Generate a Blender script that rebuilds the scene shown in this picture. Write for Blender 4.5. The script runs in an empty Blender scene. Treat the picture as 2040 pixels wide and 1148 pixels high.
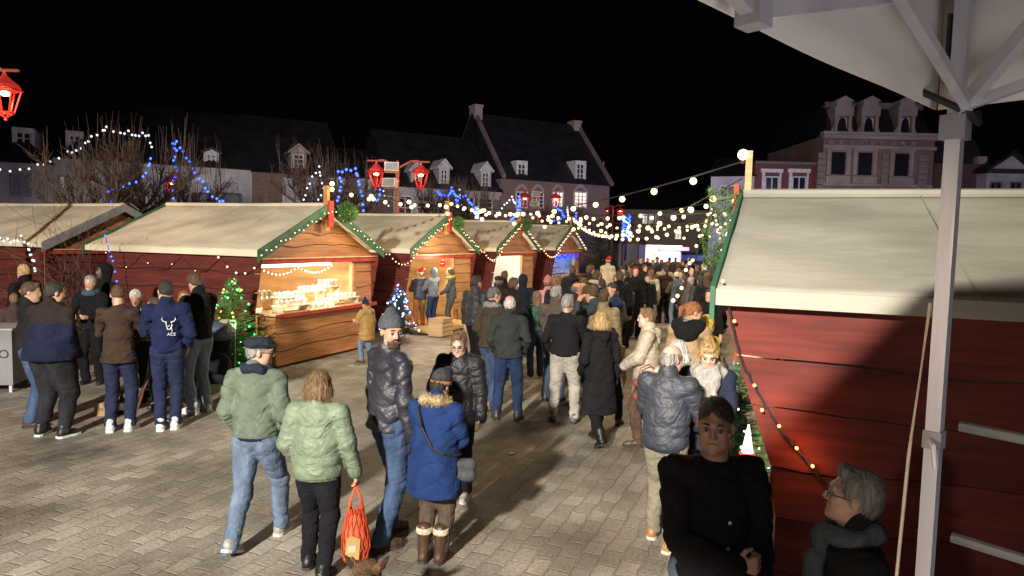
import bpy, math, random
import numpy as np
from mathutils import Vector, Matrix, Euler
random.seed(7)
PI = math.pi
R_ = math.radians
SC = bpy.context.scene
COL = SC.collection

# ------------------------------------------------------------ camera
FPX = 1356.0
PITCH = math.atan(98 / FPX)
ROLL = math.atan(.023)
CAMH = 2.44
_R = Vector((1, 0, 0)); _U = Vector((0, math.sin(PITCH), math.cos(PITCH))); _F = Vector((0, math.cos(PITCH), -math.sin(PITCH)))
CR = math.cos(ROLL) * _R + math.sin(ROLL) * _U
CU = -math.sin(ROLL) * _R + math.cos(ROLL) * _U
cam_d = bpy.data.cameras.new('camera')
cam = bpy.data.objects.new('camera', cam_d)
COL.objects.link(cam)
cam_d.sensor_width = 36
cam_d.lens = FPX / 2040 * 36
cam_d.clip_start = 0.05
cam_d.clip_end = 1000
m3 = Matrix((CR, CU, -_F)).transposed()
cam.matrix_world = Matrix.Translation((0, 0, CAMH)) @ m3.to_4x4()
SC.camera = cam
SC.view_settings.view_transform = 'Standard'
SC.view_settings.look = 'None'
SC.view_settings.exposure = 0.3
SC.view_settings.gamma = 1
SC.cycles.max_bounces = 5
SC.cycles.diffuse_bounces = 3
SC.cycles.sample_clamp_indirect = 3.0
SC.cycles.use_denoising = True
SC.cycles.use_light_tree = True
# ------------------------------------------------------------ night sky
W = bpy.data.worlds.new('World'); SC.world = W
W.use_nodes = True
W.node_tree.nodes['Background'].inputs[0].default_value = (.012, .010, .016, 1)
W.node_tree.nodes['Background'].inputs[1].default_value = 0.05

# ------------------------------------------------------------ light
def look_rot(d):
    return Vector(d).to_track_quat('-Z', 'Y').to_euler()
def lamp(kind, loc, power, color, size=.1, to=None, angle=120, blend=.5):
    d = bpy.data.lights.new(kind.lower() + '_light', kind)
    d.energy = power; d.color = color
    if kind == 'SPOT':
        d.spot_size = R_(angle); d.spot_blend = blend; d.shadow_soft_size = size
    elif kind == 'POINT':
        d.shadow_soft_size = size
    elif kind == 'AREA':
        d.size = size
    o = bpy.data.objects.new(kind.lower() + '_light', d)
    COL.objects.link(o); o.location = loc
    if to is not None:
        o.rotation_euler = look_rot(Vector(to) - Vector(loc))
    return o
# stage floodlights behind the camera, left of the tent; the third is added fill
lamp('SPOT', (-5.6, -9.0, 7.6), 23500, (1, .92, .80), .35, (-3.6, 13, 0), 66, .6)
lamp('SPOT', (-2.4, -3.6, 5.3), 2300, (1, .82, .54), .08, (4.4, 5.6, 2.8), 38, .10)
lamp('SPOT', (-1.5, -.9, 2.5), 210, (1, .74, .5), .08, (1.0, 3.0, 1.5), 44, .6)  # added warm fill to brighten the foreground faces, not a lamp of the place
# cool municipal light falling on the far facades
lamp('SPOT', (-4.0, 18, 7.5), 950, (.74, .68, 1), .3, (-14, 38, 4), 120, .8)
lamp('SPOT', (2.0, 26, 7.5), 850, (.80, .72, .95), .3, (3, 48, 5), 110, .8)
lamp('SPOT', (24, 22, 6.5), 2300, (.80, .72, .96), .3, (24, 46, 6), 110, .8)

# ------------------------------------------------------------ pixel helpers (real distances)
def ray(px, py):
    return _F + (px - 1020) / FPX * CR - (py - 574) / FPX * CU
def gnd(px, py, z=0.0):
    d = ray(px, py); t = (z - CAMH) / d.z
    return Vector((d.x * t, d.y * t, z))
def aty(px, py, Y):
    d = ray(px, py); t = Y / d.y
    return Vector((d.x * t, Y, CAMH + d.z * t))

def lin(c):
    if isinstance(c, str):
        c = tuple(int(c[i:i + 2], 16) / 255 for i in (0, 2, 4))
        c = tuple((x / 12.92 if x <= .04045 else ((x + .055) / 1.055) ** 2.4) for x in c)
    return tuple(c) + (1,)

# ------------------------------------------------------------ materials
_M = {}
def newmat(name):
    m = bpy.data.materials.new(name); m.use_nodes = True
    nt = m.node_tree
    return m, nt, nt.nodes['Principled BSDF']
def nd(nt, t, **k):
    n = nt.nodes.new(t)
    for a, b in k.items():
        setattr(n, a, b)
    return n
def ramp(nt, c0, c1, p0=.3, p1=.7):
    r = nd(nt, 'ShaderNodeValToRGB')
    r.color_ramp.elements[0].color = c0; r.color_ramp.elements[1].color = c1
    r.color_ramp.elements[0].position = p0; r.color_ramp.elements[1].position = p1
    return r
def sc3(c, k):
    return (c[0] * k, c[1] * k, c[2] * k, 1)
def coords(nt, scale=(1, 1, 1), rot=(0, 0, 0), kind='Object'):
    tc = nd(nt, 'ShaderNodeTexCoord'); mp = nd(nt, 'ShaderNodeMapping')
    mp.inputs['Scale'].default_value = scale; mp.inputs['Rotation'].default_value = rot
    nt.links.new(tc.outputs[kind], mp.inputs[0])
    return mp.outputs[0]
def M(kind, col, **k):
    key = (kind, str(col), str(sorted(k.items())))
    if key in _M:
        return _M[key]
    m, nt, b = newmat(kind); L = nt.links.new
    c = lin(col)
    b.inputs['Roughness'].default_value = k.get('rough', .7)
    b.inputs['Metallic'].default_value = k.get('metal', 0)
    var, sca, bmp, bsc, stretch = {
        'plain': (.12, 4, .0, 20, (1, 1, 1)),
        'paint': (.25, 6, .15, 25, (1, 1, 1)),
        'plaster': (.22, .7, .1, 8, (1, 1, 1)),
        'fabric': (.22, 9, .25, 60, (1, 1, .6)),
        'denim': (.35, 12, .3, 70, (1, 1, .25)),
        'shell': (.15, 8, .35, 22, (1, 1, 1.6)),
        'skin': (.14, 25, .08, 80, (1, 1, 1)),
        'hair': (.55, 60, .8, 90, (1, 1, .15)),
        'knit': (.25, 40, .6, 90, (1, 1, .3)),
        'fur': (.4, 50, 1.0, 110, (1, 1, 1)),
        'leather': (.3, 15, .25, 50, (1, 1, 1)),
        'metal': (.2, 5, .08, 30, (1, 1, .15)),
        'slate': (.4, 1.2, .2, 10, (1, 1, 1)),
        'cloth': (.24, 1.6, .55, 6, (1, .45, 1)),
        'bark': (.4, 20, .6, 40, (1, 1, .3)),
        'leaf': (.7, 14, .3, 60, (1, 1, 1)),
    }[kind]
    v = coords(nt, stretch)
    n = nd(nt, 'ShaderNodeTexNoise'); n.inputs['Scale'].default_value = sca; n.inputs['Detail'].default_value = 6
    L(v, n.inputs[0])
    r = ramp(nt, sc3(c, 1 - var), sc3(c, 1 + var), .32, .68)
    L(n.outputs[0], r.inputs[0]); L(r.outputs[0], b.inputs['Base Color'])
    if bmp:
        n2 = nd(nt, 'ShaderNodeTexNoise'); n2.inputs['Scale'].default_value = bsc; n2.inputs['Detail'].default_value = 5
        L(v, n2.inputs[0])
        bp = nd(nt, 'ShaderNodeBump'); bp.inputs['Strength'].default_value = bmp; bp.inputs['Distance'].default_value = .02
        if kind in ('fabric', 'denim', 'shell'):
            n4 = nd(nt, 'ShaderNodeTexNoise'); n4.inputs['Scale'].default_value = 7 if kind != 'denim' else 10; n4.inputs['Detail'].default_value = 3; n4.inputs['Distortion'].default_value = 1.8; n4.inputs['Roughness'].default_value = .45
            L(coords(nt, (1, 1, 1.5)), n4.inputs[0])
            b4 = nd(nt, 'ShaderNodeBump'); b4.inputs['Strength'].default_value = .3 if kind == 'denim' else .5; b4.inputs['Distance'].default_value = .05
            L(n4.outputs[0], b4.inputs['Height']); L(b4.outputs[0], bp.inputs['Normal'])
        L(n2.outputs[0], bp.inputs['Height']); L(bp.outputs[0], b.inputs['Normal'])
    if kind == 'skin':
        b.inputs['Subsurface Weight'].default_value = .12
        b.inputs['Subsurface Radius'].default_value = (.02, .008, .004)
        b.inputs['Roughness'].default_value = .5
    if kind == 'shell':
        b.inputs['Roughness'].default_value = k.get('rough', .55)
    if kind in ('fabric', 'knit', 'fur', 'denim'):
        b.inputs['Roughness'].default_value = .95
        b.inputs['Specular IOR Level'].default_value = .2
    if kind == 'quilt': pass
    _M[key] = m
    return m
def emit(col, s, sample=False):
    key = ('emit', str(col), s, sample)
    if key in _M: return _M[key]
    m, nt, b = newmat('emissive')
    b.inputs['Base Color'].default_value = lin(col)
    b.inputs['Emission Color'].default_value = lin(col)
    b.inputs['Emission Strength'].default_value = s
    if not sample:
        m.cycles.emission_sampling = 'NONE'
    _M[key] = m
    return m
def quilt_mat(col, scale=22):
    key = ('quilt', str(col))
    if key in _M: return _M[key]
    m, nt, b = newmat('quilted'); L = nt.links.new
    b.inputs['Base Color'].default_value = lin(col); b.inputs['Roughness'].default_value = .5
    hs = []
    for a in (R_(45), R_(-45)):
        v = coords(nt, (1, 1, 1), (0, a, 0))
        w = nd(nt, 'ShaderNodeTexWave'); w.inputs['Scale'].default_value = 6.5; w.inputs['Distortion'].default_value = .6
        w.wave_profile = 'SIN'
        L(v, w.inputs[0]); hs.append(w.outputs['Fac'])
    mx = nd(nt, 'ShaderNodeMath', operation='MINIMUM'); L(hs[0], mx.inputs[0]); L(hs[1], mx.inputs[1])
    pw = nd(nt, 'ShaderNodeMath', operation='POWER'); L(mx.outputs[0], pw.inputs[0]); pw.inputs[1].default_value = .35
    bp = nd(nt, 'ShaderNodeBump'); bp.inputs['Strength'].default_value = .45; bp.inputs['Distance'].default_value = .006
    L(pw.outputs[0], bp.inputs['Height']); L(bp.outputs[0], b.inputs['Normal'])
    _M[key] = m
    return m
def plank_mat(name, c_lo, c_hi, knots=True, rough=.55, grain=(1.2, 1.2, 22)):
    if name in _M: return _M[name]
    m, nt, b = newmat(name); L = nt.links.new
    v = coords(nt, grain)
    n = nd(nt, 'ShaderNodeTexNoise'); n.inputs['Scale'].default_value = 1.6; n.inputs['Detail'].default_value = 8; n.inputs['Distortion'].default_value = .6
    L(v, n.inputs[0])
    r = ramp(nt, lin(c_lo), lin(c_hi), .35, .68); L(n.outputs[0], r.inputs[0])
    # broad patches from board to board
    n3 = nd(nt, 'ShaderNodeTexNoise'); n3.inputs['Scale'].default_value = 1.0; n3.inputs['Detail'].default_value = 3
    v3 = coords(nt, (.7, .7, 3.5)); L(v3, n3.inputs[0])
    r3 = ramp(nt, (.62, .62, .62, 1), (1.15, 1.15, 1.15, 1), .3, .7); L(n3.outputs[0], r3.inputs[0])
    mu = nd(nt, 'ShaderNodeMix', data_type='RGBA', blend_type='MULTIPLY'); mu.inputs[0].default_value = 1
    L(r.outputs[0], mu.inputs[6]); L(r3.outputs[0], mu.inputs[7])
    out = mu.outputs[2]
    if knots:
        vo = nd(nt, 'ShaderNodeTexVoronoi'); vo.inputs['Scale'].default_value = 2.6; L(coords(nt, (1, 1, 2.2)), vo.inputs[0])
        kr = ramp(nt, (.28, .2, .15, 1), (1, 1, 1, 1), .03, .09); L(vo.outputs[0], kr.inputs[0])
        m2 = nd(nt, 'ShaderNodeMix', data_type='RGBA', blend_type='MULTIPLY'); m2.inputs[0].default_value = 1
        L(out, m2.inputs[6]); L(kr.outputs[0], m2.inputs[7]); out = m2.outputs[2]
    L(out, b.inputs['Base Color'])
    bp = nd(nt, 'ShaderNodeBump'); bp.inputs['Strength'].default_value = .3; bp.inputs['Distance'].default_value = .01
    L(n.outputs[0], bp.inputs['Height']); L(bp.outputs[0], b.inputs['Normal'])
    b.inputs['Roughness'].default_value = rough
    _M[name] = m
    return m
WOOD = lambda: plank_mat('pine_planks', (.30, .115, .035), (.50, .22, .08))
PALEWOOD = lambda: plank_mat('pale_pine_planks', (.50, .33, .16), (.66, .46, .24))
REDWOOD = lambda: plank_mat('red_painted_planks', (.085, .011, .009), (.145, .022, .014), False, .85, (2, .9, 11))

def brick_mat(name, c1, c2, mortar, bw=.22, bh=.07, ms=.01, rot=(R_(90), 0, 0)):
    if name in _M: return _M[name]
    m, nt, b = newmat(name); L = nt.links.new
    v = coords(nt, (1, 1, 1), rot)
    t = nd(nt, 'ShaderNodeTexBrick')
    t.inputs['Scale'].default_value = 1
    t.inputs['Color1'].default_value = lin(c1); t.inputs['Color2'].default_value = lin(c2); t.inputs['Mortar'].default_value = lin(mortar)
    t.inputs['Brick Width'].default_value = bw; t.inputs['Row Height'].default_value = bh; t.inputs['Mortar Size'].default_value = ms
    L(v, t.inputs[0]); L(t.outputs[0], b.inputs['Base Color'])
    b.inputs['Roughness'].default_value = .9
    _M[name] = m
    return m
def ground_mat():
    m, nt, b = newmat('granite_setts'); L = nt.links.new
    rot = nd(nt, 'ShaderNodeTexCoord')
    mp = nd(nt, 'ShaderNodeMapping'); mp.inputs['Rotation'].default_value = (0, 0, -R_(67.5))
    L(rot.outputs['Object'], mp.inputs[0])
    dn = nd(nt, 'ShaderNodeTexNoise'); dn.inputs['Scale'].default_value = 3.2; dn.inputs['Detail'].default_value = 3
    L(mp.outputs[0], dn.inputs[0])
    sb = nd(nt, 'ShaderNodeVectorMath', operation='SUBTRACT'); sb.inputs[1].default_value = (.5, .5, .5); L(dn.outputs['Color'], sb.inputs[0])
    ml = nd(nt, 'ShaderNodeVectorMath', operation='SCALE'); ml.inputs['Scale'].default_value = .10; L(sb.outputs[0], ml.inputs[0])
    ad = nd(nt, 'ShaderNodeVectorMath', operation='ADD'); L(mp.outputs[0], ad.inputs[0]); L(ml.outputs[0], ad.inputs[1])
    t = nd(nt, 'ShaderNodeTexBrick'); t.inputs['Scale'].default_value = 1
    t.inputs['Brick Width'].default_value = .245; t.inputs['Row Height'].default_value = .158
    t.inputs['Mortar Size'].default_value = .011; t.inputs['Mortar Smooth'].default_value = .6; t.offset = .5; t.squash = 1
    t.inputs['Color1'].default_value = (.33, .305, .265, 1); t.inputs['Color2'].default_value = (.205, .193, .175, 1)
    t.inputs['Mortar'].default_value = (.235, .212, .18, 1); t.inputs['Bias'].default_value = 0
    L(ad.outputs[0], t.inputs[0])
    # stains on a larger scale
    n = nd(nt, 'ShaderNodeTexNoise'); n.inputs['Scale'].default_value = .9; n.inputs['Detail'].default_value = 6; L(mp.outputs[0], n.inputs[0])
    r = ramp(nt, (.50, .47, .43, 1), (1.28, 1.25, 1.2, 1), .33, .64); L(n.outputs[0], r.inputs[0])
    mu = nd(nt, 'ShaderNodeMix', data_type='RGBA', blend_type='MULTIPLY'); mu.inputs[0].default_value = 1
    L(t.outputs[0], mu.inputs[6]); L(r.outputs[0], mu.inputs[7])
    n2 = nd(nt, 'ShaderNodeTexNoise'); n2.inputs['Scale'].default_value = 38; n2.inputs['Detail'].default_value = 6; L(mp.outputs[0], n2.inputs[0])
    r2 = ramp(nt, (.7, .7, .7, 1), (1.25, 1.25, 1.25, 1), .3, .7); L(n2.outputs[0], r2.inputs[0])
    mu2 = nd(nt, 'ShaderNodeMix', data_type='RGBA', blend_type='MULTIPLY'); mu2.inputs[0].default_value = 1
    L(mu.outputs[2], mu2.inputs[6]); L(r2.outputs[0], mu2.inputs[7])
    L(mu2.outputs[2], b.inputs['Base Color'])
    inv = nd(nt, 'ShaderNodeMath', operation='MULTIPLY_ADD'); inv.inputs[1].default_value = -1; inv.inputs[2].default_value = 1; L(t.outputs['Fac'], inv.inputs[0])
    lo = nd(nt, 'ShaderNodeTexNoise'); lo.inputs['Scale'].default_value = 7; L(mp.outputs[0], lo.inputs[0])
    sm = nd(nt, 'ShaderNodeMath', operation='MULTIPLY_ADD'); sm.inputs[1].default_value = .8; L(lo.outputs[0], sm.inputs[0]); L(inv.outputs[0], sm.inputs[2])
    s2 = nd(nt, 'ShaderNodeMath', operation='MULTIPLY_ADD'); s2.inputs[1].default_value = .35; L(n2.outputs[0], s2.inputs[0]); L(sm.outputs[0], s2.inputs[2])
    bp = nd(nt, 'ShaderNodeBump'); bp.inputs['Strength'].default_value = .6; bp.inputs['Distance'].default_value = .016
    L(s2.outputs[0], bp.inputs['Height']); L(bp.outputs[0], b.inputs['Normal'])
    rr = ramp(nt, (.5, .5, .5, 1), (.8, .8, .8, 1), .3, .7); L(n.outputs[0], rr.inputs[0]); L(rr.outputs[0], b.inputs['Roughness'])
    return m

# ------------------------------------------------------------ object helpers
def tag(o, label=None, cat=None, group=None, kind=None):
    if label: o['label'] = label
    if cat: o['category'] = cat
    if group: o['group'] = group
    if kind: o['kind'] = kind
    return o
def thing(name, label, cat, loc=(0, 0, 0), rotz=0, group=None):
    o = bpy.data.objects.new(name, None); COL.objects.link(o)
    o.empty_display_size = .1
    o.location = loc; o.rotation_euler = (0, 0, rotz)
    return tag(o, label, cat, group)
def mkmesh(name, v, f, mat, parent=None, smooth=False, loc=None):
    me = bpy.data.meshes.new(name)
    me.from_pydata([tuple(x) for x in v] if not isinstance(v, np.ndarray) else v.tolist(), [], f if not isinstance(f, np.ndarray) else f.tolist())
    if smooth:
        me.polygons.foreach_set('use_smooth', [True] * len(me.polygons))
    me.materials.append(mat)
    me.update()
    o = bpy.data.objects.new(name, me); COL.objects.link(o)
    if parent: o.parent = parent
    if loc is not None: o.location = loc
    return o
def link_copy(src, parent, loc=None):
    c = src.copy(); COL.objects.link(c); c.parent = parent
    if loc is not None: c.location = loc
    return c
def copy_tree(o, parent=None):
    c = o.copy(); COL.objects.link(c); c.parent = parent
    for ch in list(o.children):
        copy_tree(ch, c)
    return c
class MB:
    def __init__(s): s.v = []; s.f = []
    def add(s, v, f):
        n = len(s.v); s.v += [tuple(x) for x in v]; s.f += [tuple(i + n for i in q) for q in f]
        return s
    def box(s, x0, x1, y0, y1, z0, z1, m=None):
        v = [Vector((x, y, z)) for z in (z0, z1) for y in (y0, y1) for x in (x0, x1)]
        if m is not None: v = [m @ a for a in v]
        return s.add(v, [(0, 2, 3, 1), (4, 5, 7, 6), (0, 1, 5, 4), (2, 6, 7, 3), (0, 4, 6, 2), (1, 3, 7, 5)])
    def prism(s, poly, a, b, axis='y'):
        n = len(poly); v = []
        for t in (a, b):
            for (p, q) in poly:
                v.append({'y': (p, t, q), 'x': (t, p, q), 'z': (p, q, t)}[axis])
        f = [tuple(range(n)), tuple(range(2 * n - 1, n - 1, -1))]
        f += [(i, i + n, (i + 1) % n + n, (i + 1) % n) for i in range(n)]
        return s.add(v, f)
    def tube(s, pts, rad, n=6, cap=True):
        pts = [Vector(p) for p in pts]
        if not hasattr(rad, '__len__'): rad = [rad] * len(pts)
        rings = []
        up = Vector((0, 0, 1))
        for i, p in enumerate(pts):
            d = (pts[min(i + 1, len(pts) - 1)] - pts[max(i - 1, 0)])
            if d.length < 1e-9: d = Vector((0, 0, 1))
            d.normalize()
            a = d.cross(up)
            if a.length < .05: a = d.cross(Vector((1, 0, 0)))
            a.normalize(); b = d.cross(a)
            rings.append([p + rad[i] * (math.cos(2 * PI * k / n) * a + math.sin(2 * PI * k / n) * b) for k in range(n)])
        v = [q for r in rings for q in r]
        f = [(i * n + k, i * n + (k + 1) % n, (i + 1) * n + (k + 1) % n, (i + 1) * n + k) for i in range(len(pts) - 1) for k in range(n)]
        if cap:
            f.append(tuple(range(n - 1, -1, -1))); f.append(tuple(range((len(pts) - 1) * n, len(pts) * n)))
        return s.add(v, f)
    def lathe(s, prof, c=(0, 0, 0), n=16, sx=1, sy=1):
        v = []
        for (r, z) in prof:
            for k in range(n):
                a = 2 * PI * k / n
                v.append((c[0] + r * sx * math.cos(a), c[1] + r * sy * math.sin(a), c[2] + z))
        m = len(prof)
        f = [(i * n + k, i * n + (k + 1) % n, (i + 1) * n + (k + 1) % n, (i + 1) * n + k) for i in range(m - 1) for k in range(n)]
        f.append(tuple(range(n - 1, -1, -1))); f.append(tuple(range((m - 1) * n, m * n)))
        return s.add(v, f)
    def ball(s, c, r, n=10, m=6, sc=(1, 1, 1)):
        prof = [(max(1e-4, math.sin(PI * i / m)) * r, -math.cos(PI * i / m) * r * sc[2]) for i in range(m + 1)]
        return s.lathe(prof, c, n, sc[0], sc[1])
    def quad(s, a, b, c, d):
        return s.add([a, b, c, d], [(0, 1, 2, 3)])
    def build(s, name, mat, parent=None, smooth=False, loc=None):
        return mkmesh(name, s.v, s.f, mat, parent, smooth, loc)
# ============================================================ SETTING
g = MB(); g.quad((-150, -60, 0), (150, -60, 0), (150, 200, 0), (-150, 200, 0))
tag(g.build('ground', ground_mat()), kind='structure')

def grid_sheet(p00, p10, p11, p01, nx, ny, fn=None):
    """bilinear sheet, fn(u,v,point) may move points"""
    v = []
    for j in range(ny + 1):
        for i in range(nx + 1):
            u, w = i / nx, j / ny
            p = (Vector(p00) * (1 - u) + Vector(p10) * u) * (1 - w) + (Vector(p01) * (1 - u) + Vector(p11) * u) * w
            if fn: p = fn(u, w, p)
            v.append(p)
    f = [(j * (nx + 1) + i, j * (nx + 1) + i + 1, (j + 1) * (nx + 1) + i + 1, (j + 1) * (nx + 1) + i) for j in range(ny) for i in range(nx)]
    return v, f

# ------------------------------------------------------------ buildings of the square
class Fac:
    def __init__(s, name, label, cat, xl, yl, xr, yr, group='houses round the market square'):
        a = aty(xl, 480, yl); b = aty(xr, 480, yr)
        s.p0 = Vector((a.x, a.y, 0)); s.p1 = Vector((b.x, b.y, 0))
        d = (s.p1 - s.p0); s.w = d.length; s.d = d.normalized(); s.n = Vector((-s.d.y, s.d.x, 0))
        s.root = thing(name, label, cat, s.p0, math.atan2(s.d.y, s.d.x), group)
    def loc(s, px, py, off=0.0):
        r = ray(px, py); o = Vector((0, 0, CAMH)); p0 = s.p0 + s.n * off
        t = (p0 - o).dot(s.n) / r.dot(s.n)
        q = o + r * t
        return (q - s.p0).dot(s.d), q.z
    def wall(s, mat, z, depth=7, x0=0, x1=None, name='wall'):
        return MB().box(x0, s.w if x1 is None else x1, 0, depth, 0, z).build(name, mat, s.root)
    def roof(s, mat, z0, z1, depth=7, x0=0, x1=None, hip0=0, hip1=0, over=.3, name='roof'):
        x1 = s.w if x1 is None else x1
        a, b = x0 - over * .4, x1 + over * .4
        m = depth / 2
        v = [(a, -over, z0), (b, -over, z0), (b, depth + over, z0), (a, depth + over, z0), (a + hip0, m, z1), (b - hip1, m, z1)]
        f = [(0, 1, 5, 4), (2, 3, 4, 5), (1, 2, 5), (3, 0, 4), (0, 3, 2, 1)]
        return MB().add(v, f).build(name, mat, s.root)
    def window(s, x0, x1, z0, z1, fm, gm, off=0, bars=(1, 1), arch=False, fw=.09, name='window'):
        f = MB(); y = off
        f.box(x0 - fw, x0, y - .08, y + .05, z0 - fw, z1 + fw); f.box(x1, x1 + fw, y - .08, y + .05, z0 - fw, z1 + fw)
        f.box(x0, x1, y - .078, y + .05, z1, z1 + fw); f.box(x0, x1, y - .12, y + .05, z0 - fw, z0)
        for i in range(1, bars[0] + 1):
            c = x0 + (x1 - x0) * i / (bars[0] + 1); f.box(c - .035, c + .035, y - .06, y + .04, z0, z1)
        for i in range(1, bars[1] + 1):
            c = z0 + (z1 - z0) * i / (bars[1] + 1); f.box(x0, x1, y - .05, y + .04, c - .025, c + .025)
        o = f.build(name, fm, s.root)
        MB().box(x0, x1, y - .02, y + .03, z0, z1).build('pane', gm, o)
        return o
    def pxwin(s, px0, px1, py0, py1, fm, gm, **k):
        off = k.get('off', 0)
        x0, z1 = s.loc(px0, py0, off); x1, z0 = s.loc(px1, py1, off)
        return s.window(x0, x1, z0, z1, fm, gm, **k)
    def dormer(s, px0, px1, pya, pyt, pyb, wm, rm, gm, off=.15, frame=None, pointed=True):
        """px limits, pya apex, pyt top of the window, pyb sill"""
        x0, zb = s.loc(px0, pyb, off); x1, zt = s.loc(px1, pyt, off); _, za = s.loc((px0 + px1) / 2, pya, off)
        d = MB()
        w = .13
        d.box(x0 - w, x0, off, off + 2.6, zb - .3, zt + .2); d.box(x1, x1 + w, off, off + 2.6, zb - .3, zt + .2)
        d.box(x0, x1, off + .1, off + 2.6, zb - .3, zb); d.box(x0, x1, off + .003, off + 2.6, zt, zt + .2)
        d.box(x0, x1, off + .15, off + .3, zb, zt)
        if pointed: d.prism([(x0 - w, zt + .203), (x1 + w, zt + .203), ((x0 + x1) / 2, za - .1)], off + .02, off + 2.6)
        o = d.build('dormer', wm, s.root)
        xm = (x0 + x1) / 2
        r = MB()
        if pointed:
            for sg, xe in ((-1, x0 - w - .15), (1, x1 + w + .15)):
                v = [(xm, off - .15, za), (xe, off - .15, zt + .12), (xe, off + 2.7, zt + .12), (xm, off + 2.7, za),
                     (xm, off - .15, za - .12), (xe, off - .15, zt), (xe, off + 2.7, zt), (xm, off + 2.7, za - .12)]
                r.add(v, [(0, 1, 2, 3), (7, 6, 5, 4), (0, 4, 5, 1), (1, 5, 6, 2), (2, 6, 7, 3), (3, 7, 4, 0)])
        else:
            v = [(x0 - w - .12, off - .12, zt + .2), (x1 + w + .12, off - .12, zt + .2), (x1 + w + .12, off + 2.6, zt + .2), (x0 - w - .12, off + 2.6, zt + .2), (xm, off + .5, za), (xm, off + 2.6, za)]
            r.add(v, [(0, 1, 4), (1, 2, 5, 4), (3, 0, 4, 5), (2, 3, 5), (3, 2, 1, 0)])
        r.build('dormer_roof', rm, o)
        f = MB(); 
        f.box(xm - .04, xm + .04, off + .06, off + .16, zb, zt)
        for k in (1, 2):
            c = zb + (zt - zb) * k / 3; f.box(x0, x1, off + .07, off + .15, c - .025, c + .025)
        f.box(x0, x0 + .07, off + .05, off + .17, zb, zt); f.box(x1 - .07, x1, off + .05, off + .17, zb, zt)
        f.box(x0 + .07, x1 - .07, off + .05, off + .17, zb, zb + .07); f.box(x0 + .07, x1 - .07, off + .05, off + .17, zt - .07, zt)
        f.build('window_frame', frame or wm, o)
        MB().box(x0 + .01, x1 - .01, off + .12, off + .135, zb, zt).build('pane', gm, o)
        return o
SLATE = M('slate', (.018, .018, .024), rough=.6)
WHITE = M('plaster', (.55, .53, .55)); GREYW = M('plaster', (.34, .32, .33)); FRAMEW = M('paint', (.75, .75, .78))
GLASS = M('plain', (.02, .022, .035), rough=.12)
BRICK = brick_mat('brick_wall', (.26, .14, .11), (.18, .10, .085), (.30, .26, .24))
REDB = brick_mat('red_brick_wall', (.24, .045, .04), (.17, .035, .035), (.2, .12, .11))
STONE = M('plaster', (.42, .37, .35)); STONE2 = M('paint', (.30, .26, .25), rough=.9)
LIT = emit((1, .86, .66), .75)
# the long row on the left and centre stands on one line that recedes to the right
LA = aty(130, 460, 34); LB = aty(1210, 480, 50)
def row_y(px):
    d = (LB - LA); r = ray(px, 470)
    # solve LA + s d = t r in plan
    D = d.x * (-r.y) + r.x * d.y
    t = (d.x * (-LA.y) - d.y * (-LA.x)) / D
    return r.y * t
def rowfac(name, label, xl, xr, **k):
    return Fac(name, label, 'house', xl, row_y(xl), xr, row_y(xr), **k)

b = rowfac('corner_house', 'dark slate mansard house at the left edge with two small white attic windows', -90, 108)
_, ze = b.loc(60, 326); b.wall(WHITE, ze, 8)
_, zt = b.loc(35, 214, 3.5)
b.roof(SLATE, ze, zt, 8, hip1=3.2)
for p in ((28, 65, 262, 300), (137, 160, 270, 300)):
    if p[0] < 108: b.dormer(p[0] + 3, p[1] - 3, 246, p[2] + 2, p[3], FRAMEW, SLATE, GLASS, off=1.2, pointed=False)
b.pxwin(26, 60, 345, 388, M('paint', (.4, .4, .45)), M('paint', (.3, .3, .34)), bars=(1, 0))
b.pxwin(-50, -10, 345, 388, FRAMEW, GLASS)

b = rowfac('long_house', 'long low white rendered house with a steep slate roof and one small dormer', 109, 503)
_, ze = b.loc(400, 333); b.wall(WHITE, ze, 9)
_, zr = b.loc(400, 224, 4.5); b.roof(SLATE, ze, zr, 9, hip0=4)
b.dormer(411, 431, 293, 308, 329, FRAMEW, SLATE, GLASS)
b.dormer(137, 160, 252, 270, 300, FRAMEW, SLATE, GLASS, off=1.2, pointed=False)
for p in ((445, 476), (388, 416)):
    b.pxwin(p[0], p[1], 362, 412, FRAMEW, M('paint', (.45, .45, .52)), bars=(0, 0), name='shutter')
for p in ((330, 352), (216, 246), (120, 140)):
    b.pxwin(p[0], p[1], 352, 398, GREYW, GLASS)
for a, c in ((445, 476), (388, 416)):
    rl = MB()
    xa, z = b.loc(a - 3, 386); xb, _ = b.loc(c + 3, 386)
    rl.box(xa, xb, -.30, -.26, z, z + .05)
    n = 14
    for i in range(n + 1):
        xx = xa + (xb - xa) * i / n; rl.box(xx - .012, xx + .012, -.29, -.27, z - .9, z)
    rl.build('railing', M('metal', (.08, .08, .1)), b.root)

b = rowfac('brick_house', 'brown brick house with white shutters and a stone gabled dormer', 504, 782)
_, ze = b.loc(560, 346); b.wall(BRICK, ze, 9)
_, zr = b.loc(600, 240, 4.5); b.roof(SLATE, ze, zr, 9, x1=b.w * .62)
_, zr = b.loc(745, 285, 4.5); b.roof(SLATE, ze - .004, zr - .5, 8.9, x0=b.w * .62, name='lower_roof')
b.dormer(584, 606, 286, 308, 336, M('plaster', (.45, .36, .33)), M('plaster', (.4, .33, .3)), GLASS, frame=FRAMEW)
for p in ((566, 600), (612, 640), (655, 684), (715, 745)):
    b.pxwin(p[0], p[1], 358, 410, FRAMEW, M('paint', (.5, .5, .56)), bars=(0, 0), name='shutter')

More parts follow.
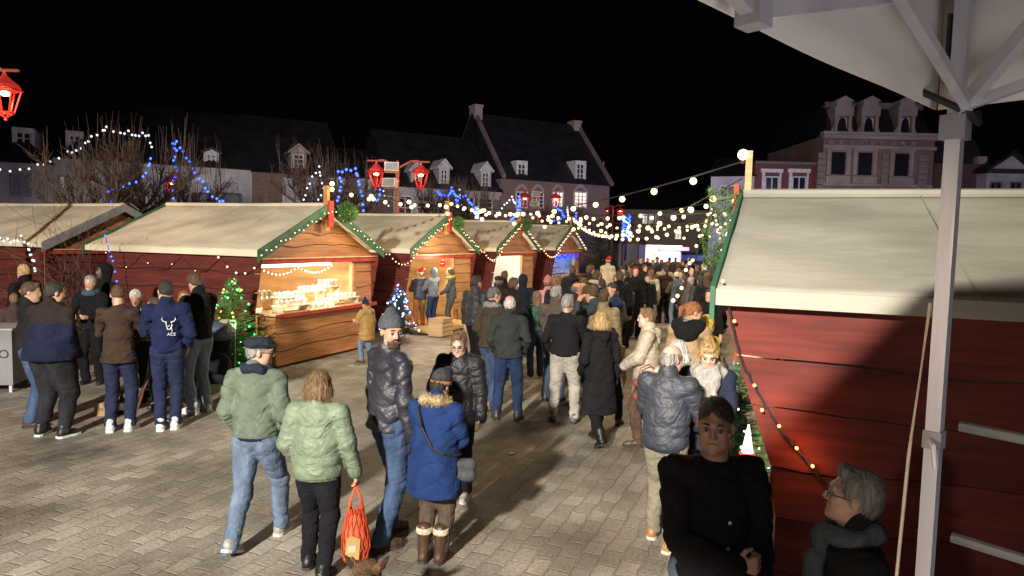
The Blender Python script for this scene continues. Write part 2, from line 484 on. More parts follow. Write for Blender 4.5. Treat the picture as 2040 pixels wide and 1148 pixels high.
b = rowfac('dormered_house', 'white and brick house under a slate roof with three pointed white dormers', 783, 994)
_, ze = b.loc(880, 377); xs, _ = b.loc(908, 400)
b.wall(WHITE, ze, 9, 0, xs); b.wall(BRICK, ze, 9.01, xs + .003, name='brick_wall')
_, zr = b.loc(850, 268, 4.5); b.roof(SLATE, ze, zr, 9)
for c, a in ((829, 322), (885, 316), (968, 322)):
    b.dormer(c - 7, c + 7, a, a + 22, a + 50, M('plaster', (.6, .58, .62)), FRAMEW, GLASS, off=.1, frame=FRAMEW)
cor = MB(); x9, zc = b.loc(908, 380)
cor.box(xs, b.w, -.25, 0, ze - .25, ze - .003)
for i in range(26):
    xx = xs + .1 + i * (b.w - xs - .2) / 26; cor.box(xx, xx + .12, -.15, 0, ze - .5, ze - .253)
cor.build('cornice', STONE, b.root)
for p in ((795, 818), (832, 852), (955, 978), (925, 942)):
    b.pxwin(p[0], p[1], 392, 425, FRAMEW, GLASS, bars=(1, 2))

b = rowfac('big_brick_house', 'tall brown brick house with two end chimneys and lit arched windows', 995, 1211)
_, ze = b.loc(1100, 363); b.wall(BRICK, ze, 9)
_, zr = b.loc(1060, 239, 4.5); rf = b.roof(SLATE, ze, zr, 9, hip0=0, hip1=0)
cp = MB()
for xx in (-.05, b.w - .15):
    cp.prism([(-.35, ze), (-.35, ze + .25), (4.5, zr + .3), (9.3, ze + .25), (9.3, ze)], xx, xx + .25, 'x')
cp.build('gable_coping', M('plaster', (.25, .2, .2)), b.root)
for xx, py in ((-.1, 229), (b.w - .55, 236)):
    _, zc = b.loc(1060, py, 4.5)
    ch = MB().box(xx, xx + .6, 4.0, 4.9, zr - 1, zc).build('chimney', STONE, rf)
    MB().box(xx - .05, xx + .65, 3.93, 4.97, zc + .002, zc + .15).build('chimney_cap', STONE, ch)
for c in (1040, 1157):
    b.dormer(c - 8, c + 8, 311, 327, 356, FRAMEW, SLATE, GLASS, off=.05, pointed=False)
for i, (p, m) in enumerate((((1029, 1048), GLASS), ((1102, 1119), LIT), ((1145, 1166), LIT), ((1062, 1080), GLASS))):
    b.pxwin(p[0], p[1], 384, 413, FRAMEW, m, bars=(2, 3))
    x0, z1 = b.loc(p[0], 384); x1, _ = b.loc(p[1], 384)
    n = 8; pl = [(x0 + (x1 - x0) * k / n, z1 + .1 + .3 * math.sin(PI * k / n)) for k in range(n + 1)]
    pl = [(x0 - .15, z1 + .095)] + pl + [(x1 + .15, z1 + .095)]
    pl += [(x1 + .15, z1 + .25)] + [(x1 + .1 - (x1 - x0 + .2) * k / n, z1 + .25 + .35 * math.sin(PI * k / n)) for k in range(n + 1)] + [(x0 - .15, z1 + .25)]
    MB().prism(pl, -.06, 0).build('window_arch', STONE, b.root)
MB().tube([b.root.matrix_world @ Vector((0, 0, 0))] and [(b.w + .3, 2, ze - .2), (b.w + .8, 2, ze + .1), (b.w + .85, 2, ze + 2.0)], .04).build('downpipe', M('metal', (.5, .5, .5)), b.root)

# low dark terrace closing the far end
b = Fac('far_terrace', 'low dim terrace closing the far end of the square behind the crowd', 'house', 1200, 66, 1420, 64)
_, ze = b.loc(1300, 418); b.wall(M('plaster', (.3, .24, .2)), ze, 8); _, zr = b.loc(1300, 385, 4); b.roof(SLATE, ze, zr, 8)
for p in ((1281, 1289), (1293, 1301), (1305, 1311), (1340, 1362)):
    b.pxwin(p[0], p[1], 427, 446, GREYW, GLASS)
b.pxwin(1346, 1356, 460, 476, FRAMEW, LIT)
b.pxwin(1390, 1412, 470, 520, M('paint', (.1, .3, .3)), GLASS)
MB().box(0, b.w * .38, -1.6, -.02, 0, b.loc(1250, 486, -1.6)[1]).build('white_shopfront', M('plaster', (.45, .42, .44)), b.root)

b = Fac('narrow_white_house', 'narrow white house washed with blue light beside the festoon pole', 'house', 1411, 47, 1497, 46)
_, ze = b.loc(1450, 352); b.wall(WHITE, ze, 9); _, zr = b.loc(1430, 316, 4.5); b.roof(SLATE, ze, zr, 9)
for p in ((1437, 1448, 372, 392), (1452, 1463, 372, 392), (1437, 1444, 424, 452), (1478, 1490, 372, 392)):
    b.pxwin(*p, FRAMEW, GLASS, bars=(0, 0))
b.pxwin(1422, 1440, 484, 520, FRAMEW, GLASS, bars=(0, 1), name='shop_door')

b = Fac('red_brick_house', 'two storey red brick house with two white framed windows', 'house', 1498.5, 46, 1629, 46)
_, ze = b.loc(1560, 329); b.wall(REDB, ze, 9)
MB().box(-.1, b.w + .1, -.3, 0, ze + .003, ze + .2).build('gutter', M('metal', (.2, .16, .16)), b.root)
for c in (1536, 1590):
    sx0, sz = b.loc(c - 18, 344); sx1, sb = b.loc(c + 18, 385)
    su = MB(); 
    xa, za = b.loc(c - 10, 354); xb, zb = b.loc(c + 11, 400)
    su.box(sx0, xa - .1, -.1, 0, sb, sz); su.box(xb + .1, sx1, -.1, 0, sb, sz); su.box(sx0 - .1, sx1 + .1, -.14, 0, sz + .003, sz + .25)
    su.build('window_surround', M('paint', (.8, .78, .85)), b.root)
    b.window(xa, xb, zb, za, FRAMEW, GLASS, bars=(1, 0))
b.window(1, 2, .9, 2.4, FRAMEW, GLASS)

b = Fac('mansion', 'tall ornate stone and brick mansion with three pedimented dormers', 'house', 1630, 45.5, 1849, 45.5)
_, ze = b.loc(1740, 272); b.wall(M('plaster', (.27, .17, .165)), ze, 10)
X = lambda px, py=300: b.loc(px, py)[0]
Z = lambda py: b.loc(1740, py)[1]
for a, c in ((1630, 1645), (1757, 1770), (1830, 1848)):
    st = MB()
    for k in range(22):
        z0 = .2 + k * .42
        if z0 + .4 < Z(294): st.box(X(a), X(c), -.12 - .03 * (k % 2), 0, z0, z0 + .38)
    st.build('quoin_pilaster', STONE2, b.root)
co = MB(); co.box(-.25, b.w + .25, -.55, 0, Z(272), Z(266)); co.box(-.12, b.w + .12, -.35, 0, Z(279), Z(272) - .003); co.box(-.05, b.w + .05, -.2, 0, Z(298), Z(291)); co.box(0, b.w, -.12, 0, Z(372), Z(367))
co.build('cornice', STONE, b.root)
fr = MB()
for k in range(9):
    fr.box(X(1648) + k * (b.w - 1) / 9.3, X(1648) + k * (b.w - 1) / 9.3 + .35, -.1, 0, Z(289), Z(281))
fr.build('frieze_block', STONE2, b.root)
for c in (1671, 1724, 1797):
    su = MB(); xa, xb = X(c - 14), X(c + 14); za, zb = Z(305), Z(350)
    su.box(xa - .3, xa - .1, -.1, 0, zb, za + .1); su.box(xb + .1, xb + .3, -.1, 0, zb, za + .1); su.box(xa - .34, xb + .34, -.13, 0, za + .103, za + .3)
    su.box(xa - .34, xb + .34, -.16, 0, zb - .55, zb - .1)
    su.build('window_surround', STONE, b.root)
    b.window(xa, xb, zb, za, STONE2, GLASS, bars=(0, 0), fw=.1)
    b.window(xa, xb, 1.2, 4.2, STONE2, GLASS, bars=(1, 0), fw=.1)
# mansard
_, zm = b.loc(1740, 180, 2.2); _, zl = b.loc(1740, 213, 1.0)
ms = MB(); v = [(.2, .1, ze + .2), (b.w - .2, .1, ze + .2), (b.w - .2, 9.8, ze + .2), (.2, 9.8, ze + .2), (.6, 1.2, zl), (b.w - .6, 1.2, zl), (b.w - .6, 8.8, zl), (.6, 8.8, zl), (1.6, 4, zm), (b.w - 1.6, 4, zm), (b.w - 1.6, 6, zm), (1.6, 6, zm)]
ms.add(v, [(0, 1, 5, 4), (1, 2, 6, 5), (2, 3, 7, 6), (3, 0, 4, 7), (4, 5, 9, 8), (5, 6, 10, 9), (6, 7, 11, 10), (7, 4, 8, 11), (8, 9, 10, 11)])
mr = ms.build('mansard_roof', SLATE, b.root)
MB().box(.4, b.w - .4, .85, 1.2, zl - .15, zl + .25).build('roof_curb', M('plaster', (.22, .2, .25)), mr)
for c in (1680, 1733, 1806):
    xc, zb = b.loc(c, 264); _, zt = b.loc(c, 232); _, zp = b.loc(c, 213); _, za = b.loc(c, 192)
    xc, _ = b.loc(c - 1, 240); d = MB(); w = .36; zb2 = ze + .21
    d.box(xc - w - .2, xc - w, -.1, 2.4, zb2, zt); d.box(xc + w, xc + w + .2, -.1, 2.4, zb2, zt)
    d.box(xc - w, xc + w, .15, 2.4, zb2, zt)
    d.box(xc - w - .26, xc + w + .26, -.18, 2.4, zt + .002, zp); d.box(xc - w - .12, xc + w + .12, -.1, 2.2, zp + .003, zp + .35)
    d.prism([(xc - w - .28, zp + .353), (xc + w + .28, zp + .353), (xc, za)], -.2, 2.0)
    for sg in (-1, 1):
        d.prism([(xc + sg * (w + .203), zb2), (xc + sg * (w + .42), zb2), (xc + sg * (w + .203), zb2 + .5)], 0, .3)
    dd = d.build('dormer', STONE, b.root)
    MB().box(xc - w + .02, xc + w - .02, .1, .145, zb2 + .1, zt - .05).build('pane', GLASS, dd)
    cu = MB()
    for sg in (-1, 1):
        cu.prism([(xc + sg * .06, zt - .1), (xc + sg * .3, zt - .1), (xc + sg * .32, zb2 + .25), (xc + sg * .2, zb2 + .9)], .06, .098)
    cu.build('curtain', M('fabric', (.6, .58, .65)), dd)

b = Fac('domed_house', 'dim brick house with a bulging slate dome roof behind the tent leg', 'house', 1850, 46, 1953, 46)
_, ze = b.loc(1900, 326); b.wall(M('plaster', (.13, .07, .07)), ze, 9)
_, zd = b.loc(1900, 272, 3)
dm = []
for k in range(9):
    t = k / 8; dm.append((t, ze + (zd - ze) * math.sin(t * PI / 2)))
v = []; f = []
for t, z in dm:
    s_ = .15 + 1.1 * t ** 2.2
    v += [(s_, .2 + s_, z), (b.w - s_, .2 + s_, z), (b.w - s_, 8 - s_, z), (s_, 8 - s_, z)]
for k in range(8):
    for j in range(4): f.append((k * 4 + j, k * 4 + (j + 1) % 4, k * 4 + 4 + (j + 1) % 4, k * 4 + 4 + j))
f.append((32, 33, 34, 35))
MB().add(v, f).build('dome_roof', SLATE, b.root)
MB().box(b.w - .6, b.w, -.1, .5, ze + .01, ze + .5).build('stone_cap', STONE, b.root)
b.pxwin(1877, 1886, 352, 380, STONE, GLASS, bars=(0, 0))

b = Fac('gabled_house', 'white house with a front gable at the right edge', 'house', 1957, 45, 2075, 45)
_, zg = b.loc(2010, 346); _, za = b.loc(2014, 308); b.wall(WHITE, zg, 8)
xm = b.loc(2014, 308)[0]
MB().prism([(0.2, zg + .3), (2 * xm - .2, zg + .3), (xm, za)], 0, 7.9).build('gable', WHITE, b.root)
g_ = MB()
for sg in (-1, 1):
    xe = xm + sg * (xm + .3)
    g_.add([(xm, -.4, za + .25), (xe, -.4, zg + .25), (xe, 8, zg + .25), (xm, 8, za + .25), (xm, -.4, za + .02), (xe, -.4, zg + .02), (xe, 8, zg + .02), (xm, 8, za + .02)],
           [(0, 1, 2, 3), (7, 6, 5, 4), (0, 4, 5, 1), (1, 5, 6, 2), (2, 6, 7, 3), (3, 7, 4, 0)])
g_.build('roof', SLATE, b.root)
MB().box(0, b.w, -.15, 0, zg + .003, zg + .29).build('eaves_board', M('paint', (.05, .05, .06)), b.root)
for c in (1982, 2022):
    b.pxwin(c - 8, c - 1, 365, 386, M('paint', (.2, .18, .25)), GLASS, bars=(0, 0)); b.pxwin(c + 2, c + 9, 365, 386, M('paint', (.2, .18, .25)), GLASS, bars=(0, 0))

# ------------------------------------------------------------ chalets
E1 = Vector((.382, .924, 0)); E2 = Vector((-.924, .382, 0)); ROT = math.atan2(.924, .382)
A0 = Vector((-4.43, 12.13, 0)) + E2 * .22
SW, SD = 3.64, 3.75          # width along the facade, depth
EAVE, PEAK = 2.12, 3.02
CLOTH = M('cloth', (.68, .61, .46), rough=.7)
CLOTH2 = M('cloth', (.5, .45, .36), rough=.7)
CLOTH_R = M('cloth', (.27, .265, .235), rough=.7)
GREEN = M('paint', (.025, .11, .06)); REDP = M('paint', (.36, .03, .02)); DARK = M('plain', (.015, .015, .018))
ALU = M('metal', (.56, .57, .62), metal=.25, rough=.4)
bulb_me = {}
def bulb_mesh(r, col, s, n=8):
    k = (r, str(col), s)
    if k not in bulb_me:
        mb = MB().ball((0, 0, 0), r, n, max(4, n // 2))
        me = bpy.data.meshes.new('bulb'); me.from_pydata(mb.v, [], mb.f); me.materials.append(emit(col, s))
        me.polygons.foreach_set('use_smooth', [True] * len(me.polygons))
        bulb_me[k] = me
    return bulb_me[k]
def add_bulb(parent, p, r, col, s, name='bulb', n=8):
    o = bpy.data.objects.new(name, bulb_mesh(r, col, s, n)); COL.objects.link(o); o.parent = parent; o.location = p
    return o
def planks(mb, x0, x1, z0, z1, y, t=.03, rows=None, seed=0, axis='y', sgn=-1, edge0=None, edge1=None):
    """weatherboards with a wavy lower lip; the wall plane is at y, boards stand out by sgn. edge0/edge1: x limits as function of z"""
    rnd = random.Random(seed); rows = rows or max(1, round((z1 - z0) / .27)); hh = (z1 - z0) / rows
    phs = [rnd.uniform(0, 9) for _ in range(rows + 1)]
    L_ = abs(x1 - x0)
    def wav(r, u):
        if r <= 0 or r >= rows: return 0
        q = phs[r]; x = u * L_
        return .022 * (math.sin(x * 2.1 + q) + .6 * math.sin(x * 4.7 + q * 2) + .45 * max(0, math.sin(x * 8.3 + q * 3)) ** 3)
    for r in range(rows):
        zb, zt = z0 + r * hh, z0 + (r + 1) * hh
        n = 26; ph = rnd.uniform(0, 9); am = .026 if r else 0
        lo = []; hi = []
        for i in range(n + 1):
            u = i / n
            for arr, z, off in ((lo, zb + wav(r, u), t), (hi, zt + wav(r + 1, u) - (.017 if r < rows - 1 else 0), t * .45)):
                a = edge0(z) if edge0 else x0; c = edge1(z) if edge1 else x1
                arr.append((a + (c - a) * u, z, off))
        def P(q, k=1): 
            xx, zz, off = q; yy = y + sgn * off * k
            return (xx, yy, zz) if axis == 'y' else (yy, xx, zz)
        v = [P(q) for q in lo] + [P(q) for q in hi] + [P(q, 0) for q in lo] + [P(q, 0) for q in hi]
        m = n + 1; f = []
        for i in range(n):
            f += [(i, i + 1, m + i + 1, m + i), (2 * m + i, 3 * m + i, 3 * m + i + 1, 2 * m + i + 1), (i, 2 * m + i, 2 * m + i + 1, i + 1), (m + i, m + i + 1, 3 * m + i + 1, 3 * m + i)]
        f += [(0, m, 3 * m, 2 * m), (n, 2 * m + n, 3 * m + n, m + n)]
        mb.add(v, f)
    return mb
def gap_shade(x0, x1, z0, z1, y, parent, axis='y', sgn=-1):
    b = MB(); lo, hi = sorted((y + sgn * .002, y + sgn * .006))
    if axis == 'y': b.box(x0, x1, lo, hi, z0, z1)
    else: b.box(lo, hi, x0, x1, z0, z1)
    return b.build('gap_shade_sheet', DARK, parent)  # near-black sheet, paints the shade in the gaps between boards
def roof_slope(parent, W, side, y0, y1, e=EAVE, pk=PEAK, cloth=None, name='roof_cover', over=.13):
    xm = W / 2; xe = -over if side < 0 else W + over
    rnd = random.Random(int(y0 * 100) + side)
    def fn(u, w, p):
        sag = -.05 * math.sin(PI * u) * (.5 + .5 * math.sin(w * 9 + 1)) * .35
        wr = .012 * math.sin(w * 30 + u * 4 + 3 * math.sin(u * 6)) * math.sin(PI * u)
        p.z += sag + wr
        return p
    v, f = grid_sheet((xm, y0, pk), (xe, y0, e), (xe, y1, e), (xm, y1, pk), 22, 60, fn)
    n = len(v)
    v2 = v + [p - Vector((0, 0, .02)) for p in v]
    f2 = f + [tuple(i + n for i in reversed(q)) for q in f]
    nx, ny = 22, 60; W1 = nx + 1
    for i in range(nx): f2 += [(i, i + n, i + 1 + n, i + 1), (ny * W1 + i, ny * W1 + i + 1, ny * W1 + i + 1 + n, ny * W1 + i + n)]
    for j in range(ny): f2 += [(j * W1, (j + 1) * W1, (j + 1) * W1 + n, j * W1 + n), (j * W1 + nx, j * W1 + nx + n, (j + 1) * W1 + nx + n, (j + 1) * W1 + nx)]
    o = mkmesh(name, v2, f2, cloth or CLOTH, parent, True)
    # turned-down hem at the eave and seams
    h = MB()
    h.box(xe - .012, xe + .012, y0, y1, e - .10, e + .005)
    h.build('hem', cloth or CLOTH, o)
    sm = MB()
    for k in (1, 2, 3):
        yy = y0 + (y1 - y0) * k / 4
        a, c = Vector((xm, yy, pk + .012)), Vector((xe, yy + .05, e + .012))
        sm.tube([a.lerp(c, t / 8) + Vector((0, 0, -.0175 * math.sin(PI * t / 8) * (.5 + .5 * math.sin((k / 4) * 9 + 1)))) for t in range(9)], .006, 4)
    sm.build('seam', cloth or CLOTH2, o)
    return o
def chalet(origin, rot, label, front='counter', W=SW, D=SD, e=EAVE, pk=PEAK, over=.22, back=.5, cloth=None, seed=0, side_cut=True, name='market_chalet', inner=None, apex=True, postw=.045, verge=None):
    t = thing(name, label, 'market stall', origin, rot, 'wooden market chalets')
    cloth = cloth or CLOTH
    slope = (pk - e) / (W / 2 + .13)
    # side and back walls : red weatherboards over a dark sheet standing in for gap shade
    for sgn, x in ((-1, 0.0), (1, W)):
        mb = MB()
        ef = lambda z: (-over * .9 * max(0, min(1, (z - .9) / 1.1)) if side_cut else 0)
        planks(mb, 0, D, .04, 2.06, x, .05, 6, seed + sgn, 'x', sgn, edge0=ef)
        w = mb.build('side_wall', REDWOOD(), t); gap_shade(.0, D, .05, 2.05, x, w, 'x', sgn)
        inn = MB(); xi = x - sgn * .004
        inn.prism([(.02, .02), (D - .06, .02), (D - .06, 2.06), (.02, 2.06)], xi - sgn * .04, xi, 'x')
        inn.build('lining', inner or PALEWOOD(), w)
    mb = MB(); planks(mb, .003, W - .003, .04, 2.06, D, .035, 7, seed + 5, 'y', 1); bw = mb.build('back_wall', REDWOOD(), t)
    MB().box(.045, W - .045, D - .05, D - .004, .02, 2.06).build('lining', inner or PALEWOOD(), bw)
    fr = MB()
    for k in range(5):
        xx = .3 + k * (W - .6) / 4; fr.box(xx - .04, xx + .04, D - .12, D - .052, .1, 2.04)
    fr.build('batten', plank_mat('batten_wood', (.66, .48, .2), (.8, .6, .3), False), bw)
    MB().box(0.05, W - .05, .05, D - .06, .05, .09).build('floor', WOOD(), t)
    # roof
    for side in (-1, 1):
        roof_slope(t, W, side, -over, D + back, e, pk, cloth)
    rc = MB()
    rc.tube([(W / 2, -over, pk + .02), (W / 2, D * .5, pk + .005), (W / 2, D + back, pk + .02)], .045, 8); rc.build('ridge_roll', cloth, t)
    rf = MB()
    for k in range(4):
        y = .1 + k * (D - .2) / 3
        for side in (-1, 1):
            xe = -.05 if side < 0 else W + .05
            a, c = (W / 2, y, pk - .07), (xe, y, e - .07)
            rf.tube([a, c], .035, 4)
    rf.build('rafter', WOOD(), t)
    # gable boards front
    gb = MB()
    zf = 1.98
    L = lambda z: max(.0, (z - (e - .14)) / slope - .0)
    planks(gb, 0, W, zf, pk - .08, 0.0, .03, 4, seed + 9, 'y', -1, edge0=lambda z: min(W / 2 - .02, max(0, (z + .09 - e) / slope)), edge1=lambda z: W - min(W / 2 - .02, max(0, (z + .09 - e) / slope)))
    gp_ = gb.build('gable_panel', WOOD(), t)
    MB().prism([(.1, zf + .01), (W - .1, zf + .01), (W - .15, e - .1), (W / 2, pk - .17), (.15, e - .1)], -.008, .0).build('gap_shade_sheet', DARK, gp_)  # same dark sheet, shade painted behind the gable gaps
    gb2 = MB()
    gb2.prism([(0, 2.065), (W, 2.065), (W, e - .07), (W / 2, pk - .1), (0, e - .07)], D - .04, D + .03); gb2.build('rear_gable', REDWOOD(), t)
    # verge boards
    for y, nm in ((-over - .03, 'verge_board'), (D + back, 'verge_board')):
        for side in (-1, 1):
            xe = -.13 if side < 0 else W + .13
            s2 = 1 if side > 0 else -1
            xx = xe + s2 * .04
            v = [(W / 2, y, pk + .05), (xx, y, e + .02), (xx, y, e - .19), (W / 2, y, pk - .14), (W / 2, y + .03, pk + .05), (xx, y + .03, e + .02), (xx, y + .03, e - .19), (W / 2, y + .03, pk - .14)]
            MB().add(v, [(0, 1, 2, 3), (7, 6, 5, 4), (0, 4, 5, 1), (1, 5, 6, 2), (2, 6, 7, 3), (3, 7, 4, 0)]).build(nm, verge or GREEN, t)
    if apex:
        MB().box(W / 2 - .07, W / 2 + .07, -over - .075, -over - .032, pk - .42, pk + .1).build('apex_plate', REDP, t)
        ps = MB().box(W / 2 - postw, W / 2 + postw, -over + .01, -over + .01 + 2 * postw, pk - .5, pk + .4).build('festoon_post', plank_mat('post_wood', (.45, .2, .06), (.6, .3, .1), False), t)
    # fascia
    MB().box(-.02, W + .02, -.13, -.04, 1.87, 1.975).build('fascia', REDP, t)
    MB().box(-.02, W + .02, -.16, -.13, 1.965, 1.985).build('fascia_edge', M('paint', (.7, .5, .3)), t)
    if front == 'counter':
        # shelf box jutting out
        cb = MB(); planks(cb, .06, 3.0, .05, .93, -.42, .02, 3, seed + 3, 'y', -1)
        cf = cb.build('counter_front', WOOD(), t)
        MB().box(.065, 2.995, -.419, -.02, .052, .928).build('gap_shade_sheet', DARK, cf)  # dark block that paints shade into the counter board gaps
        MB().box(.045, .064, -.43, -.02, .05, .93).build('counter_side', WOOD(), cf); MB().box(2.996, 3.015, -.43, -.06, .05, .93).build('counter_side', WOOD(), cf)
        MB().box(.0, 3.06, -.5, .55, .955, .99).build('counter_top', PALEWOOD(), t)
        MB().box(-.02, 3.08, -.545, -.503, .93, 1.0).build('counter_edge', REDP, t)
        pn = MB(); planks(pn, 2.9, W - .05, 1.0, 1.95, -.02, .03, 3, seed + 11, 'y', -1)
        planks(pn, 3.02, W - .05, .05, 1.0, -.02, .03, 3, seed + 12, 'y', -1)
        fp = pn.build('front_panel', WOOD(), t); gap_shade(3.02, W - .06, .06, 1.94, -.02, fp)
        MB().box(2.84, 2.9, -.06, .02, 1.0, 1.87).build('jamb', PALEWOOD(), t)
    elif front == 'open':
        pn = MB(); planks(pn, 2.55, W - .05, .05, 1.95, -.02, .03, 7, seed + 11, 'y', -1)
        fp = pn.build('front_panel', plank_mat('lit_pine_planks', (.42, .2, .07), (.58, .30, .11)), t); gap_shade(2.56, W - .06, .06, 1.94, -.02, fp)  # lighter copy of the pine planks, lamp light put into the colour
        MB().box(.0, 2.55, -.9, -.02, .05, .12).build('ramp', PALEWOOD(), t)
        MB().box(2.48, 2.55, -.06, .02, .12, 1.87).build('jamb', WOOD(), t)
    elif front == 'closed':
        pn = MB(); planks(pn, .02, W - .02, .05, 1.95, -.02, .03, 7, seed + 11, 'y', -1); pn.build('front_panel', REDWOOD(), t)
    return t
S0S = (0, 5.15, 10.4, 16.2)
lab = ('nearest chalet of the row with a lit open counter full of sweets', 'chalet with an open lit doorway where people browse, next after the sweet counter',
       'chalet with a bright white back sheet behind its opening', 'farthest chalet of the row, hung with blue tinsel over its opening')
stalls = []
for i, s0 in enumerate(S0S):
    stalls.append(chalet(A0 + E1 * s0, ROT, lab[i], 'counter' if i in (0, 3) else 'open', seed=i * 20,
                         inner=(None, None, M('cloth', (.8, .78, .74)), M('cloth', (.3, .4, .75)))[i]))
# left stall and the near right one
c0 = Vector((-10.05, 14.7, 0)) + E2 * .35 + E1 * .13
chalet(c0, ROT, 'closed dark red chalet at the left edge of the square', 'closed', seed=90, D=5.5, side_cut=False, apex=False, verge=M('metal', (.2, .19, .19)))
ER1 = -E1; ER2 = -E2
cR = Vector((1.30, 4.33, 0)) + ER2 * .42 - ER1 * (SW * 1.02 + .13) - Vector((0, 0, 0))
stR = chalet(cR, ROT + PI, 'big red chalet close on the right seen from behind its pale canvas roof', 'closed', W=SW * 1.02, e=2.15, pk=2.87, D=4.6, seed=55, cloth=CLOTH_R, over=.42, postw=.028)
# strip lights and furniture inside
def tube_light(parent_fn, a, b, s=9, label='white fluorescent strip under the roof of the sweet stall', power=60, col=(1, .93, .8)):
    t = thing('strip_light', label, 'light', a)
    d = Vector(b) - Vector(a)
    MB().tube([(0, 0, 0), d], .035, 8).build('tube', emit((1, .96, .88), s), t)
    MB().tube([(0, 0, .05), d + Vector((0, 0, .05))], .02, 4).build('fitting', M('metal', (.6, .6, .6)), t)
    return t
def SL(i, x, y, z):
    s0 = S0S[i]; return A0 + E1 * (s0 + x) + E2 * y + Vector((0, 0, z))
tube_light(None, SL(0, .5, .35, 1.82), SL(0, 2.6, .35, 1.82), 6)
lamp('AREA', SL(0, 1.6, .5, 1.80), 140, (1, .80, .52), 1.2, SL(0, 1.6, 1.0, 0))
lamp('POINT', SL(0, 1.6, 1.2, 1.7), 85, (1, .84, .6), .15)
lamp('POINT', SL(1, 1.4, .9, 1.75), 110, (1, .78, .48), .15)
lamp('POINT', SL(1, 1.2, -.5, 1.8), 50, (1, .80, .52), .1)
lamp('POINT', SL(2, 1.5, 1.0, 1.8), 150, (1, .9, .75), .15)
lamp('POINT', SL(3, 1.5, 1.2, 1.7), 90, (.6, .75, 1), .15)
lamp('POINT', cR + ER1 * 1.8 + ER2 * 1.2 + Vector((0, 0, 1.7)), 40, (1, .8, .55), .15)
# white back sheet of the third chalet
t = thing('back_sheet', 'plain white sheet hung inside the third chalet', 'cloth', SL(2, .35, 1.6, .15), ROT)
v, f = grid_sheet((0, 0, 0), (2.4, 0, 0), (2.4, 0, 1.8), (0, 0, 1.8), 24, 6, lambda u, w, p: p + Vector((0, .03 * math.sin(u * 20), 0)))
sh = mkmesh('sheet', v, f, M('cloth', (.82, .8, .78)), t, True); sh.modifiers.new('s', 'SOLIDIFY').thickness = .01
# sweet stall display : risers and snow-globe like sweets
def riser(x, y, w, d, h, label):
    t = thing('display_riser', label, 'display stand', SL(0, x, y, .99), ROT, 'display trays on the sweet counter')
    MB().box(0, w, 0, d, h, h + .02).build('tray', M('paint', (.78, .78, .74), rough=.25), t)
    for xx in (.03, w - .05): MB().box(xx, xx + .02, .02, d - .02, 0, h).build('support', M('paint', (.6, .5, .35)), t)
cup = None
ORD = ('leftmost', 'second', 'third', 'fourth', 'fifth', 'sixth')
def sweets(x, y, z, n, m, dx, dy, cols, label, name='cupcake', cat='sweet'):
    global cup
    base = {}
    for i in range(n):
        for j in range(m):
            col = random.choice(cols)
            lb = '%s %s, %s row, on the %s' % (ORD[i], name, ('front', 'middle', 'back')[j if m > 2 else j * 2], label)
            t = thing(name, lb, cat, SL(0, x + i * dx + random.uniform(-.01, .01), y + j * dy, z), 0, 'sweets on the lit counter')
            k = (name, str(col))
            if k not in base:
                if name == 'cupcake':
                    a = MB().lathe([(.026, 0), (.035, .045)], n=10).build('case', M('paint', (.75, .55, .35)), t)
                    c = MB().ball((0, 0, .062), .04, 10, 6, (1, 1, .85)).build('topping', M('paint', col, rough=.4), t, True)
                else:
                    a = MB().lathe([(.032, 0), (.035, .01), (.035, .10), (.028, .115)], n=10).build('jar_body', M('paint', col, rough=.2), t)
                    c = MB().lathe([(.031, .116), (.031, .135)], n=10).build('lid', M('paint', (.75, .72, .65)), t)
                base[k] = (a, c)
            else:
                for s_ in base[k]: link_copy(s_, t)
CW = [(.8, .72, .66), (.82, .5, .5), (.8, .78, .72), (.75, .45, .5)]
riser(.12, .12, .55, .3, .22, 'high left tray at the back of the sweet counter'); riser(.3, -.38, .8, .3, .10, 'low front tray at the left end of the sweet counter')
riser(1.45, .08, .7, .26, .28, 'high middle tray holding white topped cakes'); riser(1.9, -.3, .9, .28, .12, 'low front tray at the right end of the sweet counter')
riser(2.15, .12, .55, .3, .34, 'tallest tray at the right of the sweet counter'); riser(.75, .1, .55, .3, .2, 'back tray behind the low left one on the counter')
sweets(.16, .16, 1.23, 4, 2, .13, .13, [(.7, .62, .45), (.3, .4, .3), (.8, .6, .35)], 'high left tray of the counter', 'jar', 'jar')
sweets(.36, -.32, 1.11, 6, 2, .13, .13, CW, 'low left tray of the sweet counter')
sweets(1.5, .12, 1.29, 5, 2, .14, .12, [(.82, .8, .74)], 'high middle tray of the sweet counter')
sweets(1.96, -.25, 1.13, 6, 2, .14, .13, CW + [(.55, .62, .3)], 'low right tray of the sweet counter')
sweets(2.2, .17, 1.35, 4, 2, .13, .12, [(.75, .15, .12), (.8, .3, .25)], 'tallest tray of the sweet counter', 'jar', 'jar')
sweets(.8, .14, 1.21, 4, 2, .13, .12, [(.82, .6, .6), (.8, .75, .7)], 'back tray behind the low left one')
sweets(1.2, -.38, .99, 4, 3, .12, .11, CW, 'bare counter boards between the trays')
# hanging cable with plug, garland at the ceiling
t = thing('fairy_lights', 'white fairy lights swagged under the strip light of the sweet stall', 'string lights', SL(0, 0, 0, 0), ROT, 'fairy light strings on the chalets')
pts = [Vector((.3 + 2.1 * k / 20, .15, 1.78 - .13 * math.sin(PI * ((k * 2 / 20) % 1.0)))) for k in range(21)]
MB().tube(pts, .005, 3).build('cable', DARK, t)
for p in pts: add_bulb(t, p, .014, (1, .93, .75), 6, n=6)
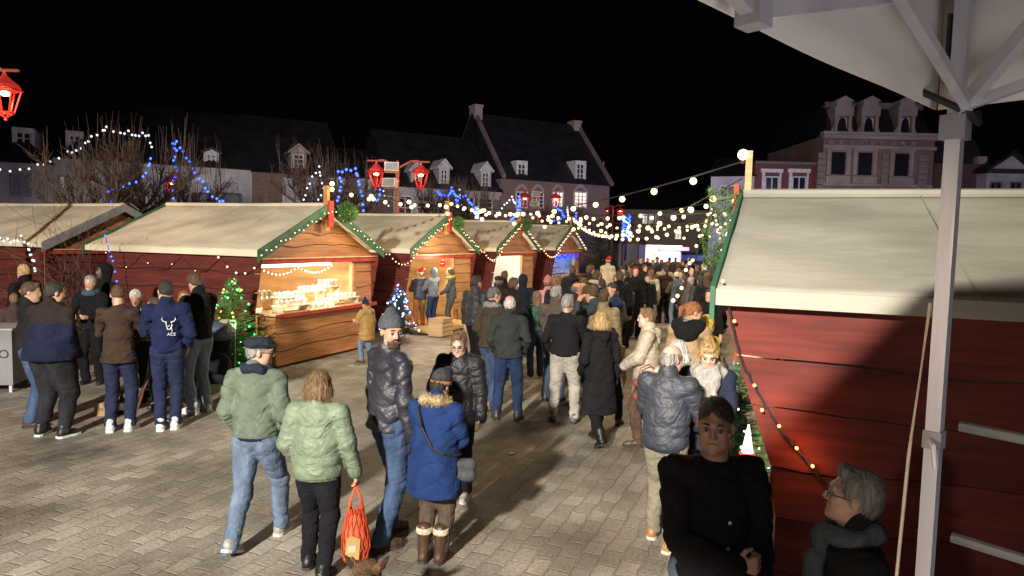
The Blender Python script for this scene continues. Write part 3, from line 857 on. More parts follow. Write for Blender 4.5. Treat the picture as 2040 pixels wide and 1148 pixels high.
# ------------------------------------------------------------ string lights
def catenary(a, b, sag, n):
    a, b = Vector(a), Vector(b)
    return [a.lerp(b, k / n) - Vector((0, 0, sag * 4 * (k / n) * (1 - k / n))) for k in range(n + 1)]
WARM = (1, .74, .38)
def festoon(a, b, sag, step, label, r=.05, skip0=0):
    L = (Vector(b) - Vector(a)).length; n = max(2, int(round(L / step)))
    t = thing('festoon_string', label, 'string lights', a, 0, 'globe bulb strings over the walkway')
    pts = [p - Vector(a) for p in catenary(a, b, sag, n)]
    MB().tube(pts, .008, 4).build('cable', DARK, t)
    for p in pts[skip0:-1]:
        rr = r * .85 * (1 + max(0, (p + Vector(a)).y - 9) * .014)
        s_ = add_bulb(t, p - Vector((0, 0, rr * 1.2)), rr, WARM, 2.1)
    sk = MB()
    for p in pts[skip0:-1]: sk.lathe([(.018, 0), (.018, -.05)][::-1], (p.x, p.y, p.z), 6)
    sk.build('sockets', DARK, t)
    t.children[-1].name = 'socket'
    return t
P_ = [SL(i, SW / 2, -.3, PEAK + .38) for i in range(4)]
Q0 = cR + ER1 * (SW * 1.02 / 2) + ER2 * (-.38) + Vector((0, 0, 2.87 + .42))
Q0 = Vector((aty(1480, 318, Q0.y).x, Q0.y, aty(1480, 322, Q0.y).z))
Qs = [Q0] + [Vector((Q0.x, Q0.y, 3.3)) + E1 * (5.3 * k) for k in range(1, 5)]
# round bulb on each post
def post_bulb(p, lbl):
    t = thing('post_bulb', lbl, 'lamp', p, 0, 'bulbs on top of the chalet posts')
    MB().ball((0, 0, .06), .048, 12, 8).build('bulb', emit(WARM, 3), t, True)
    MB().lathe([(.02, -.02), (.02, .01)], n=8).build('socket', DARK, t)
post_bulb(P_[0], 'glowing globe bulb on the post of the sweet chalet'); post_bulb(Q0, 'large glowing globe bulb on the pole of the near right chalet')
festoon(Q0, P_[1], .35, .8, 'globe bulb string climbing from the chalet row to the top of the right pole', .045, 1)
festoon(P_[0], P_[1], .15, .62, 'globe bulb string from the sweet chalet to the second chalet')
festoon(P_[0], Qs[2], .35, .75, 'globe bulb string starting at the sweet chalet post and crossing the walkway')
festoon(P_[0], Qs[3], .6, .85, 'lower sagging globe bulb string from the sweet chalet across the walkway')
festoon(P_[1], P_[2], .2, .8, 'globe bulb string between the second and third chalets')
festoon(P_[1], Qs[3], .4, .9, 'globe bulb string from the second chalet across the walkway')
festoon(P_[2], P_[3], .25, .9, 'globe bulb string between the third and farthest chalets')
festoon(P_[2], Qs[3], .35, .95, 'globe bulb string from the third chalet across the walkway')
festoon(P_[2], Qs[4], .7, 1.0, 'sagging globe bulb string from the third chalet to the far right')
festoon(P_[3], Qs[4], .35, 1.1, 'farthest globe bulb string over the dense crowd')
festoon(Q0 - Vector((0, 0, .15)), P_[3], .6, .95, 'globe bulb string from the near right pole to the farthest chalet', .045, 1)
festoon(Qs[1], P_[2], .3, .85, 'globe bulb string coming out behind the near right roof to the third chalet')
festoon(Qs[2], P_[3], .45, .9, 'globe bulb string over the dense crowd to the farthest chalet')
festoon(Qs[1], P_[3], .8, .85, 'lowest globe bulb string crossing above the dense crowd')
# poles that carry the far ends
for k, q in enumerate(Qs[1:]):
    if k == 0: continue
    t = thing('festoon_pole', ('wooden pole carrying bulb strings just past the near right chalet', 'wooden pole carrying bulb strings halfway down the walkway', 'wooden pole carrying bulb strings at the far end')[k - 1], 'pole', (q.x, q.y, 0))
    MB().tube([(0, 0, 0), (0, 0, q.z)], .05, 8).build('shaft', plank_mat('post_wood', (.45, .2, .06), (.6, .3, .1), False), t)
    MB().box(-.2, .2, -.2, .2, 0, .08).build('base', DARK, t)
# warm light of those bulbs; the last four points are added walkway fill
for p, w in ((SL(0, 2.2, -1.5, 3.0), 130), (SL(0, 5.5, -2.0, 3.0), 130), (SL(0, 8.5, -2.2, 3.0), 100), (SL(0, 12, -2.5, 3.0), 60), (SL(0, 16, -2.5, 3.0), 60), (SL(0, 21, -4, 3.2), 65), (Q0 + Vector((-.6, .8, -.2)), 14), (SL(0, 10, -6, 3.1), 30), (SL(0, 27, -6, 3.4), 60), (Vector((2.6, 10.5, 3.6)), 170), (Vector((4.2, 15, 3.6)), 220), (Vector((6, 20, 3.6)), 250), (Vector((8, 26, 3.8)), 270)):
    lamp('POINT', p, w, (1, .76, .47), .4)
# fairy lights along verges
FW = (1, .60, .36)
def verge_lights(i, label, org=None, rot=None, W=SW, e=EAVE, pk=PEAK, y=-.29, nn=20):
    org = A0 + E1 * S0S[i] if org is None else org
    t = thing('fairy_lights', label, 'string lights', org, ROT if rot is None else rot, 'fairy light strings on the chalets')
    pts = []
    for k in range(nn * 2 + 1):
        u = k / (nn * 2); x = -.16 + (W + .32) * u
        z = e - .07 + (pk - e - .02) * (1 - abs(2 * u - 1)) + .035 * math.sin(k * 1.9)
        pts.append(Vector((x, y, z)))
    MB().tube(pts, .006, 3).build('cable', DARK, t)
    for k, p in enumerate(pts): add_bulb(t, p + Vector((0, -.02, 0)), .014 + .003 * (i or 0), FW, 1.5, n=6)
    return t
for i, s_ in enumerate(('along the green roof edges of the sweet chalet', 'along the roof edges of the second chalet', 'along the roof edges of the third chalet', 'along the roof edges of the farthest chalet')):
    verge_lights(i, 'warm fairy lights ' + s_, nn=(16, 18, 22, 24)[i])
verge_lights(0, 'warm fairy lights up the green gable edge of the near right chalet', cR, ROT + PI, SW * 1.02, 2.1, 2.87, -.66, 12)
# swags linking neighbouring chalets
for i in (0, 1, 2):
    a, b_ = SL(i, SW + .15, -.4, EAVE - .1), SL(i + 1, -.15, -.4, EAVE - .1)
    t = thing('fairy_lights', 'short fairy light swag in the gap after the ' + ('sweet', 'second', 'third')[i] + ' chalet', 'string lights', a, 0, 'fairy light strings on the chalets')
    pts = [p - a for p in catenary(a, b_, .25, 9)]
    MB().tube(pts, .006, 3).build('cable', DARK, t)
    for p in pts: add_bulb(t, p, .016 + .004 * i, FW, 2.2, n=6)
# tinsel garlands on the left side wall of the sweet chalet (side wall faces the camera: local x=0)
t = thing('tinsel_garland', 'dark tinsel garland with small bulbs swagged along the red side wall under the eave', 'garland', A0, ROT)
pts = []
ys = [3.7, 2.75, 1.7, .75, -.3]; 
for k in range(4):
    for j in range(10):
        u = j / 10; y = ys[k] * (1 - u) + ys[k + 1] * u
        pts.append(Vector((-.07, y, 1.98 - .28 * math.sin(PI * u))))
gt = MB().tube(pts, .008, 4)
rnd = random.Random(3)
for p in pts:
    for q in range(7):
        d = Vector((rnd.uniform(-1, .2), rnd.uniform(-1, 1), rnd.uniform(-1, 1))).normalized() * rnd.uniform(.02, .05)
        p2 = p + Vector((0, rnd.uniform(-.04, .04), 0)); s2 = d.cross(Vector((0, 0, 1))) * .12
        gt.add([p2 - s2, p2 + s2, p2 + d], [(0, 1, 2)])
gt.build('tinsel', M('metal', (.35, .12, .09), metal=.8, rough=.3), t)
for k in range(30, 40, 2): add_bulb(t, pts[k] - Vector((.03, 0, 0)), .02, FW, 2.2, n=6)
for k in range(0, 30, 6): add_bulb(t, pts[k] - Vector((.03, 0, 0)), .012, FW, 1.6, n=6)
# string running down the near right wall
rw = lambda x, y, z: cR + ER1 * x + ER2 * y + Vector((0, 0, z))
def onR(px, py, off=.07):
    r = ray(px, py); n = Vector(-ER1) * -1; p0 = cR + ER1 * (SW * 1.02 + off)
    tt = (p0 - Vector((0, 0, CAMH))).dot(ER1) / r.dot(ER1)
    return Vector((0, 0, CAMH)) + r * tt
path = [(1450, 600), (1462, 660), (1478, 720), (1503, 768), (1530, 815), (1553, 850), (1587, 893), (1620, 930), (1640, 965)]
t = thing('cable_lights', 'black cable with small orange bulbs slanting down the near red chalet wall', 'string lights', (0, 0, 0))
pts = [onR(x, y, .09) for x, y in path]
dense = []
for a, b_ in zip(pts[:-1], pts[1:]):
    for k in range(4): dense.append(a.lerp(b_, k / 4) + Vector((0, 0, -.01 * (k % 2))))
MB().tube(dense, .008, 5).build('cable', DARK, t)
MB().tube([p + Vector((0.0, 0, .012 * math.sin(i * 2))) for i, p in enumerate(dense)], .006, 5).build('wound_cable', DARK, t)
for x, y in ((1503, 768), (1518, 817), (1552, 849), (1587, 893), (1619, 929), (1463, 640), (1440, 560)):
    p = onR(x, y, .12) ; add_bulb(t, p, .012, (1, .30, .12), 2.6, n=8)
for x, y in ((1518, 822), (1560, 856), (1592, 896), (1617, 926)):
    lamp('POINT', onR(x, y, .16), .7, (1, .3, .12), .012)
# pixel path chains at real depth
def chain(path, Y, col, s, r, label, group, n_between=2, name='led_chain'):
    pts = [aty(x, y, Y + (k * .13) % .4) for k, (x, y) in enumerate(path)]
    o = pts[0].copy(); out = []
    for a, b_ in zip(pts[:-1], pts[1:]):
        for k in range(n_between): out.append(a.lerp(b_, k / n_between) - o + Vector((0, 0, -.05 * math.sin(PI * k / n_between))))
    out.append(pts[-1] - o)
    t = thing(name, label, 'string lights', o, 0, group)
    MB().tube(out, .008, 3).build('cable', DARK, t)
    for p in out[:100]: add_bulb(t, p, r, col, s, n=6)
    return t
BL = (.03, .09, 1); WH = (.75, .88, 1)
G = 'LED chains draped over the bare trees'
chain([(225, 520), (233, 480), (229, 440), (228, 415), (216, 382), (232, 370), (258, 366), (285, 352), (296, 330), (300, 316)], 18, BL, 4.5, .034, 'blue LED chain rising from behind the chalet into the left tree', G)
chain([(345, 395), (345, 360), (352, 340), (346, 320), (352, 300), (344, 286), (352, 282), (365, 302), (378, 322), (388, 345), (404, 362), (414, 382), (432, 396), (444, 401)], 23, BL, 4.5, .045, 'blue LED chain looped high in the tree by the red lantern', G)
chain([(210, 470), (225, 520), (240, 590)], 12.8, BL, 4.5, .02, 'short blue LED chain hanging beside the red chalet corner', G, 4)
chain([(0, 338), (40, 338), (75, 328), (100, 322), (135, 302), (152, 300), (170, 285), (182, 272), (205, 260), (212, 253), (240, 265), (256, 261), (270, 270), (284, 265), (296, 270), (302, 293)], 20, WH, .95, .035, 'white LED chain sagging from the left edge up over the tree', G)
chain([(605, 398), (612, 375), (622, 352), (636, 332), (638, 350), (645, 375), (634, 398), (616, 410)], 24, WH, 1.5, .035, 'white LED tear shape in the tree above the sweet chalet', G)
chain([(672, 400), (677, 380), (680, 362), (674, 342), (690, 338), (708, 336), (712, 350), (716, 368), (722, 390), (724, 420)], 24, BL, 4.5, .05, 'blue LED arch in the tree above the sweet chalet', G)
chain([(757, 378), (756, 390), (750, 400)], 25, BL, 4.5, .04, 'short blue LED run just left of the main lamp post', G)
chain([(762, 366), (766, 390), (774, 410)], 25, WH, 1.5, .03, 'short white LED run just left of the main lamp post', G)
chain([(872, 382), (885, 390), (896, 386), (900, 374), (908, 390), (910, 410), (912, 392), (928, 390), (940, 408), (950, 420)], 30, BL, 4.5, .055, 'blue LED zigzag above the second chalet', G, 3)
chain([(916, 378), (918, 395), (922, 418)], 30, WH, 1.5, .04, 'white LED run within the blue zigzag above the second chalet', G)
chain([(1018, 438), (1030, 425), (1034, 392), (1036, 410), (1034, 440)], 33, BL, 4.5, .06, 'blue LED column left of the second lamp post', G, 4)
chain([(990, 425), (1005, 408), (1020, 392), (1026, 405)], 33, WH, 1.5, .045, 'white LED run rising towards the second lamp post', G, 3)
chain([(1108, 412), (1118, 420), (1124, 432), (1104, 440)], 36, BL, 4.5, .06, 'blue LED loop right of the second lamp post', G, 3)
chain([(1148, 425), (1146, 445)], 36, BL, 4.5, .06, 'short blue LED drop near the far chalet roof', G, 4)
chain([(1130, 412), (1132, 430)], 36, WH, 1.5, .05, 'short white LED drop near the far chalet roof', G, 4)
chain([(0, 474), (15, 476), (28, 480), (42, 470), (56, 486), (58, 498), (62, 508), (68, 520), (70, 540)], 13.9, WH, .95, .026, 'white LED chain hanging in front of the left edge chalet', G, 2)
# blue light column and white tube
t = thing('light_column', 'tall column wound with bright blue lights behind the chalet row', 'light decoration', (aty(1247, 470, 44).x, 44, 0))
zz0, zz1 = aty(1247, 476, 44).z, aty(1247, 428, 44).z
MB().tube([(0, 0, 0), (0, 0, zz1)], .07, 8).build('pole', DARK, t)
rnd = random.Random(5)
for k in range(60):
    u = k / 60; a = k * 1.9
    add_bulb(t, (.22 * math.cos(a), .22 * math.sin(a), zz0 + (zz1 - zz0) * u), .07, BL if k % 3 else (.3, .8, 1), 3.5, n=6)
t = thing('light_tube', 'short upright white blue light tube above the second chalet', 'light decoration', aty(950, 436, 31), 0)
MB().tube([(0, 0, 0), (0, 0, .55)], .09, 8).build('tube', emit((.5, .75, 1), 2), t)
MB().tube([(0, 0, -2.5), (0, 0, -.02)], .03, 6).build('pole', DARK, t)
lamp('POINT', (aty(1430, 480, 43).x, 43, 3.0), 160, (.05, .12, 1), .2)
lamp('POINT', (aty(1247, 450, 43.4).x - .4, 43.2, 3.0), 40, (.05, .12, 1), .2)

# ------------------------------------------------------------ street lamps with red lanterns
REDM = M('metal', (.45, .03, .02), rough=.4); POSTM = M('metal', (.30, .07, .035), rough=.5)
def lantern(parent, p, k=1.0, power=14, name='lantern'):
    """six sided tapered lantern hanging by its cap; p top centre"""
    e = bpy.data.objects.new(name, None); 
    f = MB(); n = 6
    top, bot, h = .25 * k, .13 * k, .42 * k
    z0 = p[2] - .28 * k
    ring = lambda r, z: [(p[0] + r * math.cos(PI / 6 + 2 * PI * i / n), p[1] + r * math.sin(PI / 6 + 2 * PI * i / n), z) for i in range(n)]
    A, B, C_ = ring(top, z0), ring(bot, z0 - h), ring(top * 1.18, z0)
    for i in range(n):
        f.tube([A[i], B[i]], .017 * k, 5); f.tube([B[i], B[(i + 1) % n]], .016 * k, 5); f.tube([A[i], A[(i + 1) % n]], .016 * k, 5)
        f.tube([B[i], (p[0], p[1], z0 - h - .10 * k)], .012 * k, 4)
    f.ball((p[0], p[1], z0 - h - .12 * k), .03 * k, 8, 5)
    o = f.build(name, REDM, parent)
    MB().lathe([(top * 1.22, 0), (top * 1.05, .07 * k), (top * .55, .16 * k), (top * .4, .2 * k), (.05 * k, .24 * k), (.03 * k, .3 * k)], (p[0], p[1], z0 + .012), 6).build('lantern_cap', REDM, o)
    MB().ball((p[0], p[1], z0 - .07 * k), .06 * k, 8, 6, (1.6, 1.6, .8)).build('lamp_bulb', emit((1, .62, .35), 5), o, True)
    for i in range(n):
        a, b2, c2, d2 = Vector(A[i]), Vector(A[(i + 1) % n]), Vector(B[(i + 1) % n]), Vector(B[i])
    return o
def street_lamp(px, pytop, Y, label, arms=((-1, 42), (1, 46)), k=1.0, flood=False, power=14):
    p = aty(px, pytop, Y); t = thing('street_lamp', label, 'street lamp', (p.x, Y, 0), 0, 'red lantern street lamps')
    H = p.z
    MB().lathe([(.16, 0), (.16, .5), (.1, .6), (.075, 1.2), (.06, H - .3), (.075, H - .25), (.06, H + .05), (.03, H + .12)], n=12).build('post', POSTM, t, True)
    ar = MB()
    for sg, dpx in arms:
        x = sg * dpx / FPX * Y
        ar.tube([(0, 0, H - .12), (x * .3, 0, H), (x * .6, 0, H + .12), (x * .85, 0, H + .13), (x, 0, H + .09), (x, 0, H - .1)], [.04, .035, .03, .028, .028, .025], 6)
        ar.tube([(x - .28, 0, H + .1), (x + .28, 0, H + .1)], .03, 6)
        lantern(t, (x, 0, H + .03), k)
        wp = Vector((p.x + x, Y, H + .03 - .42 * k))
        lamp('POINT', wp, power, (1, .16, .07), .05)
    ar.build('arm', POSTM, t)
    if flood:
        for i, (dx, dz, ry) in enumerate(((-.16, -.12, .2), (-.2, -.62, -.25))):
            m = Matrix.Translation((dx, -.2, H + dz)) @ Euler((R_(-14), 0, ry)).to_matrix().to_4x4()
            fl = MB().box(-.22, .22, -.12, .12, -.14, .14, m).build('floodlight', M('paint', (.62, .55, .42)), t)
            MB().box(-.19, .19, -.15, -.122, -.11, .11, m).build('glass', M('plain', (.25, .24, .2), rough=.1), fl)
            MB().tube([(dx, -.15, H + dz), (0, 0, H + dz)], .025, 5).build('bracket', DARK, fl)
    return t
street_lamp(792, 328, 22, 'twin red lantern lamp post with two beige floodlights in the middle of the square', flood=True)
street_lamp(1073, 384, 36, 'second twin red lantern post behind the third chalet', ((-1, 27), (1, 34)), k=1.05, flood=True)
street_lamp(1221, 412, 50, 'farthest twin red lantern post in front of the dark terrace', ((-1, 12), (1, 15)), k=1.0, power=20)
street_lamp(356, 350, 27, 'single red lantern post half hidden by the left tree', ((-1, 13), ), k=1.0)
street_lamp(-40, 150, 13.4, 'red lantern post cut by the left edge of the picture', ((1, 48), ), k=1.05, power=22)
lamp('POINT', (aty(-40, 150, 13.4).x + .4, 12.6, 4.2), 60, (1, .55, .28), .2)

# ------------------------------------------------------------ bare pollarded trees
BARK = M('bark', (.075, .052, .036)); TWIG = M('bark', (.085, .05, .032))
def bare_tree(px, Y, top_py, label, seed, spread=1.6, hfork=2.3, n_limb=7, shoots=14, wander=0.0):
    rnd = random.Random(seed)
    p = aty(px, 470, Y); H = aty(px, top_py, Y).z
    t = thing('bare_tree', label, 'tree', (p.x, Y, 0), 0, 'bare pollarded trees')
    tr = MB(); tr.tube([(0, 0, 0), (.03, 0, hfork * .5), (0, .03, hfork)], [.16, .13, .12], 8)
    cr = MB()
    for i in range(n_limb):
        a = 2 * PI * i / n_limb + rnd.uniform(-.3, .3)
        pt = Vector((0, 0, hfork - rnd.uniform(0, .3))); r = .075
        d = Vector((math.cos(a), math.sin(a), .55)).normalized()
        pts = [pt.copy()]; rr = [r]
        seg = spread / 5
        for k in range(5):
            d = (d + Vector((rnd.uniform(-.35, .35), rnd.uniform(-.35, .35), rnd.uniform(-.15, .35)))).normalized()
            pt = pt + d * seg; r *= .8; pts.append(pt.copy()); rr.append(r)
            # knuckle side branches
            for q in range(3):
                b0 = pt.copy(); bd = (d + Vector((rnd.uniform(-1, 1), rnd.uniform(-1, 1), rnd.uniform(-.1, .9)))).normalized()
                bp = [b0]; br = [r * .5]; L = rnd.uniform(.3, .8)
                for m in range(4):
                    bd = (bd + Vector((rnd.uniform(-.4, .4), rnd.uniform(-.4, .4), rnd.uniform(-.1, .35)))).normalized()
                    bp.append(bp[-1] + bd * L / 4); br.append(max(.007, br[-1] * .7))
                    for z in range(2):
                        td = (bd + Vector((rnd.uniform(-.9, .9), rnd.uniform(-.9, .9), rnd.uniform(-.2, .9)))).normalized() * rnd.uniform(.15, .45)
                        mid = bp[-1] + td * .5 + Vector((rnd.uniform(-.05, .05), rnd.uniform(-.05, .05), 0))
                        cr.tube([bp[-1], mid, bp[-1] + td], [.009, .007, .004], 3, False)
                cr.tube(bp, br, 4, False)
        tr.tube(pts, rr, 6)
        for k in range(shoots):
            b0 = pts[rnd.randint(2, 5)]; hh = max(.5, (H - b0.z)) * rnd.uniform(.45, 1.0)
            lean = Vector((rnd.uniform(-.18, .18), rnd.uniform(-.18, .18), 1))
            cr.tube([b0, b0 + lean * hh * .5 + Vector((rnd.uniform(-.06, .06), 0, 0)), b0 + lean * hh], [.014, .01, .004], 3, False)
    tr.build('trunk', BARK, t, True); cr.build('crown', TWIG, t)
    return t
bare_tree(285, 22, 222, 'large bare pollard wound with blue lights left of the sweet chalet', 1, 2.0, 3.2, 8, 9)
bare_tree(196, 18.5, 250, 'brownish bare tree between the two left chalets', 2, 1.8, 2.6, 8, 5)
bare_tree(392, 27, 250, 'slender bare pollard behind the single red lantern', 3, 1.5, 3.0, 6, 7)
bare_tree(632, 26, 275, 'bare pollard with tall shoots above the sweet chalet roof', 4, 1.8, 3.2, 8, 13)
bare_tree(700, 27, 300, 'bare pollard carrying the blue light arch', 5, 1.7, 3.2, 7, 10)
bare_tree(880, 31, 350, 'bare pollard behind the second chalet roof', 6, 1.9, 3.0, 8, 16)
bare_tree(930, 33, 350, 'bare pollard next to the white light tube', 7, 1.7, 3.0, 8, 14)
bare_tree(1118, 39, 395, 'small bare tree right of the second lamp post', 8, 1.7, 2.8, 8, 12)
# low shrub whose twigs overhang the dark gap left of the sweet chalet
def twig_bush(p, r, h, label, seed):
    rnd = random.Random(seed); t = thing('bare_shrub', label, 'shrub', p); cr = MB()
    for i in range(90):
        a = rnd.uniform(0, 2 * PI); d = Vector((math.cos(a) * .5, math.sin(a) * .5, 1)).normalized(); q = Vector((0, 0, .2)); pts = [q.copy()]; rr = [.016]
        L = rnd.uniform(.6, 1) * h
        for k in range(9):
            d = (d + Vector((rnd.uniform(-.5, .5), rnd.uniform(-.5, .5), rnd.uniform(-.35, .3)))).normalized()
            q = q + d * L / 8; pts.append(q.copy()); rr.append(max(.004, rr[-1] * .82))
        cr.tube(pts, rr, 3, False)
    MB().tube([(0, 0, 0), (0, 0, .5)], [.09, .05], 8).build('trunk', BARK, t); cr.build('crown', TWIG, t)
twig_bush((aty(160, 470, 14.1).x, 14.1, 0), .8, 3.2, 'tangled bare shrub in the gap between the left chalets', 21)

# ------------------------------------------------------------ firs
def fir(loc, H, r, label, lights, seed, name='christmas_tree', col=(.08, .18, .045), n=2600, group='decorated fir trees', lr=.018):
    rnd = random.Random(seed); t = thing(name, label, 'fir tree', loc, rnd.uniform(0, 6), group)
    MB().tube([(0, 0, 0), (0, 0, H * .95)], [.035, .01], 6).build('trunk', BARK, t)
    cr = MB(); tips = []
    nb = int(26 * H)
    for i in range(nb * 10):
        u = rnd.random() ** 1.25 * .98; z = H * (.08 + .92 * u); rr = r * (1 - u) ** .8 * rnd.uniform(.75, 1.12)
        a = rnd.uniform(0, 2 * PI); d = Vector((math.cos(a), math.sin(a), rnd.uniform(-.05, .4))).normalized()
        b0 = Vector((0, 0, z)); b1 = b0 + d * rr; tips.append(b1)
        cr.tube([b0, b1], [.006, .003], 3, False)
        m = max(4, int(rr / .028))
        for k in range(1, m + 1):
            q = b0 + (b1 - b0) * (k / m)
            for sg in (-1, 1, 0):
                side = d.cross(Vector((0, 0, 1))).normalized() * sg * rnd.uniform(.6, 1.1) + d * .8 + Vector((0, 0, rnd.uniform(-.2, .5)))
                e_ = q + side.normalized() * rnd.uniform(.035, .07)
                w = Vector((rnd.uniform(-1, 1), rnd.uniform(-1, 1), rnd.uniform(-1, 1))).normalized() * .006
                cr.add([q - w, q + w, e_], [(0, 1, 2)])
    cr.build('crown', M('leaf', col), t)
    rnd2 = random.Random(seed + 1)
    for k in range(lights[0]):
        b1 = rnd2.choice(tips); c = rnd2.choice(lights[1])
        add_bulb(t, b1 * 1.0 + Vector((0, 0, .01)), lr * rnd2.uniform(.7, 1.2), c, 3, 'light_bulb', 6)
    return t
GR = (.04, 1, .22); YE = (1, .6, .12)
gp = Vector((aty(462, 552, 11.2).x, 11.2, 0)); fir(gp, aty(447, 552, 11.2).z, .62, 'fir strung with green and yellow lights against the red chalet wall', (90, [GR, GR, YE, YE, (.2, 1, .4)]), 31, lr=.017)
lamp('POINT', (gp.x + .3, gp.y - .6, 1.0), 11.0, (.35, 1, .3), .1)
gp = gnd(793, 676); fir(gp, aty(790, 566, gp.y).z, .5, 'small fir covered in blue and pink lights between first two chalets', (80, [(.1, .2, 1), (.1, .25, 1), (.5, .6, 1), (1, .2, .4), (.2, .5, 1)]), 32, lr=.024, col=(.04, .08, .06))
lamp('POINT', (gp.x + .35, gp.y - .4, .9), 4, (.2, .3, 1), .1)
gp = gnd(968, 612); fir(gp, 1.6, .42, 'small fir with sparse blue lights beside the third chalet', (50, [(.1, .2, 1), (.6, .6, 1)]), 33, lr=.028, n=900, col=(.05, .10, .06))
gp = gnd(1095, 590); fir(gp, 1.9, .42, 'small fir with blue lights beside the farthest chalet', (50, [(.1, .2, 1), (.3, .4, 1)]), 34, lr=.03, n=900)
gp = Vector((aty(1474, 800, 6.75).x, 6.75, 0)); fir(gp, 1.32, .36, 'fir with cool white lights tucked against the near red chalet', (46, [(.75, .9, 1)]), 35, lr=.013)
lamp('POINT', (gp.x - .42, gp.y - .35, .7), 1.6, (.8, .9, 1), .1)
# tall dark hedge tree near the end of the row
gp = gnd(1200, 560); t = fir((aty(1195, 480, 34).x, 34, 0), 3.6, 1.3, 'large dark unlit fir at the end of the chalet row', (0, [WH]), 36, 'fir_tree', (.03, .05, .02), 2000, None)
# fir balls at the gable peaks
def kissing_ball(loc, r, label, seed):
    rnd = random.Random(seed); t = thing('fir_ball', label, 'decoration', loc, 0, 'fir branch balls at the gable peaks')
    cr = MB()
    for i in range(1500):
        d = Vector((rnd.gauss(0, 1), rnd.gauss(0, 1), rnd.gauss(0, 1))).normalized(); q = d * r * rnd.uniform(.5, .95)
        e_ = q + (d + Vector((rnd.uniform(-.8, .8), rnd.uniform(-.8, .8), rnd.uniform(-.8, .8)))).normalized() * .07; w = d.cross(Vector((rnd.random(), 1, 0))).normalized() * .008
        cr.add([q - w, q + w, e_], [(0, 1, 2)])
    cr.build('needles', M('leaf', (.06, .15, .03)), t)
    MB().tube([(0, 0, r * .6), (0, 0, r + .15)], .008, 4).build('hook', DARK, t)
kissing_ball(SL(0, SW / 2 + .35, -.42, PEAK - .12), .20, 'green fir ball hanging at the peak of the sweet chalet', 41)
kissing_ball(SL(1, SW / 2 + .15, -.45, PEAK - .2), .17, 'green fir ball hanging at the peak of the second chalet', 42)
kissing_ball(SL(2, SW / 2, -.45, PEAK - .1), .2, 'green fir ball hanging at the peak of the third chalet', 43)
kissing_ball(SL(3, SW / 2, -.45, PEAK - .05), .2, 'green fir ball hanging at the peak of the farthest chalet', 44)
t = thing('fir_garland', 'green fir garland wound round the festoon pole above the near right chalet', 'garland', Q0 - Vector((0, 0, .0)))
rnd = random.Random(9); cr = MB()
for i in range(2600):
    z = rnd.uniform(-.95, -.25); r = .10 + .10 * abs(math.sin(z * 7)) ; a = rnd.uniform(0, 2 * PI)
    q = Vector((-.12 + .10 * z + r * .7 * math.cos(a), r * .7 * math.sin(a), z)); e_ = q + Vector((rnd.uniform(-1, 1), rnd.uniform(-1, 1), rnd.uniform(-.7, 1))).normalized() * .05
    w = Vector((rnd.uniform(-1, 1), rnd.uniform(-1, 1), 0)) * .006
    cr.add([q - w, q + w, e_], [(0, 1, 2)])
cr.build('needles', M('leaf', (.08, .17, .03)), t)
add_bulb(t, (-.14, -.16, -.66), .035, WARM, 4)

# ------------------------------------------------------------ party tent over the camera
TC = Vector((aty(1862, 300, 1.8).x, 1.8, 0))      # corner leg
TL = Vector((-.74, -.673, 0)).normalized(); TRt = Vector((.673, -.74, 0)).normalized()
tent = thing('party_tent', 'white folding party tent with aluminium frame reaching in from the upper right', 'tent', TC, math.atan2(TRt.y, TRt.x))
# local x along TRt, local y = inwards (rotate x by -90 => TL is x rotated by -90?)
inv = Matrix.Rotation(-math.atan2(TRt.y, TRt.x), 4, 'Z')
def TLc(a, b_, z):                     # a metres along the right edge, b along the left edge
    return inv @ (TRt * a + TL * b_ + Vector((0, 0, z)))
FAB = M('cloth', (.8, .76, .70), rough=.75)
TOPZ = 3.13; VAL = 2.80
legL = MB(); 
def bx(mb, p, w, z0, z1):
    mb.box(p.x - w, p.x + w, p.y - w, p.y + w, z0, z1)
lean = Vector((-.05, 0, 0))
lg = MB(); c = TLc(.06, .06, 0)
lg.box(c.x - .017, c.x + .017, c.y - .017, c.y + .017, .9, 2.72); lo = lg.build('leg', ALU, tent)
lg2 = MB(); lg2.box(c.x - .021, c.x + .021, c.y - .021, c.y + .021, 1.93, 1.975); lg2.build('collar', M('metal', (.3, .3, .33)), lo)
MB().tube([(c.x, c.y - .03, 1.955), (c.x + .02, c.y - .075, 1.955), (c.x + .03, c.y - .08, 1.90)], .007, 6).build('pull_pin', ALU, lo)
MB().box(c.x - .06, c.x + .06, c.y - .06, c.y + .06, .86, .9).build('foot_plate', ALU, lo)
up = MB(); up.box(c.x - .016, c.x + .016, c.y - .016, c.y + .016, 2.722, 3.12); upo = up.build('inner_leg', ALU, tent)
MB().box(c.x - .028, c.x + .028, c.y - .028, c.y + .028, 2.71, 2.77).build('sliding_bracket', M('metal', (.25, .25, .28)), upo)
MB().box(c.x - .028, c.x + .028, c.y - .028, c.y + .028, 3.06, 3.12).build('corner_bracket', M('metal', (.35, .35, .38)), upo)
MB().box(c.x - .03, c.x - .022, c.y - .012, c.y + .012, 2.85, 3.02).build('strap_plate', DARK, upo)
def bar(a, b_, r=.016, m=ALU, name='truss_bar', w=None):
    d = (b_ - a); L = d.length; q = d.to_track_quat('X', 'Z').to_matrix().to_4x4()
    mm = Matrix.Translation(a) @ q
    return MB().box(0, L, -.011, .011, -r, r, mm).build(name, m, tent)
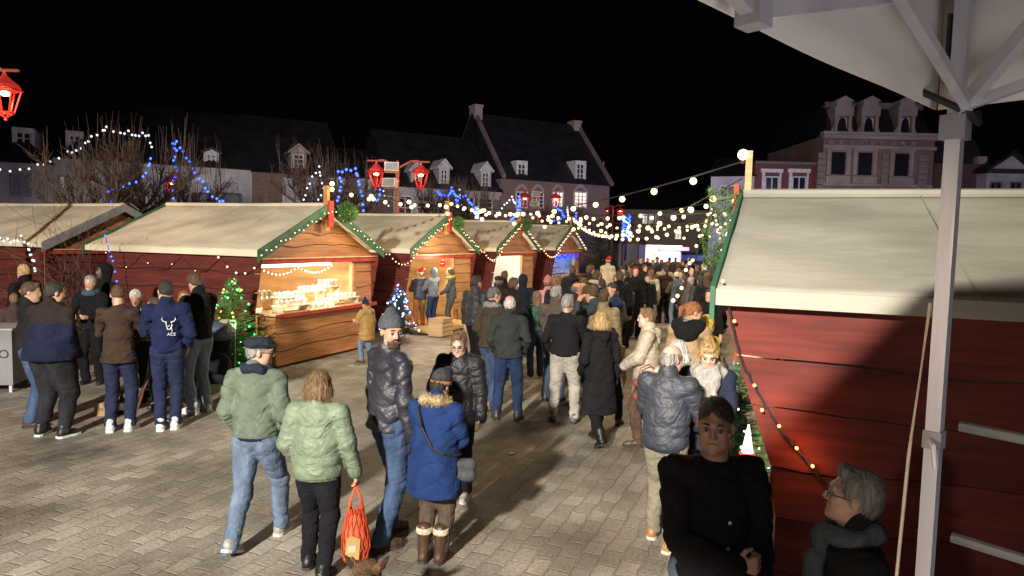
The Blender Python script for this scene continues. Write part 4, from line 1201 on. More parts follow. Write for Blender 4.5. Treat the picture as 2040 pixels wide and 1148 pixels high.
for (f_) in (lambda s_, z, o=0.0: TLc(s_, .06 + o, z), lambda s_, z, o=0.0: TLc(.06 + o, s_, z)):
    n = 3; step = .98
    for k in range(n):
        a0, a1 = .08 + k * step, .08 + (k + 1) * step
        hi, lo_ = (3.07, 2.785)
        if k % 2: hi, lo_ = lo_, hi
        bar(f_(a0, hi), f_(a1, 2.92 if 0 else lo_), .012)
        bar(f_(a0, lo_, .03), f_(a1, hi, .03), .012)
        h = f_(a1, hi); 
        MB().box(h.x - .020, h.x + .020, h.y - .020, h.y + .020, h.z - .022, h.z + .022).build('truss_joint', M('metal', (.45, .45, .48)), tent)
        h = f_(a1, lo_); 
        MB().box(h.x - .020, h.x + .020, h.y - .020, h.y + .020, h.z - .022, h.z + .022).build('truss_joint', M('metal', (.45, .45, .48)), tent)
# rafter from the corner to the peak, with sleeve
pk_ = TLc(1.5, 1.5, 4.05)
bar(TLc(.07, .07, 2.78), TLc(.62, .62, 3.22), .018)
bar(TLc(.07, .07, 3.10), TLc(1.5, 1.5, 3.98), .016, M('metal', (.3, .3, .33)))
# canvas: four roof triangles and valances
cn = [TLc(0, 0, TOPZ), TLc(3, 0, TOPZ), TLc(3, 3, TOPZ), TLc(0, 3, TOPZ)]
for i in range(4):
    a, b_ = cn[i], cn[(i + 1) % 4]
    v, f = grid_sheet(a, b_, pk_, pk_, 20, 16, lambda u, w, p: p + Vector((0, 0, -.07 * math.sin(PI * u) * math.sin(PI * min(1, w * 1.2)) * .6 + .006 * math.sin(u * 25))))
    o = mkmesh('roof_canvas', v, f, FAB, tent, True); o.modifiers.new('s', 'SOLIDIFY').thickness = .004
    wv = lambda u, w, p: p + Vector((.004 * math.sin(u * 23) * (1 - w), .004 * math.sin(u * 19 + 1) * (1 - w), .003 * math.sin(u * 13) * (1 - w)))
    a2, b2 = a.copy(), b_.copy(); a2.z = b2.z = VAL
    v, f = grid_sheet(a2, b2, b_, a, 40, 5, wv)
    o = mkmesh('valance', v, f, FAB, tent, True); o.modifiers.new('s', 'SOLIDIFY').thickness = .004
for a in ((3, .06), (.06, 3), (2.94, 2.94)):
    c2 = TLc(a[0] if a[0] < 3 else 2.94, a[1] if a[1] < 3 else 2.94, 0)
    o = MB().box(c2.x - .027, c2.x + .027, c2.y - .027, c2.y + .027, .9, 3.12).build('leg', ALU, tent)
t = thing('strap', 'black hook and loop strap tied round the tent corner bracket', 'strap', TC + TRt * .04 + TL * .06 + Vector((0, 0, 2.8)))
MB().tube([(-.07, .0, .03), (-.03, -.03, -.0), (.02, -.05, -.03), (.06, -.03, -.05), (.075, 0, -.02)], .009, 5).build('band', DARK, t)
t = thing('cord', 'thin pale cord hanging beside the tent leg', 'cord', TC + Vector((-.045, -.05, 0)))
MB().tube([(.03, 0, 2.3), (.0, 0, 1.9), (-.02, 0, 1.3), (-.03, 0, .9)], .0045, 5).build('rope', M('fabric', (.55, .48, .38)), t)
# stage and its railing
st = MB().prism([(x, y) for x, y in ((-6, -3.4), (1.3, -3.4), (4.5, -1.0), (3.3, 1.2), (1.75, 1.62), (1.2, 1.95), (.85, 1.5), (-1.2, -.3), (-6, -.6))], 0, .86, 'z')
t = tag(st.build('stage_floor', plank_mat('stage_boards', (.12, .09, .06), (.2, .15, .1), False)), 'low wooden stage platform carrying the tent', 'stage')
t = thing('metal_barrier', 'galvanised metal railing on the right beyond the tent leg', 'railing', TC + TRt * .1, math.atan2(TRt.y, TRt.x))
for z in (1.985, 1.69, 1.4, 1.1): MB().tube([(0, 0, z), (1.9, 0, z - .03)], .014, 8).build('rail', M('metal', (.17, .175, .18), metal=.4), t)
for x in (1.0, 1.9): MB().tube([(x, 0, .86), (x, 0, 1.99)], .016, 8).build('upright', M('metal', (.17, .175, .18), metal=.4), t)
lamp('POINT', TC + TL * 1.3 + TRt * 1.1 + Vector((0, 0, 1.5)), 26, (.95, .9, 1), .3)  # added fill that brightens the underside of the canvas
# ============================================================ PEOPLE
def snet(D, org, h):
    """naive surface nets on a numpy grid -> verts, quads"""
    S = D < 0
    c = np.zeros(tuple(n - 1 for n in D.shape), dtype=np.int8)
    offs = [(i, j, k) for i in (0, 1) for j in (0, 1) for k in (0, 1)]
    nx, ny, nz = c.shape
    for (i, j, k) in offs: c += S[i:nx + i, j:ny + j, k:nz + k]
    act = (c > 0) & (c < 8)
    ci = np.argwhere(act)
    if len(ci) == 0: return None, None
    idx = -np.ones(c.shape, dtype=np.int64); idx[act] = np.arange(len(ci))
    val = {o: D[ci[:, 0] + o[0], ci[:, 1] + o[1], ci[:, 2] + o[2]] for o in offs}
    acc = np.zeros((len(ci), 3)); cnt = np.zeros(len(ci))
    for a in offs:
        for ax in range(3):
            if a[ax] == 0:
                b = list(a); b[ax] = 1; b = tuple(b)
                va, vb = val[a], val[b]; m = (va < 0) != (vb < 0)
                t = np.where(m, va / np.where(m, va - vb, 1), 0)
                p = np.tile(np.array(a, float), (len(ci), 1)); p[:, ax] += t
                acc[m] += p[m]; cnt[m] += 1
    V = org + h * (ci + acc / cnt[:, None])
    F = []
    for ax in range(3):
        b1, b2 = [(1, 2), (2, 0), (0, 1)][ax]
        sl0 = [slice(None)] * 3; sl1 = [slice(None)] * 3; sl0[ax] = slice(0, -1); sl1[ax] = slice(1, None)
        s0, s1 = S[tuple(sl0)], S[tuple(sl1)]
        e = np.argwhere(s0 != s1)
        e = e[(e[:, b1] > 0) & (e[:, b2] > 0) & (e[:, b1] < c.shape[b1]) & (e[:, b2] < c.shape[b2])]
        q = []
        for d1, d2 in ((-1, -1), (0, -1), (0, 0), (-1, 0)):
            r = e.copy(); r[:, b1] += d1; r[:, b2] += d2
            q.append(idx[r[:, 0], r[:, 1], r[:, 2]])
        q = np.stack(q, 1); flip = ~s0[e[:, 0], e[:, 1], e[:, 2]]
        q[flip] = q[flip][:, ::-1]
        F.append(q)
    F = np.concatenate(F); F = F[(F >= 0).all(1)]
    return V, F
def smin(a, b, k):
    h = np.clip(.5 + .5 * (b - a) / k, 0, 1)
    return b + (a - b) * h - k * h * (1 - h)
def A3(p): return np.array(p, dtype=float)
def sdf_mesh(prims, h, k=.03, cuts=(), disp=None):
    lo = np.full(3, 1e9); hi = np.full(3, -1e9); bb = []
    for p in prims:
        if p[0] in ('c', '-c'):
            a, b = A3(p[1]), A3(p[2]); r = max(p[3], p[4]) * 1.15 + .02
            l, u = np.minimum(a, b) - r, np.maximum(a, b) + r
        else:
            r = max(p[2]) * 1.05 + .012; l, u = A3(p[1]) - r, A3(p[1]) + r
        bb.append((l, u))
        if not p[0].startswith('-'): lo = np.minimum(lo, l); hi = np.maximum(hi, u)
    lo -= 2 * h; hi += 2 * h
    n = np.ceil((hi - lo) / h).astype(int) + 1
    D = np.full(n, .3)
    ax = [lo[i] + h * np.arange(n[i]) for i in range(3)]
    for p, (l, u) in zip(prims, bb):
        i0 = np.maximum(0, ((l - k * 1.2 - lo) / h).astype(int)); i1 = np.minimum(n, ((u + k * 1.2 - lo) / h).astype(int) + 2)
        if (i1 <= i0).any(): continue
        X = ax[0][i0[0]:i1[0], None, None]; Y = ax[1][None, i0[1]:i1[1], None]; Z = ax[2][None, None, i0[2]:i1[2]]
        sub = D[i0[0]:i1[0], i0[1]:i1[1], i0[2]:i1[2]]
        o = p[-1] if isinstance(p[-1], dict) else {}
        if p[0] in ('c', '-c'):
            a, b = A3(p[1]), A3(p[2]); d = b - a; L2 = max(1e-9, (d * d).sum())
            ys = o.get('ys', 1)
            t = np.clip(((X - a[0]) * d[0] + (Y - a[1]) * d[1] + (Z - a[2]) * d[2]) / L2, 0, 1)
            r = p[3] + (p[4] - p[3]) * t
            if 'puff' in o:
                pit, amp = o['puff']; L = math.sqrt(L2)
                r = r + amp * (np.sqrt(np.abs(np.sin(PI * (t * L / pit + o.get('ph', 0)))) + 1e-4) - .55)
            q = np.sqrt((X - a[0] - t * d[0]) ** 2 + ((Y - a[1] - t * d[1]) / ys) ** 2 + (Z - a[2] - t * d[2]) ** 2)
            dd = (q - r) * (.5 + .5 * min(1, ys))
        else:
            c, rad = A3(p[1]), p[2]
            x, y, z = X - c[0], Y - c[1], Z - c[2]
            if 'rot' in o:
                Rm = o['rot']   # columns = local axes in parent space
                x, y, z = (x * Rm[0][0] + y * Rm[1][0] + z * Rm[2][0], x * Rm[0][1] + y * Rm[1][1] + z * Rm[2][1], x * Rm[0][2] + y * Rm[1][2] + z * Rm[2][2])
            q = np.sqrt((x / rad[0]) ** 2 + (y / rad[1]) ** 2 + (z / rad[2]) ** 2)
            dd = (q - 1) * min(rad) * (1 if min(rad) > .3 * max(rad) else .9)
        kk = o.get('k', k)
        if p[0].startswith('-'):
            sub[...] = -smin(-sub, dd, kk)
        else:
            sub[...] = smin(sub, dd, kk)
    X = ax[0][:, None, None]; Y = ax[1][None, :, None]; Z = ax[2][None, None, :]
    if disp is not None: D = D + disp(X, Y, Z)
    for (nrm, off) in cuts:          # keep dot(n,p) > off
        D = np.maximum(D, off - (X * nrm[0] + Y * nrm[1] + Z * nrm[2]))
    D[0], D[-1], D[:, 0], D[:, -1], D[:, :, 0], D[:, :, -1] = .1, .1, .1, .1, .1, .1
    return snet(D, lo, h)
def smesh(name, prims, h, mat, parent, k=.03, cuts=(), disp=None):
    V, F = sdf_mesh(prims, h, k, cuts, disp)
    if V is None: return None
    me = bpy.data.meshes.new(name)
    me.vertices.add(len(V)); me.vertices.foreach_set('co', V.astype(np.float32).ravel())
    me.loops.add(len(F) * 4); me.loops.foreach_set('vertex_index', F.astype(np.int32).ravel())
    me.polygons.add(len(F)); me.polygons.foreach_set('loop_start', np.arange(0, len(F) * 4, 4, dtype=np.int32))
    me.polygons.foreach_set('loop_total', np.full(len(F), 4, dtype=np.int32)) if False else None
    me.polygons.foreach_set('use_smooth', np.ones(len(F), dtype=bool))
    me.materials.append(mat); me.update(calc_edges=True); me.validate()
    o = bpy.data.objects.new(name, me); COL.objects.link(o); o.parent = parent
    return o
def ik(S, Wt, l1, l2, pole):
    S, Wt, pole = Vector(S), Vector(Wt), Vector(pole)
    d = Wt - S; L = min(d.length, (l1 + l2) * .995)
    if d.length < 1e-6: d = Vector((0, 0, -1))
    u = d.normalized(); Wt = S + u * L
    x = (L * L + l1 * l1 - l2 * l2) / (2 * L) if L > abs(l1 - l2) else l1 * .2
    hh = math.sqrt(max(0, l1 * l1 - x * x))
    w = (pole - u * pole.dot(u))
    w = w.normalized() if w.length > 1e-6 else Vector((0, -1, 0))
    return S + u * x + w * hh, Wt
def hand_prims(W_, d, n, sd, curl=.5, s=1.0, fine=True):
    """palm and five fingers. d = along the fingers, n = palm normal, sd= thumb side direction"""
    d = Vector(d).normalized(); n = (Vector(n) - d * Vector(n).dot(d)).normalized(); t = d.cross(n)
    if t.dot(Vector(sd)) < 0: t = -t
    P = []; W_ = Vector(W_)
    c = W_ + d * .045 * s
    if not fine:
        P.append(('c', W_, W_ + d * .07 * s, .030 * s, .036 * s)); P.append(('c', W_ + d * .09 * s, W_ + d * .13 * s + n * .03, .03 * s, .02 * s)); return P
    for q in (-.024, -.008, .008, .024):
        P.append(('c', W_ + d * .008 * s, W_ + d * .085 * s + t * q * s * 1.1, .017 * s, .0145 * s, {'k': .012}))
    for q, L in ((-.030, .058), (-.0105, .072), (.0105, .078), (.030, .070)):
        b = W_ + d * .088 * s + t * q * s; a1 = curl * .9; a2 = curl * 2.0
        m1 = b + (d * math.cos(a1) + n * math.sin(a1)) * L * .5 * s
        m2 = m1 + (d * math.cos(a2) + n * math.sin(a2)) * L * .33 * s; a3 = curl * 2.7
        m3 = m2 + (d * math.cos(a3) + n * math.sin(a3)) * L * .25 * s
        P += [('c', b, m1, .0095 * s, .0088 * s, {'k': .003}), ('c', m1, m2, .0088 * s, .0082 * s, {'k': .003}), ('c', m2, m3, .0082 * s, .0072 * s, {'k': .003})]
    b = W_ + d * .022 * s + t * .024 * s; m1 = b + (d * .62 + t * .65 + n * .35) * .044 * s; m2 = m1 + (d * .85 + t * .1 + n * .5) * .036 * s
    P += [('c', b, m1, .014 * s, .0115 * s, {'k': .008}), ('c', m1, m2, .0112 * s, .009 * s, {'k': .003})]
    return P

SKIN = (.50, .29, .205); SKIN2 = (.42, .22, .15); SKIN3 = (.58, .36, .28)
HAIRC = {'black': (.028, .023, .02), 'brown': (.075, .04, .022), 'lbrown': (.17, .10, .05), 'blonde': (.40, .27, .12), 'grey': (.27, .26, .25), 'white': (.52, .51, .49), 'ginger': (.25, .09, .03), 'dgrey': (.12, .115, .11)}
# arms: wrist targets for the right hand in units of height 1.75 (x outwards), pole, hand direction, palm normal, curl, show hand
ARMS = {
    'down': ((.25, .04, .82), (.3, -1, 0), (0, .15, -1), (-1, 0, 0), .45, True),
    'out': ((.31, .08, .84), (.5, -1, 0), (.1, .2, -1), (-1, 0, 0), .5, True),
    'swing': ((.25, .22, .92), (.3, -1, -.2), (0, .5, -1), (-1, 0, 0), .5, True),
    'back': ((.25, -.16, .86), (.3, -1, 0), (0, -.2, -1), (-1, 0, 0), .5, True),
    'pocket': ((.185, .13, .93), (.45, -1, 0), (-.3, .3, -.8), (-1, 0, 0), .5, False),
    'pocketout': ((.21, .10, .93), (.45, -1, 0), (-.3, .3, -.8), (-1, 0, 0), .5, True),
    'front': ((.09, .33, 1.10), (1, -.7, -.6), (-.4, .9, .1), (0, 0, 1), .35, True),
    'low': ((.07, .28, 1.0), (1, -.7, -.6), (-.6, .8, 0), (0, 0, -1), .6, True),
    'belly': ((-.02, .24, 1.07), (1, -.4, -.6), (-1, .15, .05), (0, -1, 0), 1.0, True),
    'face': ((.05, .22, 1.47), (1, .2, -1), (-.4, -.3, .8), (0, -1, .2), .7, True),
    'cup': ((.10, .30, 1.16), (1, -.6, -.8), (-.3, .9, .35), (-1, .2, 0), .85, True),
    'phone': ((.04, .33, 1.32), (1, -.2, -1), (-.3, .5, .8), (0, -.6, .5), .6, True),
    'shoulder': ((.16, .12, 1.46), (1, .6, -.4), (0, .1, .6), (0, -1, 0), .5, True),
}
KIND = {  # hem z, chest r, hem r, sleeve add, puff(pitch, amp), collar
    'jacket': (.88, .155, .180, .010, None, .06), 'bomber': (.93, .165, .168, .018, None, .05), 'coat': (.58, .16, .205, .012, None, .06),
    'longcoat': (.42, .16, .22, .012, None, .06), 'puffer': (.86, .175, .18, .022, (.085, .012), .085), 'longpuffer': (.62, .175, .195, .022, (.10, .012), .09),
    'sweater': (.93, .15, .170, .004, None, .03), 'hoodie': (.92, .16, .172, .012, None, .07), 'overshirt': (.84, .155, .182, .009, None, -.2), 'blazer': (.82, .155, .195, .006, None, .04), 'parka': (.64, .185, .225, .024, None, .08),
}
def head_prims(hc, Rm, s, fine):
    def T(p): 
        v = Rm @ (Vector(p) * s) + hc; return (v.x, v.y, v.z)
    rot = [[Rm[i][j] for j in range(3)] for i in range(3)]
    E = lambda c, r, **k: ('e', T(c), tuple(q * s for q in r), dict(rot=rot, **k))
    Ng = lambda c, r, **k: ('-e', T(c), tuple(q * s for q in r), dict(rot=rot, **k))
    C = lambda a, b, ra, rb, **k: ('c', T(a), T(b), ra * s, rb * s, k)
    P = [E((0, -.012, .035), (.074, .094, .088)), E((0, .022, -.03), (.059, .070, .082), k=.02), E((0, .045, -.082), (.036, .040, .030), k=.03)]
    if fine:
        P += [C((-.03, .082, .030), (.03, .082, .030), .013, .013, k=.015), E((-.036, .060, -.022), (.024, .024, .026), k=.02), E((.036, .060, -.022), (.024, .024, .026), k=.02),
              Ng((-.031, .098, .006), (.017, .016, .011), k=.010), Ng((.031, .098, .006), (.017, .016, .011), k=.010),
              C((0, .090, .018), (0, .108, -.022), .0085, .0115, k=.010), E((-.012, .100, -.027), (.008, .009, .007), k=.006), E((.012, .100, -.027), (.008, .009, .007), k=.006),
              C((-.019, .086, -.052), (.019, .086, -.052), .0058, .0058, k=.006), C((-.015, .086, -.063), (.015, .086, -.063), .0068, .0068, k=.006), E((0, .079, -.093), (.020, .018, .016), k=.015),
              E((-.045, .03, -.07), (.02, .03, .025), k=.025), E((.045, .03, -.07), (.02, .03, .025), k=.025)]
    else:
        P += [C((0, .088, .018), (0, .106, -.022), .010, .013, k=.012), E((0, .079, -.09), (.022, .02, .018), k=.015)]
    for q in (-1, 1):
        P.append(E((q * .076, -.008, -.004), (.011, .020, .032), k=.006))
    return P, T, rot
def person(label, at, yaw, H=1.75, top=('jacket', (.03, .03, .04)), legs=((.03, .03, .05),), shoes=(.02, .02, .02), hair=('short', 'brown'), hat=None, arms=('down', 'down'),
           stance='stand', head=(0, 0), girth=1.0, skin=SKIN, extras=(), res=None, lean=0.0, group='visitors at the christmas market', name='person', scarf=None, face=False, hood=False, sole=None, boots=None, z0=0, legmat='denim', topmat=None):
    d = Vector(at[:2]).length
    h = res or (.0075 if d < 3.6 else .0095 if d < 6.6 else .0125 if d < 10 else .018 if d < 17 else .028)
    fine = h < .013
    s = H / 1.75
    root = thing(name, label, 'person' if H > 1.35 else 'child', (at[0], at[1], z0), R_(yaw - 90), group)
    V3 = lambda x, y, z: Vector((x * s, y * s, z * s))
    g_ = girth
    ly = lambda z: lean * max(0, (z - .9))          # forward lean
    kind, tcol = top[0], top[1]
    hem, rc, rh, sl, puff, coll = KIND[kind]
    # --- legs
    st = {'stand': ((-.10, .0, -12), (.10, .02, 12)), 'apart': ((-.15, 0, -15), (.15, 0, 15)), 'walk': ((-.08, -.26, 0), (.09, .26, 4)), 'walk2': ((-.09, .26, -4), (.08, -.26, 0)),
          'step': ((-.11, .10, -8), (.10, -.10, 10)), 'close': ((-.075, .0, -5), (.075, .03, 8)), 'sit': ((-.1, .45, -5), (.1, .45, 5))}[stance]
    hipz = .90 if stance != 'sit' else .5
    drop = .03 if stance.startswith('walk') else 0
    B = []; LG = []; feet = []
    for i, (fx, fy, fa) in enumerate(st):
        sg = -1 if i == 0 else 1
        hip = V3(sg * .085, ly(.9), hipz - drop); behind = stance.startswith('walk') and fy < 0
        an = V3(fx, fy - .02, .10 if behind else .085)
        kn, an = ik(hip, an, .42 * s, .42 * s, (0.1 * sg, 1, .1))
        B += [('c', hip, kn, .062 * s, .045 * s), ('c', kn, an, .042 * s, .03 * s)]
        wob = .006
        LG += [('c', hip, kn, .100 * s * g_, .074 * s * (1 + (g_ - 1) * .6)), ('c', kn, an + Vector((0, 0, -.02 * s)), .073 * s * (1 + (g_ - 1) * .5), .066 * s)]
        feet.append((an, fa, behind))
    LG += [('e', V3(0, ly(.93), hipz + .05 - drop), (.150 * s * g_, .108 * s * g_, .12 * s), {'k': .05})]
    # --- torso and arms
    pel = V3(0, ly(.95), hipz + .05); ch = V3(0, ly(1.28), 1.28 + hipz - .9); nk = V3(0, ly(1.46), 1.45 + hipz - .9)
    dz = hipz - .9
    B += [('c', pel, ch, .105 * s, .11 * s, {'ys': .75}), ('c', ch, nk, .07 * s, .055 * s), ('c', nk, nk + V3(0, .012, .09), .056 * s, .054 * s)]
    T = []
    hz = hem + dz if stance != 'sit' else hipz
    pf = {'puff': (puff[0] * s, puff[1] * s)} if puff else {}
    wst = .97 if kind in ('coat', 'longcoat', 'blazer') else 1.0
    T += [('c', V3(0, ly(max(.9, hem)), hz + .02), V3(0, ly(1.12), 1.12 + dz), rh * s * g_, rc * .98 * wst * s * g_, dict(ys=.82 + .1 * (g_ - 1), **pf)),
          ('c', V3(0, ly(1.12), 1.12 + dz), V3(0, ly(1.32), 1.32 + dz), rc * wst * s * g_, (rc - .012) * s * (1 + (g_ - 1) * .6), dict(ys=.74, **pf)),
          ('c', V3(-.125, ly(1.40), 1.385 + dz), V3(.125, ly(1.40), 1.385 + dz), .070 * s, .070 * s, {'k': .05}),
          ('c', V3(0, ly(1.4), 1.38 + dz), nk + V3(0, 0, .01 if coll > 0 else -.045), .10 * s, (.058 + max(0, coll) * .15) * s, {'k': .04})]
    if coll >= .05 or hood: T += [('c', nk + V3(0, -.006, -.03), nk + V3(0, -.004, .035 + coll * .3), (.066 + coll * .25) * s, (.062 + coll * .2) * s, {'k': .02, 'ys': 1.05})]
    HP = []; wrists = []
    for i, an_ in enumerate(arms):
        sg = -1 if i == 0 else 1
        a_ = ARMS[an_] if isinstance(an_, str) else an_
        sh = V3(sg * .175 * (1 + (g_ - 1) * .35), ly(1.4), 1.395 + dz)
        wt = V3(sg * (a_[0][0] + (.05 * (g_ - 1) * 4 if an_ in ('down', 'pocket') else 0)), a_[0][1] + ly(a_[0][2]), a_[0][2] + dz)
        el, wt = ik(sh, wt, .285 * s, .255 * s, (sg * a_[1][0], a_[1][1], a_[1][2]))
        B += [('c', sh, el, .045 * s, .038 * s), ('c', el, wt, .037 * s, .027 * s)]
        pa = {'puff': (.075 * s, .008 * s), 'ph': .3} if puff else {}
        wf = el.lerp(wt, .97)
        T += [('c', sh, el, (.062 + sl) * s, (.052 + sl) * s, dict(k=.03, **pa)), ('c', el, wf, (.051 + sl) * s, (.042 + sl * .8) * s, dict(k=.02, **pa))]
        hd = Vector((sg * a_[2][0], a_[2][1], a_[2][2])); n = Vector((sg * a_[3][0], a_[3][1], a_[3][2]))
        tsd = Vector((0, 1, 0.4)) if abs(n.x) > .5 else (Vector((0, 0, 1)) if abs(n.y) > .5 else Vector((-sg, 0, .2)))
        if a_[5]: HP += hand_prims(wt, hd, n, tsd, a_[4], s, fine)
        wrists.append((wt, hd.normalized()))
    # --- head
    hp = nk + V3(0, .028, .155)
    Rm = Euler((R_(head[1]), 0, R_(head[0]))).to_matrix()
    hc = nk + V3(0, .005, .06) + Rm @ V3(0, .02, .095)
    P, TT, rot = head_prims(hc, Rm, s * .985, fine)
    gl = 'gloves' in extras
    if not gl: B += HP
    hcut = []
    body = smesh('body', B + P, h, M('skin', skin), root, k=.025)
    if face or (fine and hat != 'hood_up'):
        for q in (-1, 1):
            e_ = MB().ball((0, 0, 0), .0112 * s, 12, 8)
            o = e_.build('eye', M('plain', (.13, .115, .105), rough=.3), root, True, TT((q * .031, .0838, .005)))
            ir = MB().ball((0, 0, 0), .0062 * s, 10, 6, (1, .5, 1)); 
            io = ir.build('iris', M('plain', (.03, .02, .015), rough=.1), o, True); io.location = Rm @ Vector((0, .0085 * s, 0)); io.rotation_euler = Rm.to_euler()
            if hair[1] is not None or True:
                bc = HAIRC.get(hair[1] if hair else 'brown', (.05, .03, .02))
                if hair and hair[1] in ('white', 'blonde'): bc = tuple(x * .6 for x in bc)
                MB().tube([TT((q * .016, .099, .030)), TT((q * .032, .100, .036)), TT((q * .048, .088, .031))], [.004 * s, .0042 * s, .0025 * s], 5).build('eyebrow', M('hair', bc), root, True)
        lipm = M('plain', tuple(x * y for x, y in zip(skin, (.85, .55, .6))), rough=.4)
        MB().tube([TT((-.022, .0885, -.0555)), TT((-.008, .0955, -.0545)), TT((.008, .0955, -.0545)), TT((.022, .0885, -.0555))], [.0015, .0042, .0042, .0015], 5).build('lips', lipm, root, True)
    # --- hair
    hcol = HAIRC.get(hair[1], (.05, .03, .02)) if hair else None
    ss = s * .985
    E = lambda c, r, **k: ('e', TT(c), tuple(q * ss for q in r), dict(rot=rot, **k))
    Cc = lambda a, b, ra, rb, **k: ('c', TT(a), TT(b), ra * ss, rb * ss, k)
    def cut(n, c):     # plane in head space -> parent space
        nn = Rm @ Vector(n).normalized(); return (tuple(nn), c * ss + nn.dot(hc))
    nz = lambda X, Y, Z: .004 * np.sin(95 * X + 4 * np.sin(31 * Z)) * np.sin(88 * Y + 3 * np.sin(25 * Z + 1)) + .003 * np.sin(170 * X + 60 * Y)
    if hair:
        ht = hair[0]; P2 = None; cuts = ()
        hh = max(h * .8, .007) if fine else h
        if ht == 'short': P2 = [E((0, -.020, .040), (.082, .096, .096)), E((0, -.05, -.01), (.073, .058, .065)), Cc((-.02, .05, .115), (.02, .05, .115), .022, .022)]; cuts = (cut((0, -.50, .86), -.008),)
        elif ht == 'volume': P2 = [E((0, -.015, .052), (.088, .105, .098)), E((0, -.055, -.01), (.077, .06, .07)), Cc((-.03, .06, .115), (.03, .055, .12), .032, .036)]; cuts = (cut((0, -.48, .87), -.008),)
        elif ht == 'crop': P2 = [E((0, -.016, .038), (.0775, .0965, .091)), E((0, -.05, -.01), (.070, .056, .06))]; cuts = (cut((0, -.52, .85), .004),)
        elif ht == 'fringe': P2 = [E((0, -.020, .02), (.083, .094, .062)), E((0, -.05, -.015), (.073, .058, .055))]; cuts = (cut((0, -1, .25), .004), cut((0, -.3, -1), -.062))
        elif ht == 'bob': P2 = [E((0, -.020, .038), (.095, .108, .104)), E((0, -.035, -.045), (.128, .100, .095)), E((-.085, -.01, -.06), (.046, .055, .070)), E((.085, -.01, -.06), (.046, .055, .070))]; cuts = (cut((0, -1, .55), -.028), cut((0, 0, 1), -.135))
        elif ht == 'long': P2 = [E((0, -.020, .038), (.090, .104, .100)), Cc((0, -.045, -.03), (0, -.075, -.22), .085, .06, ys=.8), Cc((-.06, -.02, -.02), (-.07, -.02, -.17), .04, .03), Cc((.06, -.02, -.02), (.07, -.02, -.17), .04, .03)]; cuts = (cut((0, -1, .5), -.022),)
        elif ht == 'tail': P2 = [E((0, -.016, .040), (.081, .099, .093)), E((0, -.05, -.01), (.07, .056, .06)), Cc((0, -.11, .05), (0, -.16, .01), .028, .03), Cc((0, -.16, .01), (0, -.15, -.13), .03, .012)]; cuts = (cut((0, -.50, .86), -.004),)
        elif ht == 'bun': P2 = [E((0, -.016, .040), (.083, .10, .094)), E((0, -.05, -.01), (.074, .056, .06)), E((0, -.075, .12), (.036, .036, .032)), Cc((-.07, .03, .04), (-.072, .03, -.04), .014, .008), Cc((.07, .03, .04), (.072, .03, -.04), .014, .008), Cc((-.035, .07, .095), (.035, .07, .095), .02, .02)]; cuts = (cut((0, -.55, .83), -.02),)
        elif ht == 'swept': P2 = [E((0, -.020, .045), (.084, .102, .096)), E((0, -.055, -.01), (.074, .058, .065)), Cc((.01, .075, .118), (-.05, .02, .125), .028, .03), Cc((.02, .085, .112), (.03, .03, .125), .022, .03)]; cuts = (cut((0, -.48, .87), -.006),)
        if P2:
          hob = smesh('hair', P2, hh, M('hair', hcol), root, k=.02, cuts=cuts, disp=((lambda X, Y, Z: (.2 if ht in ('crop', 'short', 'swept') else .5) * nz(X, Y, Z)) if fine else None))
          if fine and hob:
            rs = random.Random(len(label)); sb_ = MB(); vs = hob.data.vertices; crown = Vector(TT((0, -.03, .13)))
            for _k in range(1500 if h < .011 else 600):
                v_ = vs[rs.randrange(len(vs))]; n_ = v_.normal; fl = (Vector(v_.co) - crown) * 6 + Vector((0, 0, -.5)) + Vector((rs.uniform(-.35, .35), rs.uniform(-.35, .35), rs.uniform(-.3, .3)))
                t_a = fl - n_ * fl.dot(n_)
                if t_a.length < .01: continue
                t_a.normalize(); Lh = rs.uniform(.018, .045) * (1.5 if ht in ('bob', 'long', 'volume', 'swept') else .38 if ht in ('crop', 'bun') else .7); w_ = n_.cross(t_a) * .0011
                p0 = v_.co - n_ * .002; p1 = v_.co + t_a * Lh * .5 + n_ * rs.uniform(.002, .007); p2_ = v_.co + t_a * Lh + n_ * rs.uniform(.0, .006)
                sb_.add([p0 - w_, p0 + w_, p1 + w_, p1 - w_, p2_], [(0, 1, 2, 3), (3, 2, 4)])
            sb_.build('hair_strands', M('hair', tuple(min(1, c_ * 1.35) for c_ in hcol)), hob)
        if 'beard' in extras:
            smesh('beard', [E((0, .030, -.070), (.063, .070, .058)), E((0, .06, -.105), (.036, .035, .035))] if 'longbeard' in extras else [E((0, .026, -.068), (.062, .068, .05))], hh, M('hair', hcol), root, k=.02,
                  cuts=(cut((0, .8, -.6), .052), cut((0, -.55, -1), -.012) if False else cut((0, 0, -1), .036)), disp=nz if fine else None)
            MB().tube([TT((-.03, .083, -.048)), TT((-.012, .0975, -.041)), TT((.012, .0975, -.041)), TT((.03, .083, -.048))], [.004, .007, .007, .004], 6).build('moustache', M('hair', hcol), root, True)
    # --- clothing
    ph = random.uniform(0, 9)
    amp = {'sweater': .004, 'puffer': .004, 'longpuffer': .004}.get(kind, .007) * s
    def crease(X, Y, Z, a, kz, kx, p_):
        m_ = .5 + .5 * np.sin(8 * X + 5 * Y + p_) * np.sin(7 * Z + 2 * p_)
        f = np.abs(np.sin(.5 * (kz * Z + kx * X + 3.2 * np.sin(9 * X + 8 * Y + 5 * Z + p_))))
        g2 = np.abs(np.sin(.5 * (kz * .7 * Z - kx * 1.3 * X + 2.6 * np.sin(10 * Y - 7 * X + p_ * 2))))
        return a * m_ * (1 - f) ** 2 + a * (1 - m_) * (1 - g2) ** 2
    ca = {'puffer': .005, 'longpuffer': .005, 'sweater': .007, 'coat': .010, 'longcoat': .010}.get(kind, .013) * s
